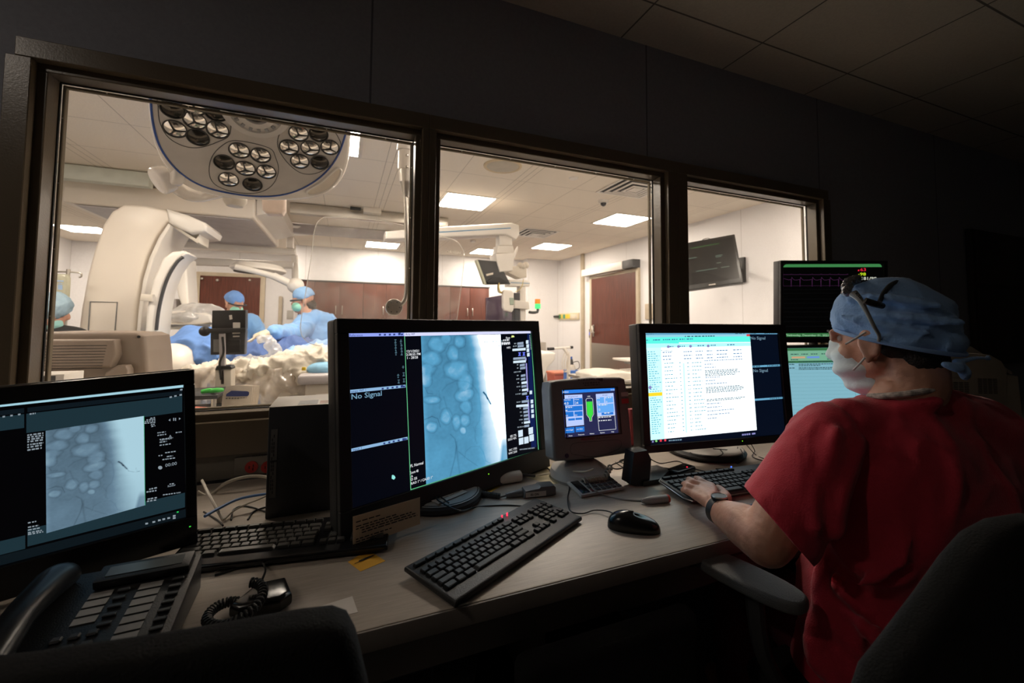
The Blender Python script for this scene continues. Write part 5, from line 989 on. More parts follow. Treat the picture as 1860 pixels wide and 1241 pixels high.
def vent(x0, y0, w_, label, bl):
    r = root('air_vent', (x0+w_/2, y0+w_/2, OZ), label, 'air vent', 'ceiling air vents')
    for k, q in enumerate((0, .065, .13, .195)):
        a, b = q*w_/.6, (q+.028)*w_/.6
        g = G(); z = OZ-.004-.008*k
        for lo, hi in (((x0+a, y0+a), (x0+w_-a, y0+b)), ((x0+a, y0+w_-b), (x0+w_-a, y0+w_-a)), ((x0+a, y0+b), (x0+b, y0+w_-b)), ((x0+w_-b, y0+b), (x0+w_-a, y0+w_-b))): g.lohi((*lo, z-.006), (*hi, z))
        g.build('louvre', m_wht, r)
    G().lohi((x0+.01, y0+.01, OZ-.003), (x0+w_-.01, y0+w_-.01, OZ-.001)).build('backing', mat('dark_vent_cavity', (.05, .055, .06), .7), r)
    G().lohi((x0+w_*.4, y0+w_*.4, OZ-.034), (x0+w_*.6, y0+w_*.6, OZ-.028)).build('centre_plate', m_wht, r)
vent(2.42, 3.13, .56, 'square ceiling air vent at the right edge of the middle window', 0); vent(2.42, 5.5, .56, 'farther square ceiling air vent behind the boom arm', 0)
# ---- wall television
TV = TM((3.608+ .30, 3.344+.33, 1.873+.055), math.radians(-62), math.radians(9), math.radians(3))
def fit_tv():
    return TV
kz = 1.10
TV = TM(sc((3.608, 3.344, 1.873), 1.09), math.radians(-49.7), math.radians(14.7), math.radians(7.2)); w_, h_ = .563*1.09, .55*1.09
r = root('wall_television', TV.translation, 'dark television on a tilting wall bracket seen through the right window pane', 'television', rot=TV.to_3x3().to_4x4())
m_tv = mat('worn_black_tv_plastic', (.022, .022, .022), .35)
G(TV).lohi((-w_/2, -.02, -h_/2), (w_/2, .05, h_/2), .008, 3).build('case', m_tv, r); s = G(TV).lohi((-w_/2+.03, -.0215, -h_/2+.055), (w_/2-.03, -.0202, h_/2-.035)).build('screen', mat('dark_reflective_screen', (.014, .0135, .013), .3, bump=.02, bs=3, em=.006, ecol=(.6, .6, .6)), r)
g = G(TV); g.lohi((-w_*.28, -.0222, h_/2-.09), (w_*.22, -.0216, h_/2-.078)); g.build('green_line', glow('tv_green', (.04, .10, .03), 1), s); g = G(TV)
for k, (x, z, l) in enumerate(((.12, .08, .12), (.12, .05, .10), (-.36, .12, .16), (.12, -.09, .08), (-.25, -.205, .26), (.0, -.205, .12), (.18, -.205, .14))): g.lohi((w_*x, -.0224, h_*z*.9+.02), (w_*x+w_*l, -.0217, h_*z*.9+.029))
g.build('screen_text', glow('tv_text', (.12, .17, .13), 1), s, kind='stuff'); G(TV).lohi((-.04, -.0216, -h_/2+.02), (.03, -.0202, -h_/2+.032)).build('badge', m_steel, r)
q = TV @ V((w_*.25, .05, 0)); G().tube([q, q+V((.16, .04, -.03)), (RX-.02, q.y+.1, q.z-.06)], .025, 10, 3).build('bracket_arm', m_blk, r); G().lohi((RX-.03, q.y-.02, q.z-.22), (RX-.002, q.y+.2, q.z+.08), .003).build('wall_bracket', m_blk, r)
G().tube([TV @ V((-.05, .02, h_/2)), TV @ V((-.02, .03, h_/2+.03)), TV @ V((.03, .03, h_/2+.03)), TV @ V((.06, .02, h_/2))], .004, 6).build('top_cable', m_cord, r)
# ---- right wall services
r = root('gas_outlet_rail', (RX, 7.5, 1.40), 'cream wall rail with green and yellow medical gas outlets', 'gas rail')
ya_, yb_ = PX(1053, 572, RX).y, PX(1017, 572, RX).y; zc_ = PX(1035, 575, RX).z
G().lohi((RX-.03, ya_, zc_-.07), (RX-.002, yb_, zc_+.07), .004).build('rail', mat('cream_rail', (.72, .62, .42), .5), r)
cols = [(.1, .3, .12), (.75, .6, .1), (.1, .35, .2), (.85, .62, .05), (.9, .65, .05)]+[(.75, .68, .55)]*3
for k, c_ in enumerate(cols):
    y = yb_+(ya_-yb_)*(k+.6)/8.4; G().lohi((RX-.042, y-.045, zc_-.045), (RX-.031, y+.045, zc_+.045), .004).build('gas_outlet', mat('outlet%d' % k, c_, .4), r)
G().cyl((RX-.03, yb_-.02, zc_), (RX-.16, yb_-.02, zc_), .03, .02, 16).build('flow_meter', m_drk, r)
c = PX(1011, 576, RX); G().lohi((RX-.015, c.y-.03, c.z-.07), (RX-.001, c.y+.03, c.z+.07), .003).build('light_switch', mat('brown_switch_plate', (.35, .26, .2), .5), label='small brown wall plate left of the gas rail', cat='wall plate')
for px_, m, l in ((1073, m_drk, 'dark wall switch with a blue light beside the door'), (1078.5, mat('tan_plate', (.5, .44, .36), .5), 'tan wall switch right of the dark one beside the door')):
    c = PX(px_, 606, RX); r = root('wall_switch', (RX-.01, c.y, c.z), l, 'wall switch'); G().lohi((RX-.018, c.y-.035, c.z-.085), (RX-.001, c.y+.035, c.z+.085), .003).build('plate', m, r)
    if px_ == 1073: G().lohi((RX-.022, c.y-.025, c.z-.03), (RX-.0185, c.y+.025, c.z+.03)).build('blue_light', glow('blue_switch', (.02, .12, .9), 1), r)
    else: G().lohi((RX-.022, c.y-.012, c.z-.05), (RX-.0185, c.y+.012, c.z+.05)).build('rocker', m_wht, r)
ya_, yb_ = PX(1187, 560, RX).y-.06, PX(1173, 560, RX).y; za_, zb_ = PX(1180, 580, RX).z, PX(1180, 552, RX).z
r = root('paper_notice', (RX, yb_, za_), 'tan box on the right wall between the door and the mullion', 'box'); G().lohi((RX-.02, ya_, za_), (RX-.001, yb_, zb_), .003).build('body', mat('tan_notice', (.50, .42, .32), .7), r)
# stainless backsplash and bits in the far right corner
G().lohi((3.1, 7.9, 0), (3.95, 8.135, PY(1000, 622, 7.9).z), .004).build('steel_counter', m_steel, label='low steel backsplash counter in the far right corner', cat='counter')
g = G(); a = PY(1012, 655, 7.4); limb_ = [PY(1010, 690, 5.6), PY(1012, 675, 5.6)]
r = root('waste_bin', (PY(1022, 685, 6.6).x, 6.6, 0), 'red waste bin on the floor in the far right corner', 'bin')
x0, x1, z1 = PY(1002, 676, 6.6).x, PY(1036, 676, 6.6).x, PY(1020, 675, 6.6).z; m_rb = mat('faded_red_bin', (.50, .12, .08), .5)
G().prism([(x0+.03, 0), (x1-.03, 0), (x1, z1-.04), (x0, z1-.04)], 6.5, 6.8, 'y', .01).build('body', m_rb, r); G().lohi((x0-.01, 6.48, z1-.04), (x1+.01, 6.82, z1), .01).build('lid', mat('red_lid', (.62, .2, .12), .5), r)
r = root('oxygen_cylinder', (PY(1038, 670, 6.2).x, 6.2, 0), 'cream oxygen cylinder with blue valve in a blue cart', 'gas cylinder')
cx_ = PY(1038, 670, 6.2).x; zz = PY(1038, 672, 6.2).z; G().lathe([(0, 0), (.07, 0), (.07, zz+.02), (.055, zz+.07), (.02, zz+.10), (0, zz+.10)], (cx_, 6.2, 0)).build('cylinder', m_wht2, r)
G().cyl((cx_, 6.2, zz+.09), (cx_, 6.2, zz+.18), .035, .02, 14).build('regulator', m_drk, r); G().cyl((cx_, 6.2, zz+.18), (cx_, 6.2, PY(1038, 648, 6.2).z), .016, n=12).build('valve', mat('blue_valve', (.03, .12, .5), .4), r)
G().prism([(cx_-.10, 0), (cx_+.10, 0), (cx_+.085, zz), (cx_-.085, zz)], 6.08, 6.32, 'y', .01).build('cart', mat('blue_cart', (.06, .18, .55), .5), r)
G().tube([(cx_, 6.18, zz+.12), (cx_+.10, 6.15, zz+.14), (cx_+.12, 6.15, zz+.04), (cx_+.04, 6.15, zz)], .006, 6).build('hose', m_drk, r)
r = root('roll_stand', (PY(1010, 650, 5.9).x, 5.9, 0), 'white T-handled stand with tubing in front of the far corner', 'stand')
p0, p1 = PY(997, 634, 5.9), PY(1039, 631, 5.9); g = G(); g.tube([p0, p1], .018, 10, 0); g.build('crossbar', m_wht, r)
for a, b in ((PY(995, 634, 5.89), PY(1006, 633.6, 5.89)), (PY(1036, 631.3, 5.89), PY(1040, 631, 5.89))): G().tube([a, b], .024, 10, 0).build('grip', m_blk, r)
q = PY(1033, 646, 5.9); G().tube([PY(1024, 632, 5.9), q, (q.x+.02, 5.95, 0)], .03, 10, 0).build('pole', m_wht, r)
for dx in (0, 4, 8): G().tube([PY(1026+dx, 640, 5.85), PY(1021+dx, 660, 5.85), PY(1025+dx*.6, 676, 5.85), PY(1032, 668, 5.85), PY(1029, 655, 5.85)], .006, 6).build('tubing', m_wht2, r)
# draped white machine beside it
g = G(); g.pxprism([(960, 643), (1002, 639), (1010, 642), (1009, 654), (1004, 660), (996, 668), (988, 692), (978, 720), (975, 980), (930, 980), (950, 720)], 4.6, .5, .03, 3); g.build('machine_cover', m_car2, label='white rounded machine cover seen right of the fluoroscopy monitor', cat='machine cover')
# bed with rails below the right door
r = root('instrument_table', (PY(1120, 690, 3.4).x, 3.4, 0), 'steel table covered by a white towel in front of the right door', 'table')
xa, xb, zt_ = PY(1080, 690, 3.4).x, PY(1165, 690, 3.4).x, PY(1120, 688, 3.4).z
G().lohi((xa, 3.3, zt_-.03), (xb+.25, 3.9, zt_), .005).build('table_top', m_steel, r)
for x in (xa+.04, xb+.2):
    for y in (3.35, 3.85): G().cyl((x, y, 0), (x, y, zt_-.03), .015, n=10).build('leg', m_steel, r)
g = G(); g.pxprism([(1084, 683), (1100, 678), (1125, 675.5), (1150, 677), (1170, 680), (1170, 700), (1084, 700)], 3.36, .4, .01, 3); shell(g, 'folded_towel', mat('white_towel', (.80, .75, .66), .9, bump=.6, bs=120), vox=.012, disp=wr(.006, 14), label='white folded towel on the steel table below the right door', cat='towel')
for px_, py_, l, w_ in ((1137, 652, 'upper', 24), (1150, 673, 'lower', 14)):
    a, b = PY(px_-9, py_, 3.6), PY(px_+w_, py_+4, 3.6); r2 = root('wall_shelf', a, '%s small white shelf near the right door' % l, 'shelf'); G().lohi((a.x, 3.5, a.z-.02), (b.x, 3.75, a.z), .004).build('shelf_board', m_wht, r2); G().lohi(((a.x+b.x)/2, 3.55, a.z-.06), (b.x, 3.7, a.z-.021), .004).build('support', m_grey, r2)
# ---- gantry carriage and rails on the ceiling
r = root('ceiling_carriage', (-1.6, 5.5, OZ), 'cream imaging carriage hanging from the ceiling rails', 'ceiling carriage')
xr = -.895; G().lohi((-2.42, 5.06, 2.30), (xr, 6.9, 2.52), .02, 3).build('housing', m_car, r); G().prism([(-2.35, 2.295), (xr-.02, 2.295), (xr-.06, 2.285), (-2.3, 2.285)], 5.1, 6.85, 'y').build('underside', m_lav, r)
g = G(); g.prism([(xr+.002, 2.35), (xr+.22, 2.42), (xr+.22, 2.56), (xr+.002, 2.56)], 5.15, 6.6, 'y', .01); g.build('side_wing', m_car2, r)
def rail(x0, x1, y, z, hh, m, label): G().lohi((x0, y-.05, z), (x1, y+.05, z+hh), .006).build('ceiling_rail', m, label=label, cat='rail', group='ceiling rails')
rail(-4.3, -1.70, 4.86, 2.46, .13, mat('pale_green_rail', (.62, .66, .60), .4), 'pale ceiling rail at the left behind the surgical lamp')
rail(-.6, 1.25, 5.42, 2.47, .12, m_steel, 'metal ceiling rail right of the imaging carriage'); rail(-.86, .95, 6.55, 2.46, .13, m_lav, 'farther grey ceiling rail right of the imaging carriage')
r = root('rail_motor', (.35, 5.3, 2.44), 'small cream motor box on the nearer ceiling rail', 'motor')
a, b = PY(660, 372, 5.3), PY(692, 390, 5.3); G().lohi((a.x, 5.25, b.z), (b.x, 5.42, a.z), .01).build('box', m_wht2, r); a = PY(636, 378, 5.28); G().cyl(a, (a.x+.12, a.y, a.z), .02, n=12).build('plunger', m_blk, r)
# beams carrying the second lamp
r = root('equipment_boom', (-.75, 6.8, OZ), 'long white double equipment boom reaching over the operating table', 'equipment boom')
for pts, nm in (([(290, 435), (536, 452), (537, 463), (290, 447)], 'upper_beam'), ([(335, 467), (533, 475), (534, 487), (335, 480)], 'lower_beam')): g = G(); g.pxprism(pts, 6.7, .14, .02, 3); g.build(nm, m_car2, r)
for pts, nm in (([(520, 430), (533, 430), (533, 451), (520, 450)], 'upper_post'), ([(529, 463), (540, 463), (541, 512), (530, 512)], 'drop_post')): g = G(); g.pxprism(pts, 6.72, .10, .02, 3); g.build(nm, m_car2, r)
a = PY(526, 425, 6.77); G().lathe([(0, 0), (.30, 0), (.32, .03), (.1, .07), (0, .07)], (a.x, 6.77, OZ-.08)).build('ceiling_plate', m_car2, r); G().cyl((a.x, 6.77, a.z), (a.x, 6.77, OZ-.07), .06, n=16).build('ceiling_post', m_car2, r)
# second lamp
c = PY(470, 488, 5.3); r = root('surgical_lamp', c, 'smaller white surgical lamp hanging edge-on over the far operating table', 'surgical lamp')
G(Matrix.Translation(c) @ Matrix.Rotation(.05, 4, 'Y')).lathe([(0, -.04), (.24, -.04), (.27, -.02), (.27, 0), (.22, .045), (0, .06)]).build('lamp_head', m_car2, r); G(Matrix.Translation(c)).lathe([(0, -.045), (.23, -.045), (.235, -.038), (0, -.038)]).build('lens_plate', m_drk, r)
G().tube([PY(428, 485, 5.0), PY(460, 492, 5.0), PY(497, 502, 5.05)], [.03, .03, .035], 12, 3).build('yoke', m_car2, r); G().tube([PY(496, 501, 5.05), PY(530, 517, 5.1)], .04, 14, 0).build('arm', m_car2, r); G().sph(PY(537, 519, 5.1), .085, 18).build('joint', m_car2, r); G().tube([PY(537, 517, 5.1), PY(537, 487, 6.0), PY(536, 480, 6.7)], .03, 10, 3).build('suspension', m_car2, r)
# ---- C-arm: outer stand and inner C
r = root('imaging_gantry', (-1.75, 4.5, 0), 'big cream curved fluoroscopy stand filling the left window', 'imaging stand')
g = G(); Y = 4.45
out = [(135, 690), (139, 620), (147, 560), (158, 500), (170, 455), (186, 408), (203, 383), (225, 371), (262, 373), (300, 381), (322, 396), (318, 402), (303, 404), (285, 428), (268, 465), (256, 508), (248, 560), (243, 620), (240, 690), (240, 760), (135, 760)]
g.pxprism(out, Y, .62, .06, 4); g.build('curved_stand', m_car, r)
g = G(); g.pxprism([(244, 690), (246, 620), (251, 560), (259, 508), (271, 467), (288, 430), (305, 405), (311, 410), (295, 436), (279, 472), (267, 512), (259, 562), (254, 622), (252, 690)], Y-.03, .5, .012); g.build('inner_rib', m_car2, r)
g = G(); g.pxprism([(300, 378), (340, 390), (372, 404), (378, 412), (374, 421), (345, 424), (320, 412), (305, 404)], Y-.02, .5, .03, 3); g.build('top_shoulder', m_car2, r)
g = G(); g.pxprism([(308, 409), (316, 409), (356, 434), (362, 425), (361, 441), (358, 442)], Y+.05, .3, .004); g.build('cover_flap', m_wht2, r)
g = G(); q = [(164, 548), (213, 549), (207, 620), (200, 690), (154, 690)]
P_ = [PY(x, y, Y-.004) for x, y in q]; g.tube(P_[:3]+[P_[3]], .004, 6, 0); g.tube([P_[0], P_[4]], .004, 6, 0); g.build('hatch_seam', m_grey, r)
# inner C on its own
r = root('c_arm', (-1.3, 4.1, .6), 'cream inner C-shaped arm with black slot between stand and table', 'c-arm')
g = G(); Y = 4.0; g.pxprism([(262, 690), (261, 620), (266, 560), (278, 505), (296, 468), (312, 457), (334, 455), (340, 461), (326, 470), (310, 492), (297, 525), (290, 560), (284, 620), (278, 690)], Y, .28, .03, 3); g.build('arc', m_car2, r)
g = G(); g.tube([PY(x, y, Y-.004) for x, y in ((284, 600), (288, 566), (296, 530), (307, 500), (322, 476), (333, 467))], .012, 8, 6); g.build('black_slot', m_drk, r)
g = G(); g.pxprism([(255, 534), (278, 535), (276, 548), (253, 546)], Y-.03, .3, .008); g.build('collar', m_wht2, r)
G().lohi((PY(262, 690, 4.0).x, 4.02, 0), (PY(280, 690, 4.0).x+.15, 4.26, PY(262, 689, 4.0).z), .02, 3).build('base', m_car2, r)
# x-ray detector above the table
r = root('image_detector', (-.95, 4.7, 1.2), 'white flat-panel detector under a clear plastic cover beside the c-arm', 'detector')
g = G(); g.pxprism([(318, 470), (338, 468), (342, 548), (347, 560), (330, 560), (322, 535), (316, 500)], 4.7, .3, .02, 3); g.build('neck', m_car2, r)
g = G(); g.pxprism([(292, 543), (320, 543), (321, 566), (291, 566)], 4.75, .25, .01); g.build('head_block', m_lav, r)
g = G(); g.pxprism([(285, 568), (345, 563), (380, 572), (384, 586), (360, 590), (284, 589)], 4.4, .5, .02, 3); g.build('detector_panel', m_wht, r)
g = G(); g.pxprism([(286, 587), (382, 589), (382, 598), (285, 599)], 4.38, .5, .006); g.build('lower_plate', m_wht2, r)
g = G(); g.pxprism([(286, 590), (384, 588.5), (384, 590.5), (286, 591.6)], 4.36, .02); g.build('grey_stripe', m_grey, r)
g = G(); g.sph(PY(362, 568, 4.6), (.20, .2, .085), 20); g.sph(PY(345, 577, 4.6), (.22, .25, .07), 20); shell(g, 'plastic_cover', clear('cloudy_plastic', refl=.15, haze=.5, smudge=.4, rough=.2), r, vox=.015, disp=wr(.018, 14))
# x-ray tube housing
r = root('xray_tube_housing', (-1.0, 3.3, .9), 'cream rounded x-ray tube housing low beside the operating table', 'x-ray tube')
g = G(); Y = 3.35; g.pxprism([(262, 690), (264, 652), (275, 637), (295, 633), (302, 640), (306, 665), (320, 690)], Y, .3, .04, 4); g.build('collar_half', m_car2, r)
c = PY(318, 668, Y+.15); g = G(); g.sph(c, (.155, .19, .165), 26); g.build('dome', m_car, r)
# ---- operating table, patient under drapes
r = root('operating_table', (-.5, 3.7, 0), 'operating table under blue drapes in the middle of the procedure room', 'operating table')
G().lohi((-1.35, 3.35, .86), (.75, 3.95, .93), .02, 3).build('table_top', m_drk, r); G().lohi((-.2, 3.45, 0), (.35, 3.85, .85), .03, 3).build('pedestal', m_wht, r)
def elips(g, px, py, Y, rx, ry, rz): g.sph(PY(px, py, Y), (rx, ry, rz), 18)
m_drape = mat('blue_surgical_drape', (.13, .27, .62), .85, bump=.25, bs=25); m_dr2 = mat('deep_blue_drape', (.085, .15, .36), .85, bump=.3, bs=25); m_dr3 = mat('pale_blue_drape', (.30, .50, .85), .85, bump=.25, bs=25)
g = G(); elips(g, 345, 640, 3.75, .26, .3, .13); elips(g, 372, 625, 3.75, .20, .3, .13); elips(g, 395, 645, 3.7, .25, .3, .16); elips(g, 320, 655, 3.7, .22, .3, .08)
shell(g, 'surgical_drape', m_drape, vox=.014, disp=crease(.028, 5, (1, .6, 1.3), 0, .03), label='blue drape over the patient left of the black monitor bracket', cat='drape', group='surgical drapes')
g = G(); elips(g, 470, 660, 3.7, .28, .3, .20); elips(g, 520, 640, 3.8, .22, .25, .11); elips(g, 560, 648, 3.8, .3, .25, .10); elips(g, 500, 655, 3.7, .22, .3, .15)
shell(g, 'surgical_drape', m_dr2, vox=.013, disp=crease(.040, 6, (1.8, .5, .8), 2, .04), label='deep blue folded drape under the gloved hand', cat='drape', group='surgical drapes')
g = G(); elips(g, 560, 668, 3.55, .32, .28, .17); elips(g, 610, 650, 3.6, .28, .3, .16); elips(g, 520, 680, 3.5, .2, .25, .12)
shell(g, 'surgical_drape', m_dr3, vox=.013, disp=crease(.03, 5.5, (1, .6, 1.2), 4, .03), label='pale blue drape in front of the surgeon with the outstretched arm', cat='drape', group='surgical drapes')
# crumpled plastic and paper hanging on the near side
g = G(); elips(g, 400, 678, 3.1, .22, .12, .05); elips(g, 445, 672, 3.1, .25, .12, .07); elips(g, 490, 675, 3.05, .22, .12, .08); elips(g, 540, 668, 3.05, .22, .14, .09); elips(g, 575, 655, 3.1, .18, .14, .09); elips(g, 520, 700, 3.0, .20, .10, .08)
shell(g, 'paper_drape', mat('cream_crepe_drape', (.74, .68, .58), .55, bump=.5, bs=22), vox=.011, disp=crease(.045, 8, (1, .8, 1.6), 7, .03), label='crumpled cream drape heaped along the near side of the operating table', cat='drape')
def sag(x0, x1, y, z0, z1, amp, off):
    return lambda u, v: (x0+(x1-x0)*u, y+amp*noise.noise(V((u*5+off, v*2, 0)))+amp*.5*noise.noise(V((u*13, v*5+off, 2))), z0+(z1-z0)*v+.03*noise.noise(V((u*4, 0, off))))
a, b = PY(360, 740, 2.9), PY(610, 665, 2.9)
g = G(); g.grid(sag(a.x-.05, b.x+.1, 2.95, .45, b.z, .16, 3), 60, 40); g.build('plastic_drape', m_plas, label='clear plastic drape hanging down the near side of the operating table', cat='drape', solid=.0015)
g = G(); elips(g, 492, 628, 3.3, .035, .05, .05); elips(g, 500, 645, 3.3, .04, .05, .08); elips(g, 480, 615, 3.35, .06, .05, .025); elips(g, 460, 655, 3.3, .12, .06, .035)
shell(g, 'plastic_wrap', clear('bright_plastic', refl=.3, haze=.4, smudge=.4, rough=.12), vox=.009, disp=wr(.02, 24), label='crumpled clear plastic held under the gloved hand', cat='plastic wrap')
r = root('equipment_cart', (-.05, 3.1, 0), 'grey and white equipment cart behind the plastic right of the envelopes', 'cart')
a, b = PY(540, 682, 2.8), PY(600, 735, 2.8); G().lohi((a.x, 2.8, a.z-.06), (b.x+.25, 3.2, a.z), .02, 3).build('top', m_lav, r); G().lohi((a.x+.04, 2.83, .1), (b.x+.2, 3.18, a.z-.061), .02, 3).build('body', m_wht2, r)
G().lohi((a.x+.10, 2.815, .3), (b.x+.15, 2.829, a.z-.12), .01).build('front_panel', m_wht, r)
G().sph(PY(587, 670, 2.95), (.10, .08, .045), 16).build('blue_pack', mat('light_blue_pack', (.25, .52, .75), .7, bump=.5, bs=30), label='light blue wrapped pack lying on the equipment cart', cat='pack')
q = PY(552, 670, 2.85); G().box(q, (.022, .01, .02), .002).build('yellow_tag', mat('yellow_tag', (.85, .6, .02), .6), label='small yellow tag on the drape above the cart', cat='tag')
# bottle shelf with green caps at left below the bracket
r = root('supply_rack', (-.75, 2.6, 0), 'dark supply rack with shelves standing behind the left window sill', 'rack')
xa, xb = PY(355, 712, 2.6).x, PY(405, 712, 2.6).x; z1, z2 = PY(380, 713, 2.6).z, PY(380, 727, 2.6).z
for z, nm in ((z1, 'shelf'), (z2-.05, 'shelf')): G().lohi((xa-.3, 2.5, z-.02), (xb, 2.8, z), .003).build(nm, m_drk, r)
for x in (xa-.28, xb-.02):
    for y in (2.52, 2.78): G().cyl((x, y, 0), (x, y, z1), .012, n=8).build('leg', m_steel, r)
for px_, l in ((375, 'left'), (390, 'right')): c = PY(px_, 709, 2.55); G().tube([(c.x-.02, c.y, z1+.012), (c.x+.01, c.y, z1+.016), (c.x+.03, c.y+.02, z1+.014)], [.010, .013, .009], 10, 3).build('green_clip', mat('bright_green_plastic', (.06, .55, .08), .4), label='bright green plastic clip on the dark rack, %s of two' % l, cat='clip')
c = PY(372, 668, 2.9); G().sph(PY(374, 678, 3.3), (.085, .08, .065), 18).build('green_bowl', mat('teal_green_plastic', (.012, .07, .06), .4), label='teal green dome partly wrapped in plastic left of the bracket', cat='bowl')
G().sph(PY(294, 627, 3.9), (.085, .09, .05), 18).build('patient_cap', mat('pale_teal_cap', (.48, .72, .70), .8, bump=.5, bs=40), label='pale teal cap of the lying patient beside the c-arm', cat='cap')
G().sph(PY(284, 634, 3.87), (.055, .09, .035), 16).build('head_cushion', m_drk, label='dark head cushion below the pale teal cap', cat='cushion')
# ---- black monitor bracket on a pole
r = root('monitor_stand', PY(405, 740, 2.85), 'black twin display seen from behind on a grey pole by the operating table', 'monitor stand')
for pts, nm, m, Y, d in (([(385, 564), (446, 563), (446, 598), (384, 599)], 'upper_display', m_blk, 2.83, .07), ([(382, 601), (446, 600), (444, 644), (382, 645)], 'lower_display', m_drk, 2.85, .07), ([(368, 597), (446, 596), (446, 604), (368, 605)], 'cross_bar', m_blk, 2.79, .05), ([(387, 617), (400, 617), (400, 640), (387, 640)], 'grey_box', m_grey, 2.825, .03),
                          ([(397, 606), (408, 606), (409, 700), (399, 700)], 'pole', m_lav, 2.80, .03), ([(390, 672), (421, 671), (421, 668), (418, 665), (393, 665)], 'clamp', m_blk, 2.79, .09), ([(390, 672), (420, 671), (420, 760), (389, 760)], 'column', m_wht2, 2.80, .10), ([(413, 618), (436, 617), (436, 640), (413, 641)], 'fan_unit', m_blk, 2.835, .02)):
    g = G(); g.pxprism(pts, Y, d, .006, 2); g.build(nm, m, r)
for pts in ([(423, 586), (436, 586), (436, 596), (423, 597)], [(422, 601), (436, 601), (436, 606), (422, 607)], [(416, 573), (421, 572), (422, 580), (417, 581)], [(423, 610), (435, 610), (435, 612), (423, 612.6)]): g = G(); g.pxprism(pts, 2.826, .003); g.build('white_sticker', MATS['pale_sticker'] if 0 else mat('bright_sticker', (.75, .72, .66), .6), r)
g = G(); g.sph(PY(372, 602, 2.81), .028, 14); g.build('side_knob', m_blk, r); g = G(); g.tube([PY(404, 612, 2.795), PY(406, 640, 2.79), PY(399, 660, 2.79), PY(402, 690, 2.79)], .006, 6); g.build('cable', m_cord, r)
# ---- IV pole and bag
c = PY(124, 494, 4.3); r = root('iv_pole', (c.x, 4.3, 0), 'steel drip pole with curved hooks at the left edge of the window', 'iv pole')
G().cyl((c.x, 4.3, .05), (c.x, 4.3, c.z+.02), .012, n=12).build('pole', m_steel, r)
for s_ in (-1, 1): G().tube([(c.x, 4.3, c.z), (c.x+s_*.07, 4.3, c.z-.005), (c.x+s_*.08, 4.3, c.z-.03), (c.x+s_*.065, 4.3, c.z-.04)], .006, 8).build('hook', m_steel, r)
for k in range(5): a = k*2*pi/5; G().tube([(c.x, 4.3, .07), (c.x+.28*math.cos(a), 4.3+.28*math.sin(a), .04)], .014, 8, 0).build('leg', m_steel, r)
g = G(); g.pxprism([(99, 497), (121, 498), (124, 505), (122, 540), (116, 548), (104, 546), (97, 535), (97, 503)], 4.22, .05, .02, 3); o = g.build('drip_bag', clear('drip_bag_plastic', tint=(.95, .95, .85), refl=.1, haze=.55, smudge=.2, hazecol=(.85, .85, .72)), label='clear drip bag with blue print hanging on the drip pole', cat='drip bag')
g = G(); [g.pxprism([(103+d, y), (115-d, y+.6), (115-d, y+h+.6), (103+d, y+h)], 4.212, .004) for d, y, h in ((0, 509, 2.5), (3, 514, 1.4), (2, 517, 9), (4, 530, 1.2))]; g.build('bag_print', mat('blue_print', (.35, .5, .75), .6), o)
# ---- near window shelf on the procedure side
G().lohi((-4.3, WY1+.011, .855), (1.9, WY1+.30, .885), .004).build('wall_shelf', m_wht2, label='long pale shelf behind the glass at sill height', cat='shelf')
m_env = mat('cream_envelope', (.70, .62, .52), .7, bump=.2, bs=40)
TEN = TM((PY(427, 750, 1.74).x, 1.74, .888), math.radians(14), math.radians(16), math.radians(-5))
def envelope(k, label):
    T = TEN @ Matrix.Translation((.006*k, .010*k, .002*k)); g = G(T); w2, h2 = .043, .105; g.prism([(-w2, 0), (w2, 0), (w2+.002, h2*.6), (w2, h2), (0, h2+.003), (-w2+.006, h2), (-w2, h2*.75)], -.003, .003, 'y', .0015)
    o = g.build('sterile_envelope', m_env, label=label, cat='envelope', group='sterile envelopes leaning behind the glass')
    if k == 0:
        g = G(T); g.prism([(-.034, .068), (.030, .068), (.034, .073), (.034, .082), (.028, .086), (-.02, .088), (-.034, .076)], -.0038, -.0031, 'y'); g.build('blue_print', mat('navy_print', (.03, .05, .2), .6), o)
        g = G(T)
        for z, a, b in ((.062, -.034, .028), (.059, -.034, .005), (.012, -.03, .0), (.009, -.034, .02), (.016, -.01, .004)):
            u = a
            while u < b: g.lohi((u, -.0037, z), (min(b, u+.006), -.0031, z+.0016)); u += .0085
        g.build('fine_print', m_ink, o, kind='stuff')
    return o
for k, l in enumerate(('front cream envelope with a navy blue printed block leaning on the glass', 'second cream envelope right behind the printed one', 'third cream envelope in the stack behind the glass', 'fourth cream envelope in the stack behind the glass', 'rearmost cream envelope of the stack behind the glass')): envelope(k, l)
a, b = PY(362, 752, 1.72), PY(371, 740, 1.72); g = G(); g.prism([(a.x-.03, .888), (b.x, .889), (b.x+.004, b.z-.005), (a.x-.03, b.z)], 1.72, 1.75, 'y'); g.build('red_packet', mat('coral_red_packet', (.75, .16, .10), .6), label='coral red packet corner left of the envelopes', cat='packet')
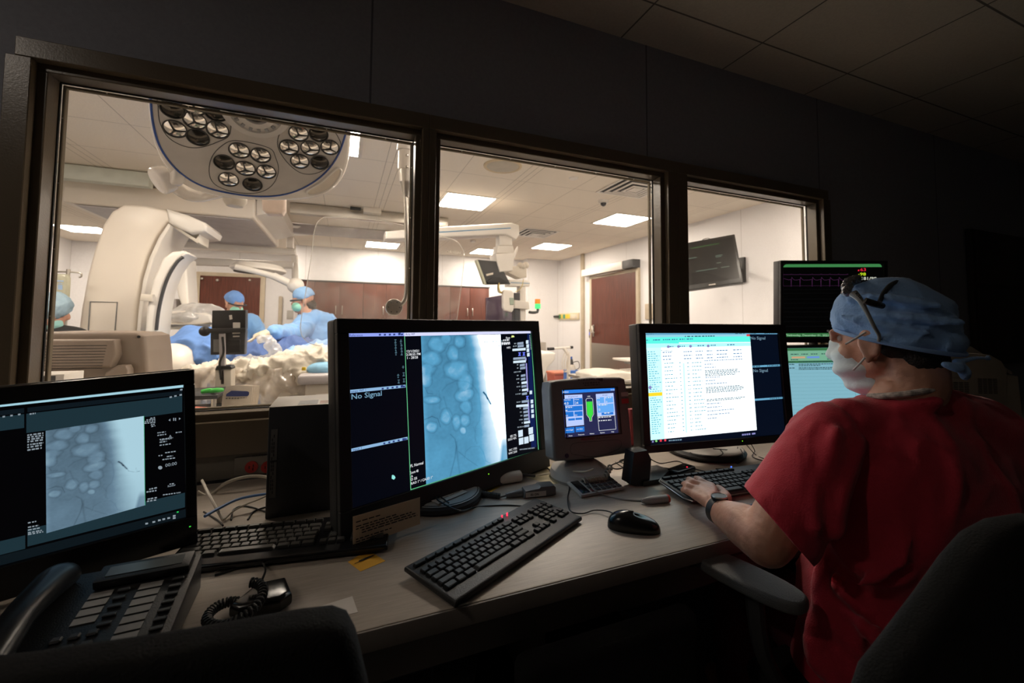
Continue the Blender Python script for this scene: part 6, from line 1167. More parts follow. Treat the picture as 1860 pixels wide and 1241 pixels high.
# CRT-like monitor back behind the left pane, box of gloves below it
Y = 2.25; r = root('bulky_monitor', PY(170, 690, Y), 'brown-beige vented back of a bulky monitor behind the left pane', 'monitor')
m_crt = mat('taupe_plastic', (.27, .21, .165), .5, bump=.08, bs=300)
g = G(); g.pxprism([(30, 700), (30, 606), (80, 603), (170, 603), (245, 605), (262, 611), (266, 640), (270, 700)], Y, .30, .02, 4); g.build('case', m_crt, r)
g = G(); g.pxprism([(30, 672), (30, 620), (90, 617), (208, 617), (212, 645), (200, 668), (110, 672)], Y-.05, .06, .012, 3); g.build('rear_bulge', m_crt, r)
g = G(); g.pxprism([(190, 677), (212, 664), (228, 664), (232, 672), (232, 700), (185, 700)], Y-.06, .06, .01, 3); g.build('cable_cover', m_crt, r)
for k in range(9):
    y = 627.5+k*5.2; xe = 194-k*1.2; g = G(); g.pxprism([(78+k*.4, y+1), (xe, y-.2), (xe, y+.8), (78+k*.4, y+2)], Y-.0515, .004); g.build('vent_slot', m_blk, r)
g = G(); g.cyl(PY(252, 612, Y-.001), PY(252, 612, Y+.01), .006, n=12); g.build('screw_hole', m_blk, r)
G().lohi((PY(30, 700, Y).x, Y-.08, .0), (PY(270, 700, Y).x, Y+.35, PY(150, 702, Y).z), .01).build('cart_below', m_wht2, label='pale cart carrying the bulky monitor behind the left pane', cat='cart')
a = PY(150, 673.5, 1.85); r = root('product_box', (a.x-.1, 1.85, .886), 'flat white box with a green line and dark top behind the left sill', 'box')
b = PY(60, 673.5, 1.85); G().lohi((b.x, 1.75, .888), (a.x, 1.86, a.z), .002).build('carton', m_wht, r)
g = G(); g.lohi((b.x, 1.7485, a.z-.045), (a.x-.02, 1.7499, a.z-.004)); g.build('dark_print', m_drk, r); g = G(); g.lohi((b.x, 1.7478, a.z-.026), (a.x-.03, 1.7484, a.z-.022)); g.build('green_line', mat('lime_print', (.3, .65, .1), .5), r)
# ---- people in the procedure room
m_cap = mat('blue_cloth_cap', (.16, .32, .68), .8, bump=.3, bs=60); m_mask = mat('mint_face_mask', (.36, .78, .62), .7); m_glv = mat('cream_glove', (.78, .66, .48), .5); m_hair = mat('dark_brown_hair', (.03, .018, .012), .6)
def head(g, c, f, s=1.0, neck=None):
    """skull, jaw, nose, ears; f = facing direction"""
    f = V(f).normalized(); sd = f.cross(V((0, 0, 1))).normalized(); up = sd.cross(f)
    R_ = Matrix(((sd.x, f.x, up.x, 0), (sd.y, f.y, up.y, 0), (sd.z, f.z, up.z, 0), (0, 0, 0, 1)))
    at = lambda x, y, z: V(c)+sd*x*s+f*y*s+up*z*s
    g.sph(at(0, -.012, .035), (.074*s, .092*s, .082*s), 22, R_); g.sph(at(0, .015, -.035), (.060*s, .072*s, .070*s), 20, R_); g.sph(at(0, .045, -.080), (.038*s, .036*s, .030*s), 16, R_)
    g.sph(at(0, .083, -.022), (.012*s, .018*s, .024*s), 12, R_)
    for k in (-1, 1): g.sph(at(k*.075, -.005, -.016), (.010*s, .018*s, .028*s), 12, R_); g.sph(at(k*.030, .078, .008), (.016*s, .010*s, .010*s), 10, R_)
    return R_, at
def cap_over(at, R_, name, m, par, s=1.0, zs=.075, drop=.0, bulge=(.080, .098, .088), vox=.008, disp=None, back=0):
    g = G(); g.sph(at(0, -.018-back, .048+drop), tuple(b*s for b in bulge), 26, R_)
    t = g.bm; c = at(0, 0, .012+drop); n = (at(0, .35, 1)-at(0, 0, 0)).normalized() if not back else (at(0, .42, 1)-at(0, 0, 0)).normalized()
    bmesh.ops.bisect_plane(t, geom=t.verts[:]+t.edges[:]+t.faces[:], plane_co=c, plane_no=n, clear_inner=True); bmesh.ops.holes_fill(t, edges=t.edges, sides=80)
    return shell(g, name, m, par, vox, 3, disp)
# surgeon behind the black bracket
Y = 4.9; hc = PY(426, 553, Y); f = V((.75, -.65, -.25))
r = G(); R_, at = head(r, hc, f); limb(r, [hc-V((.02, -.02, .08)), PY(420, 592, Y)], [.055, .065]); p1 = shell(r, 'person', m_skin, vox=.009, loc=hc, label='surgeon in blue gown, cloth cap and mint mask behind the black displays', cat='person')
cap_over(at, R_, 'surgical_cap', m_cap, p1, 1.0, disp=wr(.004, 25)); g = G(); g.sph(at(0, .042, -.046), (.061, .054, .058), 18, R_); shell(g, 'face_mask', m_mask, p1, .007, 3)
g = G(); g.tube([at(-.076, .01, .012), at(-.062, .085, .012), at(.062, .085, .012), at(.076, .01, .012)], .006, 8, 3); g.build('glasses', m_drk, p1)
g = G(); cc = PY(425, 640, Y+.02); g.sph(cc, (.27, .16, .34), 24); g.sph(PY(405, 590, Y), (.15, .12, .10), 18); g.sph(PY(450, 592, Y), (.13, .12, .12), 18); limb(g, [PY(395, 592, Y), PY(372, 618, Y-.15), PY(390, 640, Y-.45)], [.095, .075, .055]); limb(g, [PY(462, 596, Y), PY(478, 622, Y-.15), PY(470, 640, Y-.4)], [.09, .075, .055])
g.lohi((cc.x-.24, Y-.12, .25), (cc.x+.24, Y+.16, cc.z-.1), .1); shell(g, 'surgical_gown', m_blue, p1, .013, 4, crease(.017, 7, (1.2, 1.2, .45), 1))
g = G(); limb(g, [V((cc.x-.1, Y, .03)), V((cc.x-.1, Y, .5))], [.06, .08]); limb(g, [V((cc.x+.1, Y, .03)), V((cc.x+.1, Y, .5))], [.06, .08]); shell(g, 'trousers', m_cap, p1, .02)
# surgeon reaching with gloved hand
Y = 4.4; hc = PY(549, 547, Y); f = V((-.9, -.25, -.12))
r = G(); R_, at = head(r, hc, f); limb(r, [hc-V((-.02, -.0, .07)), PY(563, 582, Y)], [.055, .07]); p2 = shell(r, 'person', m_skin, vox=.009, loc=hc, label='surgeon in light blue gown reaching out a gloved hand over the table', cat='person')
cap_over(at, R_, 'surgical_cap', mat('pale_blue_cap', (.25, .44, .72), .8, bump=.3, bs=60), p2, 1.0, disp=wr(.004, 25)); g = G(); g.sph(at(0, .042, -.046), (.061, .054, .058), 18, R_); shell(g, 'face_mask', m_mask, p2, .007, 3)
g = G(); g.sph(at(0, -.06, -.045), (.07, .06, .055), 16, R_); shell(g, 'hair', m_hair, p2, .009, 3, wr(.008, 50)); g = G(); g.tube([at(-.076, .01, .012), at(-.062, .085, .012), at(.062, .085, .012), at(.076, .01, .012)], .008, 8, 3); g.build('glasses', m_drk, p2)
g = G(); cc = PY(582, 640, Y); g.sph(cc, (.23, .17, .36), 24); g.sph(PY(575, 583, Y), (.18, .13, .10), 18); sh = PY(557, 588, Y-.05)
limb(g, [sh, PY(540, 603, Y-.25), PY(512, 606, Y-.55), PY(497, 604, Y-.75)], [.10, .085, .065, .055]); g.lohi((cc.x-.22, Y-.12, .25), (cc.x+.22, Y+.16, cc.z-.1), .1); shell(g, 'surgical_gown', m_blue, p2, .012, 4, crease(.015, 8, (1.2, 1.2, .6), 3))
wst = PY(497, 604, Y-.75); hnd = PY(473, 611, Y-.8); g = G(); limb(g, [wst+V((-.01, 0, 0)), hnd], [.038, .034]); g.sph(hnd, (.05, .035, .028), 16)
for k, (px_, py_) in enumerate(((450, 621), (453, 624), (457, 625.5), (462, 626))): q = PY(px_, py_, Y-.84+.012*k); limb(g, [hnd+V((-.02, .01*k-.015, 0)), (hnd+q)/2+V((0, 0, .006)), q], [.013, .011, .008], 8)
limb(g, [hnd+V((.01, -.03, -.01)), PY(468, 624, Y-.87), PY(463, 628, Y-.88)], [.014, .012, .009], 8); shell(g, 'glove', m_glv, p2, .006, 3)
g = G(); limb(g, [V((cc.x-.1, Y, .03)), V((cc.x-.1, Y, .5))], [.06, .08]); limb(g, [V((cc.x+.1, Y, .03)), V((cc.x+.1, Y, .5))], [.06, .08]); shell(g, 'trousers', m_cap, p2, .02)
# person at the left edge
Y = 3.9; hc = PY(95, 572, Y); f = V((.15, -.9, -.35))
r = G(); R_, at = head(r, hc, f, 1.05); limb(r, [hc-V((0, 0, .08)), PY(97, 612, Y)], [.055, .06]); p3 = shell(r, 'person', m_skin, vox=.009, loc=hc, label='person in pale bouffant cap, teal mask and black top at the left window edge', cat='person')
cap_over(at, R_, 'bouffant_cap', mat('bouffant_blue', (.30, .42, .50), .7, bump=.6, bs=30), p3, 1.22, disp=wr(.010, 22)); g = G(); g.sph(at(0, .042, -.050), (.064, .054, .060), 18, R_); shell(g, 'face_mask', mat('teal_face_mask', (.35, .66, .62), .7), p3, .007, 3)
g = G(); cc = PY(100, 670, Y); g.sph(cc, (.22, .14, .30), 24); g.sph(PY(97, 608, Y+.02), (.20, .10, .07), 18); g.lohi((cc.x-.2, Y-.1, .2), (cc.x+.2, Y+.14, cc.z), .08); limb(g, [cc+V((.2, 0, .1)), cc+V((.26, -.1, -.15))], [.06, .05]); limb(g, [cc+V((-.2, 0, .1)), cc+V((-.26, -.1, -.15))], [.06, .05]); shell(g, 'black_top', mat('black_cotton', (.012, .012, .014), .85, bump=.2, bs=100), p3, .015, 4)
g = G(); limb(g, [V((cc.x-.09, Y, .03)), V((cc.x-.09, Y, .4))], [.06, .08]); limb(g, [V((cc.x+.09, Y, .03)), V((cc.x+.09, Y, .4))], [.06, .08]); shell(g, 'trousers', MATS['black_cotton'], p3, .02)
# ---- large surgical lamp
LC = PD(458, 214, 1.70); TL = TM(LC, math.atan2(-LC.x, LC.y), math.radians(-57))
r = root('surgical_lamp', LC, 'large round surgical lamp with many reflector lenses and blue rim near the window', 'surgical lamp', rot=TL.to_3x3().to_4x4())
out = [(268, 150), (267.5, 185), (271, 225), (279, 262), (295, 297), (318, 325), (352, 346), (400, 359), (455, 364), (520, 365), (572, 360), (604, 346), (624, 322), (634, 290), (638, 240), (640, 190), (637, 140), (622, 96), (585, 50), (530, 25), (460, 14), (390, 22), (330, 46), (288, 92)]
m_lm = mat('lamp_underside_grey', (.50, .47, .44), .42); m_lrim = mat('glossy_white_rim', (.85, .80, .74), .15, coat=.5)
pl_ = [loc(TL, *p) for p in out]
def shr(P, k): cx, cz = sum(p[0] for p in P)/len(P), sum(p[1] for p in P)/len(P); return [((p[0]-cx)*k+cx, (p[1]-cz)*k+cz) for p in P]
def smooth_loop(P, n=4):
    Q = []; N_ = len(P)
    for i in range(N_):
        p0, p1, p2, p3 = P[i-1], P[i], P[(i+1) % N_], P[(i+2) % N_]
        for k in range(n):
            u = k/n; Q.append(tuple(.5*(2*p1[a]+(p2[a]-p0[a])*u+(2*p0[a]-5*p1[a]+4*p2[a]-p3[a])*u*u+(3*p1[a]-p0[a]-3*p2[a]+p3[a])*u**3) for a in (0, 1)))
    return Q
# slot for the grab handle is cut as a dark recess with a bright rim
SL = smooth_loop(pl_); g = G(TL); g.prism(SL, -.004, .055, 'y', .018, 4); g.build('lamp_shell', m_lrim, r)
blue = [(275, 150), (274.5, 185), (279, 225), (289, 260), (307, 290), (333, 316), (368, 336), (412, 348), (462, 354.5), (508, 353), (548, 341), (584, 318), (610, 287), (625, 250), (633, 210), (633, 150), (615, 100), (580, 56), (525, 32), (460, 21), (395, 29), (337, 52), (295, 96)]
BL_ = smooth_loop([loc(TL, *p) for p in blue]); g = G(TL); g.prism(BL_, -.007, -.003, 'y'); g.build('face_plate', m_lm, r)
g = G(TL); pp = [(x, -.0075, z) for x, z in BL_]; g.tube(pp+pp[:2], .0042, 8, 1); g.build('blue_ring', mat('royal_blue_trim', (.01, .06, .28), .3), r)
def petal(P, name): Q = smooth_loop([loc(TL, *p) for p in P]); pp = [(x, -.0075, z) for x, z in Q]; G(TL).tube(pp+pp[:2], .0016, 6, 1).build(name, m_drk, r)
Z2 = lambda L_: [(240+x/3.875, 140+y/3.875) for x, y in L_]
petal(Z2([(190, 60), (185, 200), (200, 320), (260, 420), (370, 480), (480, 488), (600, 450), (690, 390), (680, 200), (600, 60), (400, -20)]), 'petal_groove'); petal(Z2([(740, 440), (640, 470), (560, 560), (545, 680), (600, 760), (740, 805), (880, 808), (980, 760), (1030, 660), (1010, 560), (960, 490)]), 'petal_groove'); petal(Z2([(1110, 325), (1040, 390), (1025, 480), (1080, 580), (1180, 665), (1290, 672), (1400, 610), (1470, 500), (1440, 400), (1370, 340), (1240, 310)]), 'petal_groove')
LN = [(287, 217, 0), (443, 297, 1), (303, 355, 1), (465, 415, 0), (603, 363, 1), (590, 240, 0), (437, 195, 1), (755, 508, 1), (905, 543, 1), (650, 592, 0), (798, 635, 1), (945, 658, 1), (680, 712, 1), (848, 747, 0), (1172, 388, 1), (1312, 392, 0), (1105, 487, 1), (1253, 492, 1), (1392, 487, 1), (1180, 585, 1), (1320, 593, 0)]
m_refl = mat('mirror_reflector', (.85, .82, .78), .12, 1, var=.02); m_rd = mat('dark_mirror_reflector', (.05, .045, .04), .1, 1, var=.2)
lr = .0405
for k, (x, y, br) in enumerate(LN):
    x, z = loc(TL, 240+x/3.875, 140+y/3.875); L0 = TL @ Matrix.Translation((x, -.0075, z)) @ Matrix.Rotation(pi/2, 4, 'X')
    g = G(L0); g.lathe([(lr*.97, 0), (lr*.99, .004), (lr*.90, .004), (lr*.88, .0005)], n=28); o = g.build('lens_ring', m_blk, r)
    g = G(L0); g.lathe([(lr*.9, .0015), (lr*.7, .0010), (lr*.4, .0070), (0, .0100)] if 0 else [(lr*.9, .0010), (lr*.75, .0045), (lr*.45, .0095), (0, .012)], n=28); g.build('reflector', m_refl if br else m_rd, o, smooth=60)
    g = G(L0)
    for j in range(3):
        a = j*2*pi/3+pi/2+.25*(k % 3); g.tube([(0, 0, .0125), (lr*.45*math.cos(a), lr*.45*math.sin(a), .0105), (lr*.9*math.cos(a), lr*.9*math.sin(a), .0030)], [.0045, .0028, .0016], 8, 2)
    g.sph((0, 0, .011), .0065, 10)
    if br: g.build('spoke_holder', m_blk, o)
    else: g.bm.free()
x, z = loc(TL, 240+870/3.875, 140+225/3.875); L0 = TL @ Matrix.Translation((x, -.0075, z)) @ Matrix.Rotation(pi/2, 4, 'X')
G(L0).lathe([(.125, 0), (.12, .012), (.095, .016), (.09, .010), (.072, .010), (.070, .022), (.048, .024), (.045, .010), (0, .010)], n=48).build('centre_hub', mat('pale_grey_hub', (.55, .52, .49), .35), r)
G(L0).cyl((0, 0, .008), (0, 0, .020), .040, n=28, bev=.003).build('hub_core', m_blk, r)
for k in range(18): a = k*pi/9; G(L0).box((.082*math.cos(a), .082*math.sin(a), .013), (.016, .012, .008), .002, rot=a, seg=1).build('hub_tooth', m_grey, r)
hs = Z2([(1232, 795), (1330, 735), (1430, 645), (1462, 640), (1470, 665), (1445, 720), (1385, 785), (1300, 820), (1245, 822)]); Q = smooth_loop([loc(TL, *p) for p in hs], 3); pp = [(x, -.006, z) for x, z in Q]
G(TL).tube(pp+pp[:2], .006, 8, 1).build('grab_handle_rim', m_lrim, r); g = G(TL); g.prism(Q, -.0055, -.0045, 'y'); g.build('grab_handle_slot', mat('pale_recess', (.78, .70, .60), .5), r)
a, b = TL @ V((*[loc(TL, 322, 318)[0]], .05, loc(TL, 322, 318)[1])), None
j = TL @ V((loc(TL, 330, 300)[0], .03, loc(TL, 330, 300)[1]))
G().cyl(PD(306, 313, 1.80), PD(330, 318, 1.84), .052, n=28, bev=.012).build('arm_joint', m_lrim, r); G().cyl(PD(284, 330, 1.80), PD(310, 322, 1.84), .060, .055, 28, .012).build('joint_cap', m_lrim, r)
g = G(); g.tube([PD(318, 335, 1.9), PD(345, 352, 1.95), PD(380, 350, 2.0), PD(420, 330, 2.02), PD(440, 250, 2.05), PD(450, 120, 2.05)], .035, 16, 6); g.build('yoke', m_lrim, r)
q = TL @ V((loc(TL, 425, 370)[0], .05, loc(TL, 425, 370)[1])); G().lathe([(0, -.035), (.035, -.03), (.05, -.008), (.05, .02), (0, .02)], PD(427, 364, 2.05)).build('sensor_knob', m_wht2, r)
g = G(); g.pxprism([(474, 355), (518, 356), (518, 380), (513, 389), (485, 388), (476, 380)], 2.9, .08, .015, 3); g.build('rear_handle', mat('pinkish_beige', (.62, .50, .42), .5), r)
g = G(); g.tube([PD(450, 122, 2.05), V((PD(450, 122, 2.05).x, PD(450, 122, 2.05).y, 2.45))], .04, 14, 0); g.build('drop_tube', m_lrim, r)
pa = PD(450, 122, 2.05); e1 = PZ(800, 235, 2.46); G().tube([(pa.x, pa.y, 2.46), (e1.x, e1.y, 2.46)], .075, 16, 0).build('ceiling_arm', m_car2, r); G().cyl((e1.x, e1.y, 2.46), (e1.x, e1.y, OZ-.002), .09, n=20).build('ceiling_mount', m_car2, r)
# ---- hanging lead-glass shield with pole and steel disc
Y = 2.45; r = root('radiation_shield', PY(716, 558, Y), 'clear hanging radiation shield with rounded corners on a steel pole', 'radiation shield')
sh_ = [(590, 394), (640, 396), (720, 406), (800, 429), (825, 436), (838, 448), (843, 468), (838, 520), (828, 590), (810, 640), (760, 650), (680, 640), (610, 630), (572, 627), (553, 616), (546, 600), (548, 572), (557, 520), (566, 460), (571, 420), (578, 402)]
g = G(); g.pxprism(sh_, Y, .012); g.build('clear_panel', clear('acrylic', refl=.04, haze=.05, smudge=.10, hazecol=(.95, .9, .82)), r)
P_ = [PY(x, y, Y-.002) for x, y in sh_]; G().tube(P_+P_[:1], .0022, 8, 4).build('panel_edge', clear('acrylic_edge', refl=.3, haze=.22, hazecol=(1, .95, .85)), r)
Yp = 2.38
P_ = [PY(736, 340, Yp), PY(739, 430, Yp), PY(739, 510, Yp), PY(736, 542, Yp), PY(726, 556, Yp)]; G().tube(P_, [.012]*5, 12).build('bent_rod', m_steel, r)
for (ya_, yb_, ra, rb, m, nm) in ((236, 266, .045, .045, m_wht, 'upper_sleeve'), (266, 276, .053, .053, m_wht, 'collar'), (276, 310, .047, .047, m_wht, 'lower_sleeve'), (310, 332, .046, .036, m_steel, 'tapered_tip'), (332, 358, .036, .014, m_steel, 'tapered_end')):
    G().cyl(PY(739, ya_, Yp), PY(738, yb_, Yp), ra, rb, 28).build(nm, m, r)
for y in (282, 303): G().sph(PY(739, y, Yp-.047), .008, 10).build('bolt', m_steel, r)
G().cyl(PY(739, 236, Yp), (PY(739, 236, Yp).x, Yp, OZ-.001), .045, n=24).build('ceiling_tube', m_wht, r)
c = PY(716, 558, Yp-.01); G().cyl(c, c+V((0, .03, 0)), .046, n=40, bev=.004).build('steel_disc', m_steel, r); G().cyl(c-V((0, .006, 0)), c, .018, n=24).build('disc_hub', m_steel, r)
for k in range(6): a = k*pi/3; G().sph(c+V((.030*math.cos(a), -.001, .030*math.sin(a))), .0035, 8).build('disc_screw', m_drk, r)
g = G(); word(g, TM(PY(820, 455, Y-.003), 0), 'ORIGIN', 810, 460, 5, wpx=26, y=-.002); g.build('etched_text', m_wht2, r, smooth=0)
# ---- boom with tilted monitor, display head and stack light
Y = 4.35; r = root('monitor_boom', PY(915, 440, Y), 'white ceiling boom arm with a blue line carrying tilted monitors', 'monitor boom')
g = G(); g.pxprism([(700, 420), (800, 412), (930, 404.5), (943, 409), (944, 426), (938, 435), (920, 425), (800, 431), (700, 434)], Y, .22, .015, 3); g.build('arm', m_car2, r)
g = G(); g.pxprism([(745, 424), (928, 413.5), (928, 415), (745, 426)], Y-.003, .006); g.build('blue_line', mat('blue_line_paint', (.10, .3, .5), .5), r)
for pts, nm, m, yy, d in (([(907, 427), (930, 427), (931, 446), (907, 446)], 'swivel', m_wht, Y+.05, .13), ([(904, 446), (932, 446), (935, 460), (902, 460)], 'swivel_collar', m_wht, Y+.03, .16), ([(901, 461), (935, 459), (933, 478), (931, 492), (908, 494), (903, 476)], 'head_block', m_wht, Y-.02, .22),
                          ([(937, 452), (941, 447), (941, 455), (935, 470), (933, 466)], 'brake_lever', m_wht, Y-.03, .03), ([(912, 490), (935, 483), (957, 484), (957, 504), (945, 506)], 'bracket', m_wht2, Y+.1, .15), ([(925, 508), (958, 509), (964, 512), (962, 520), (925, 520)], 'lower_arm', m_car2, Y+.1, .15),
                          ([(944, 520), (955, 520), (956, 640), (946, 640)], 'column', m_wht, Y+.12, .10), ([(935, 532), (945, 532), (945, 640), (936, 640)], 'dark_channel', m_drk, Y+.10, .10), ([(935, 545), (961, 548), (962, 562), (935, 560)], 'side_bracket', m_wht, Y+.06, .12)):
    g = G(); g.pxprism(pts, yy, d, .010, 3); g.build(nm, m, r)
for x, y in ((945, 483), (955, 482), (950, 484)): G().sph(PY(x, y, Y+.12), .04, 14).build('knob', m_wht2, r)
g = G(); g.pxprism([(928, 513), (962, 514.4), (962, 515.4), (928, 514)], Y+.096, .004); g.build('lower_blue_line', MATS['blue_line_paint'], r)
g = G(); g.pxprism([(866, 472), (868, 471.6), (906, 475), (927.5, 516), (883, 517), (880, 515)], Y, .05, .008); g.build('display_back', m_drk, r); g = G(); g.pxprism([(864.5, 472.5), (868, 472), (884, 516), (880, 516)], Y-.012, .06, .003); g.build('display_edge', mat('pale_green_edge', (.55, .56, .42), .4), r)
g = G(); g.pxprism([(884, 511), (893, 505), (908, 504), (922, 512), (922, 515), (886, 515)], Y-.02, .03, .005); g.build('rear_hump', m_blk, r); g = G(); g.pxprism([(883, 498), (896, 495), (896, 499), (884, 501.5)], Y-.012, .012, .003); g.build('handle', m_wht2, r)
for k in range(3): G().tube([PY(905+k, 514, Y-.03), PY(904+k, 522, Y-.03), PY(905+k*2, 530, Y-.02), PY(912, 533-k, Y)], .005, 6).build('hanging_cable', m_cord if k == 0 else mat('yellow_cable', (.6, .45, .1), .5), r)
G().tube([PY(951, 507, Y+.05), PY(948, 520, Y+.05), PY(941, 528, Y+.05), PY(936, 530, Y+.05)], .004, 6).build('hanging_cable', MATS['yellow_cable'], r)
for pts, nm, m, yy, d in (([(914, 529), (917, 526.5), (930, 528), (934, 533), (933, 563), (930, 567.5), (917, 564), (914, 558)], 'touch_display_back', m_wht, Y-.02, .06), ([(926, 541), (934, 541), (934, 554), (927, 554)], 'connector_panel', mat('grey_green_panel', (.35, .42, .34), .5), Y-.035, .02)):
    g = G(); g.pxprism(pts, yy, d, .014, 4); g.build(nm, m, r)
G().cyl(PY(775, 418, Y+.1), (PY(775, 418, Y+.1).x, Y+.1, OZ-.001), .07, n=20).build('ceiling_post', m_car2, r)
r = root('stack_light', PY(976, 560, Y), 'small orange and glowing green status light beside the boom column', 'status light')
for pts, nm, m in (([(972, 543.5), (981, 543.5), (981, 552), (972, 552)], 'orange_lens', mat('orange_lens', (.85, .25, .02), .4, em=.25, ecol=(1, .3, .02))), ([(972, 552), (981.5, 552), (981.5, 561), (972, 561)], 'green_lens', glow('green_stack', (.1, 1, .25), 1.3))):
    ps = [PY(x, y, Y+.1) for x, y in pts]; c0_ = (ps[0]+ps[1])/2; c1_ = (ps[2]+ps[3])/2; G().cyl(c0_, c1_, abs(ps[1].x-ps[0].x)/2, n=20, bev=.002).build(nm, m, r)
G().tube([PY(977, 561, Y+.1), PY(976, 567, Y+.1), PY(967, 568, Y+.1), PY(961, 567, Y+.1)], .016, 8, 2).build('bracket', m_drk, r)
g = G(); g.pxprism([(883.5, 541), (912, 536), (935, 536), (936, 640), (883.5, 640)], 4.9, .05, .01); g.build('dark_panel', mat('plum_dark_panel', (.07, .05, .075), .15, coat=.5), label='dark reflective upright panel behind the boom display', cat='panel')
# ================================================================= PERSON AT THE DESK
def cut_px(o, p1, p2, d, keep, d2=None):
    """trim an object along the sight plane through two photo points; keep = a photo point on the side that stays"""
    A, B = PD(*p1, d), PD(*p2, d2 or d); n = (B-A).cross(ray((p1[0]+p2[0])/2, (p1[1]+p2[1])/2)).normalized()
    K = PD(*keep, d); n = n if (K-A).dot(n) > 0 else -n; I = WM[o.name].inverted()
    bm = bmesh.new(); bm.from_mesh(o.data); bmesh.ops.bisect_plane(bm, geom=bm.verts[:]+bm.edges[:]+bm.faces[:], plane_co=I @ A, plane_no=I.to_3x3() @ n, clear_inner=True); bm.to_mesh(o.data); bm.free()
AX, FT = V((.960, -.279, 0)), V((.279, .960, 0)); Zv = V((0, 0, 1))
NK = PD(1652, 722, .885)
tp = lambda x, y, z: NK+AX*x+FT*y+Zv*z
mskin = mat('warm_skin', (.60, .30, .20), .48, var=.07, vs=30, sss=.12, bump=.10, bs=120)
_e = PD(1570, 617, .880); fh = V((-.09, .985, -.16)).normalized(); hc = _e+fh.cross(V((0, 0, 1))).normalized()*.080+V((0, 0, .004))
g = G(); R_, at = head(g, hc, fh, 1.0)
for k in (-1, 1):       # brow ridge, cheeks, ear shells
    g.sph(at(k*.030, .074, .022), (.022, .012, .008), 10, R_); g.sph(at(k*.038, .048, -.030), (.024, .026, .028), 12, R_); limb(g, [at(k*.048, .0, -.050), at(k*.020, .050, -.088)], [.018, .016])
    ring = [at(k*.080, -.006+.015*math.cos(t), -.014+.026*math.sin(t)) for t in [j*pi/6-.9 for j in range(11)]]; g.tube(ring, .0062, 8, 2); g.sph(at(k*.078, .002, -.042), (.007, .010, .012), 10, R_)
limb(g, [at(0, -.035, -.02), at(.0, -.035, -.10), tp(-.024, -.005, .0)], [.056, .055, .057]); limb(g, [at(0, .02, -.09), tp(0, .03, -.02)], [.035, .045])
SL_, SR_ = tp(-.185, .005, -.085), tp(.185, .01, -.085)
EL = PD(1392, 985, .825); WR = PZ(1302, 925, .79)
g.sph(tp(0, .03, -.22), (.16, .10, .20), 20); limb(g, [tp(-.05, 0, -.065), SL_-Zv*.01], [.05, .055]); limb(g, [tp(.05, 0, -.065), SR_-Zv*.01], [.05, .055])
limb(g, [tp(0, .03, -.25), tp(0, .04, -.55)], [.13, .14])
limb(g, [SL_, (SL_+EL)/2+V((-.005, 0, .0)), EL], [.058, .054, .046]); limb(g, [EL, EL*.62+WR*.38+V((0, 0, .004)), EL*.25+WR*.75, WR], [.046, .045, .034, .026])
ER = tp(.24, .06, -.36); WRr = tp(.12, .30, -.33); limb(g, [SR_, ER], [.056, .044]); limb(g, [ER, WRr], [.044, .028])
for s_ in (-1, 1):
    hp, kn, ft = tp(s_*.09, .06, -.585), tp(s_*.10, .46, -.575), tp(s_*.10, .44, -.98); limb(g, [hp, kn], [.075, .055]); limb(g, [kn, ft], [.055, .04]); limb(g, [ft, ft+FT*.14-Zv*.03], [.04, .03])
# left hand: palm, four bent fingers, thumb
palm = PZ(1281, 900, .792)
MC = [PZ(1261, 899, .788), PZ(1268, 890, .795), PZ(1279, 884, .798), PZ(1292, 884, .797)]
PI_ = [PZ(1247, 893, .790), PZ(1249, 883, .797), PZ(1258, 876, .801), PZ(1275, 875, .801)]
TI = [PZ(1240, 891, .776), PZ(1242, 879, .776), PZ(1250, 871, .777), PZ(1264, 869, .778)]
for m_, rr_ in zip(MC, (.011, .012, .0125, .012)): g.tube([WR+(m_-WR)*.1, (WR+m_)/2+V((0, 0, .003)), m_], [.015, .0145, rr_], 12, 4); g.sph(m_, rr_*1.02, 12)
g.sph(palm-V((0, 0, .004)), (.030, .030, .013), 18)
for m_, p_, t_, rr_ in zip(MC, PI_, TI, (.0088, .0095, .010, .0098)):
    g.sph(p_, rr_*.98, 10); g.sph(t_, rr_*.84, 10); g.tube([m_, (m_+p_)/2, p_], [rr_*1.1, rr_, rr_*.96], 10, 3); g.tube([p_, (p_+t_)/2+V((0, 0, .002)), t_], [rr_*.96, rr_*.9, rr_*.82], 10, 3)
th_ = [WR+V((.018, .015, -.004)), PZ(1319, 905, .788), PZ(1312, 893, .784), PZ(1304, 886, .778)]; g.tube(th_, [.017, .0135, .0115, .009], 12, 4); g.sph(th_[-1], .009, 10)
veins = [[WR+V((.0, .02, .020)), (WR+MC[k])/2+V((0, 0, .017)), MC[k]+V((0, 0, .010))] for k in (1, 2, 3)]
for v_ in veins: g.tube(v_, .0022, 6, 4)
person = shell(g, 'person', mskin, vox=.0042, sm=5, loc=NK-Zv*1.05, label='seated person in red scrubs, blue cap and face mask typing at the desk', cat='person', disp=lambda p, n: .0006*noise.noise(p*90))
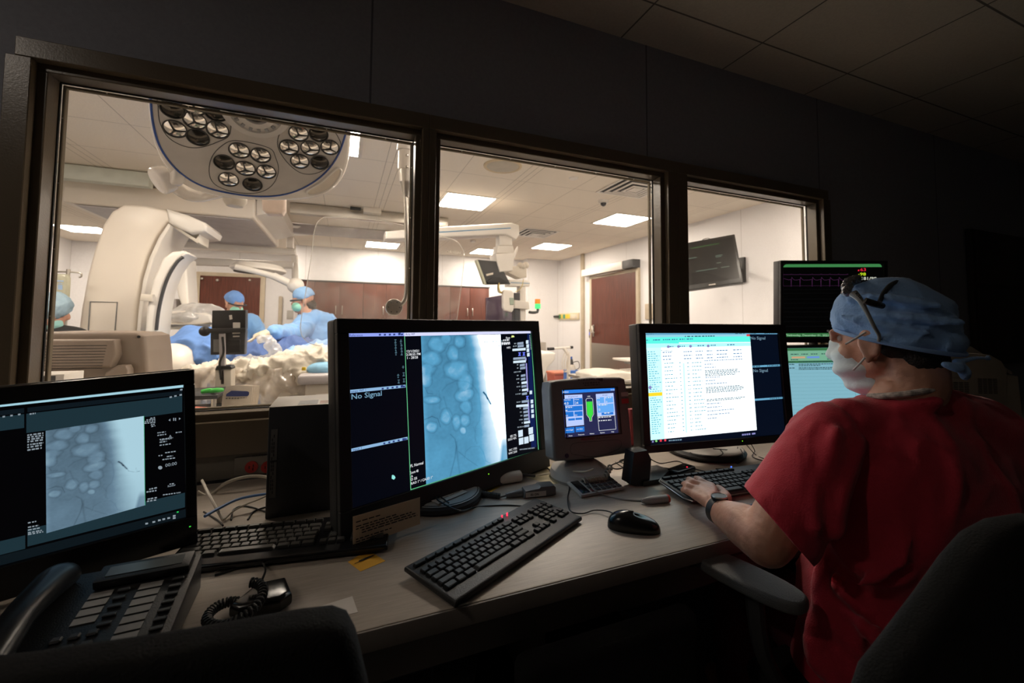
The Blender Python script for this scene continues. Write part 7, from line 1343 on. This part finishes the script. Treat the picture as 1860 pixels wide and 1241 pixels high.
# shirt
m_red = mat('red_scrubs_cotton', (.52, .018, .045), .8, var=.06, vs=40, bump=.22, bs=350, sheen=.25)
g = G()
g.sph(tp(0, .012, -.20), (.205, .135, .215), 26); RA = Matrix(((AX.x, FT.x, 0, 0), (AX.y, FT.y, 0, 0), (0, 0, 1, 0), (0, 0, 0, 1)))
g.sph(tp(0, .005, -.24), (.22, .145, .20), 26, RA); g.sph(tp(0, .0, -.15), (.21, .11, .10), 24, RA); g.sph(tp(0, .03, -.46), (.215, .155, .20), 24, RA); g.sph(tp(0, .04, -.60), (.215, .17, .14), 24, RA)
limb(g, [tp(-.045, -.01, -.035), tp(-.12, .0, -.058), tp(-.195, .005, -.092)], [.052, .060, .066]); limb(g, [tp(.045, -.01, -.018), tp(.12, .0, -.05), tp(.20, .01, -.092)], [.052, .064, .070])
limb(g, [tp(.20, .01, -.09), tp(.235, .03, -.22)], [.070, .072]); limb(g, [tp(-.19, .01, -.10), tp(-.19, .03, -.22)], [.062, .05])
ring_ = lambda a, r_, h: NK+AX*(r_*math.cos(a)-.022)+FT*(r_*math.sin(a)+.004)+Zv*(h+.20*r_*math.cos(a)-.16*r_*math.sin(a)); g.tube([ring_(k*pi/10, .066, -.008) for k in range(21)], .0145, 10, 2)
# folds: loose cloth billowing at the left side and waist
for P, r_ in (([tp(-.20, .0, -.30), tp(-.225, -.01, -.40), tp(-.19, -.06, -.46)], .022), ([tp(-.215, -.02, -.38), tp(-.16, -.10, -.43), tp(-.06, -.125, -.45)], .016), ([tp(-.22, -.01, -.47), tp(-.15, -.11, -.53), tp(-.02, -.14, -.57)], .020), ([tp(-.225, .0, -.42), tp(-.235, -.02, -.50), tp(-.20, -.07, -.56)], .026), ([tp(-.12, -.09, -.15), tp(-.15, -.11, -.26), tp(-.20, -.07, -.33)], .012), ([tp(-.02, -.07, -.055), tp(-.12, -.075, -.08), tp(-.18, -.06, -.10)], .007), ([tp(.02, -.09, -.08), tp(-.06, -.10, -.14), tp(-.13, -.10, -.20)], .006)): limb(g, P, [r_*.7, r_, r_*.7])
sd_ = crease(.011, 6, (1.3, 1.3, .55), 3, .006)
shirt = shell(g, 'scrub_shirt', m_red, person, .009, 6, lambda p, n: sd_(p, n)+.0035*noise.noise(V((p.x*24, p.y*24, p.z*9))))
# left sleeve, open at the hem
g = G(); mid = SL_*.42+EL*.58
limb(g, [SL_+V((.012, 0, .005)), SL_*.75+EL*.25+V((-.006, 0, 0)), mid, SL_*.12+EL*.88], [.070, .073, .077, .080])
for P, r_ in (([SL_+V((-.045, -.045, .035)), SL_*.6+EL*.4+V((-.05, -.052, 0)), mid+V((-.045, -.066, -.02))], .013), ([SL_+V((-.005, -.065, .015)), SL_*.6+EL*.4+V((-.012, -.078, 0)), mid+V((-.008, -.078, -.03))], .014), ([SL_+V((-.065, .0, .01)), SL_*.6+EL*.4+V((-.075, -.01, 0)), mid+V((-.076, -.02, -.02))], .010)): limb(g, P, [r_*.6, r_, r_])
sleeve = shell(g, 'sleeve', m_red, person, .007, 5, lambda p, n: sd_(p, n)*.5+.003*noise.noise(V((p.x*30, p.y*30, p.z*8))))
cut_px(sleeve, (1384, 921), (1458, 1006), .80, (1440, 880)); q = sleeve.modifiers.new('s', 'SOLIDIFY'); q.thickness = .003; q.offset = -1
# collar: pale lanyard strip round the neck
m_lan = mat('pale_patterned_lanyard', (.50, .44, .40), .6, var=.6, vs=90)
G().tube([ring_(k*pi/12, .0685, .016) for k in range(12, 27)], .0062, 10, 3).build('lanyard', m_lan, person)
# trousers and shoes
g = G()
for s_ in (-1, 1):
    hp, kn, ft = tp(s_*.09, .06, -.585), tp(s_*.10, .46, -.575), tp(s_*.10, .44, -.95); limb(g, [hp, kn], [.095, .075]); limb(g, [kn, ft], [.075, .065])
g.sph(tp(0, .05, -.60), (.20, .17, .12), 20); shell(g, 'trousers', mat('shaded_red_cotton', (.10, .01, .02), .85), person, .014, 4, wr(.006, 12))  # red scrub trousers, colour darkened to stand for the shadow on the legs
# hair, cap, mask, glasses
g = G(); g.sph(at(0, -.048, -.012), (.066, .054, .055), 20, R_); g.sph(at(0, -.056, -.050), (.055, .040, .042), 18, R_); g.sph(at(-.050, -.035, -.012), (.020, .033, .036), 14, R_); g.sph(at(.050, -.035, -.012), (.020, .033, .036), 14, R_)
shell(g, 'hair', mat('short_dark_hair', (.020, .012, .008), .7, bump=.5, bs=260), person, .004, 3, lambda p, n: .0018*noise.noise(p*170))
m_cp = mat('blue_surgical_cap', (.24, .42, .74), .75, var=.08, bump=.2, bs=220, sheen=.2)
g = G(); g.sph(at(0, -.012, .047), (.086, .096, .080), 28, R_); g.sph(at(0, -.030, .015), (.086, .088, .070), 26, R_); g.sph(at(0, -.030, -.008), (.0875, .092, .058), 26, R_); g.sph(at(0, -.060, .035), (.076, .062, .062), 24, R_); g.sph(at(-.005, -.078, .008), (.062, .048, .050), 20, R_); g.sph(at(-.008, -.100, -.022), (.040, .030, .030), 18, R_)
for P, r_ in (([at(-.080, .01, .085), at(-.082, -.05, .075), at(-.060, -.12, .045)], .009), ([at(-.086, -.02, .045), at(-.078, -.08, .03), at(-.050, -.14, .010)], .010), ([at(-.086, .03, .050), at(-.088, -.03, .022), at(-.070, -.10, -.005)], .007)): limb(g, P, [r_*.6, r_, r_*.7])
cap = shell(g, 'surgical_cap', m_cp, person, .0045, 3, lambda p, n: .0030*noise.noise(V((p.x*26, p.y*26, p.z*44)))+.0030*max(0, 1-abs(noise.noise(p*24))*3)**2)
cz = lambda y: .036+(y-.09)*.41
I_ = WM[cap.name].inverted(); bm = bmesh.new(); bm.from_mesh(cap.data)
bmesh.ops.bisect_plane(bm, geom=bm.verts[:]+bm.edges[:]+bm.faces[:], plane_co=I_ @ at(0, .09, .036), plane_no=I_.to_3x3() @ (R_.to_3x3() @ V((0, -.41, 1)).normalized()), clear_inner=True); bm.to_mesh(cap.data); bm.free()
e0_ = [at(.0875*math.cos(k*pi/16), -.019+.099*math.sin(k*pi/16), cz(-.019+.099*math.sin(k*pi/16))) for k in range(33)]; G().tube(e0_, .0042, 10, 1).build('cap_hem', m_cp, person)
g = G(); tb = at(-.02, -.112, -.062); limb(g, [tb, at(-.035, -.116, -.072), at(-.052, -.104, -.064)], [.006, .010, .006]); limb(g, [tb, at(-.020, -.118, -.080), at(-.010, -.114, -.090)], [.008, .010, .007]); limb(g, [tb, at(.015, -.130, -.056), at(.045, -.138, -.060), at(.040, -.138, -.054)], [.006, .0038, .003, .003]); shell(g, 'cap_tie', m_cp, person, .003, 2)
m_mk = mat('pale_pleated_mask', (.78, .88, .92), .7, bump=.1, bs=200)
g = G(); g.sph(at(0, .048, -.052), (.062, .054, .060), 26, R_); g.sph(at(0, .082, -.024), (.026, .032, .036), 18, R_); g.sph(at(0, .035, -.095), (.048, .052, .034), 20, R_)
def pleat(p, n): u = (p-hc).dot(R_.to_3x3().col[2]); return .0028*math.sin(u*170)+.0012*noise.noise(p*60)
mask = shell(g, 'face_mask', m_mk, person, .004, 3, pleat)
m_st = mat('white_elastic', (.62, .58, .56), .6)
for A_, B_, C_ in (((1536, 625, .875), (1552, 616, .862), (1573, 603, .850)), ((1550, 672, .880), (1560, 662, .866), (1571, 650, .856))): G().tube([PD(*A_), PD(*B_), PD(*C_)], .0021, 8, 4).build('mask_strap', m_st, person)
m_tmp = mat('grey_plastic_frame', (.26, .25, .23), .35)
g = G(); g.tube([PD(1550, 533, .868), PD(1562, 545, .855), PD(1575, 568, .843), PD(1587, 592, .838), PD(1597, 610, .845), PD(1596, 620, .85)], [.0085, .0055, .0038, .0035, .0032, .003], 10, 5); gl_ = g.build('safety_glasses', m_tmp, person)
g = G(); limb(g, [PD(1537, 532, .90), PD(1541, 515, .92), PD(1556, 507, .96)], [.009, .011, .010]); shell(g, 'wrapped_lens', mat('crinkled_foil_band', (.30, .30, .33), .2, .8, bump=1, bs=90), person, .003, 1, lambda p, n: .003*noise.noise(p*140))
g = G(TM(PD(1554, 539, .853), -.35, 0, -.75)); text_mesh(g, 'KTI', -.010, -.003, .0065, -.009, bold=.0001); g.build('frame_lettering', m_ink, person, smooth=0)
g = G(); g.tube([PD(1640, 510, .885), PD(1620, 517, .866), PD(1606, 532, .853), PD(1598, 548, .846)], [.006, .005, .0045, .004], 8, 5); g.build('head_strap', m_blk, person); g = G(); g.tube([PD(1571, 546, .838), PD(1585, 551, .835), PD(1603, 556, .838)], [.0065, .007, .006], 10, 3, flat=1); g.build('strap_clip', mat('bronze_black_clip', (.03, .025, .02), .25, .3), person)
# eyebrow, eye
sdv = R_.to_3x3().col[0]
for k in (-1, 1):
    G().sph(at(k*.029, .067, .008), .0088, 14, R_).build('eye', mat('eye_white', (.6, .55, .5), .2), person); G().tube([at(k*.015, .090, .022), at(k*.032, .087, .027), at(k*.047, .074, .022)], [.002, .003, .0015], 8, 4).build('eyebrow', MATS['short_dark_hair'], person)
# watch
wa = (WR-EL).normalized(); wc = WR-wa*.012+V((0, 0, .0)); Rw = wa.to_track_quat('Z', 'Y').to_matrix().to_4x4()
G(Matrix.Translation(wc) @ Rw).lathe([(.0285, -.009), (.031, -.0088), (.031, .0088), (.0285, .009), (.0285, -.009)], n=36).build('watch_band', mat('black_rubber_band', (.012, .012, .012), .5), person)
up_ = (Zv*.8+V((-.15, -.55, 0))).normalized(); up_ = (up_-wa*up_.dot(wa)).normalized(); Mw = Matrix.Translation(wc+up_*.029) @ up_.to_track_quat('Z', 'Y').to_matrix().to_4x4()
G(Mw).lathe([(0, .006), (.0155, .006), (.0175, .004), (.0175, 0), (0, 0)], n=32).build('watch_case', m_blk, person); G(Mw).lathe([(.0158, .0062), (.0164, .0070), (.0172, .0060), (.0175, .0042)], n=32).build('watch_bezel', m_steel, person)
# things beside the hand
a, b = PZ(1338, 929, DZ+.012), PZ(1388, 914, DZ+.012); r = root('folded_glasses', PZ(1352, 925, DZ), 'dark blue folded glasses case lying right of the typing hand', 'glasses case'); G().tube([PZ(1330, 934, DZ+.008), PZ(1352, 925, DZ+.011), PZ(1372, 919, DZ+.012), PZ(1387, 923, DZ+.008)], [.004, .006, .006, .004], 10, 5).build('case_rim', mat('navy_plastic', (.02, .03, .16), .3), r)
flat([(1322, 912), (1345, 915), (1388, 935), (1352, 948), (1325, 938)], mat('pale_blue_paper', (.42, .50, .60), .7), 'paper_slip', 'pale blue paper beside the wrist of the typing hand', 'paper')

# ---- every separate tile or key-like mark of a screen becomes a part of its own
def split_islands(o):
    bm = bmesh.new(); bm.from_mesh(o.data); bm.faces.ensure_lookup_table(); seen = set(); groups = []
    for f in bm.faces:
        if f in seen: continue
        st = [f]; seen.add(f); grp = []
        while st:
            q = st.pop(); grp.append(q)
            for e in q.edges:
                for n in e.link_faces:
                    if n not in seen: seen.add(n); st.append(n)
        groups.append([[tuple(v.co) for v in q.verts] for q in grp])
    bm.free()
    if len(groups) < 2: return
    base = o.name.split('.')[0]
    for k, gr in enumerate(groups):
        b2 = bmesh.new(); idx = {}
        for poly_ in gr:
            for c in poly_:
                if c not in idx: idx[c] = b2.verts.new(c)
            try: b2.faces.new([idx[c] for c in poly_])
            except ValueError: pass
        me = bpy.data.meshes.new(base); b2.to_mesh(me); b2.free(); me.materials.append(o.data.materials[0])
        n = bpy.data.objects.new(base, me); COL.objects.link(n); n.parent = o.parent; n.matrix_parent_inverse = o.matrix_parent_inverse.copy(); n.matrix_basis = o.matrix_basis.copy()
    bpy.data.objects.remove(o)
for o in list(bpy.data.objects):
    b_ = o.name.split('.')[0]
    if o.type != 'MESH' or o.parent is None: continue
    if b_ in ('slate_band', 'title_bar', 'pale_panel', 'blue_tile', 'light_tile', 'white_button', 'grey_button', 'icon', 'red_icon', 'blue_icon', 'header_band', 'violet_bar', 'side_column', 'blue_tab', 'green_bar', 'bead_screw', 'side_label'):
        split_islands(o)
    elif b_.endswith('text') or b_.endswith('print') or b_ in ('ruled_line', 'grid_line', 'heart_trace', 'green_border', 'frame_lettering', 'cross_emblem'): o['kind'] = 'stuff'
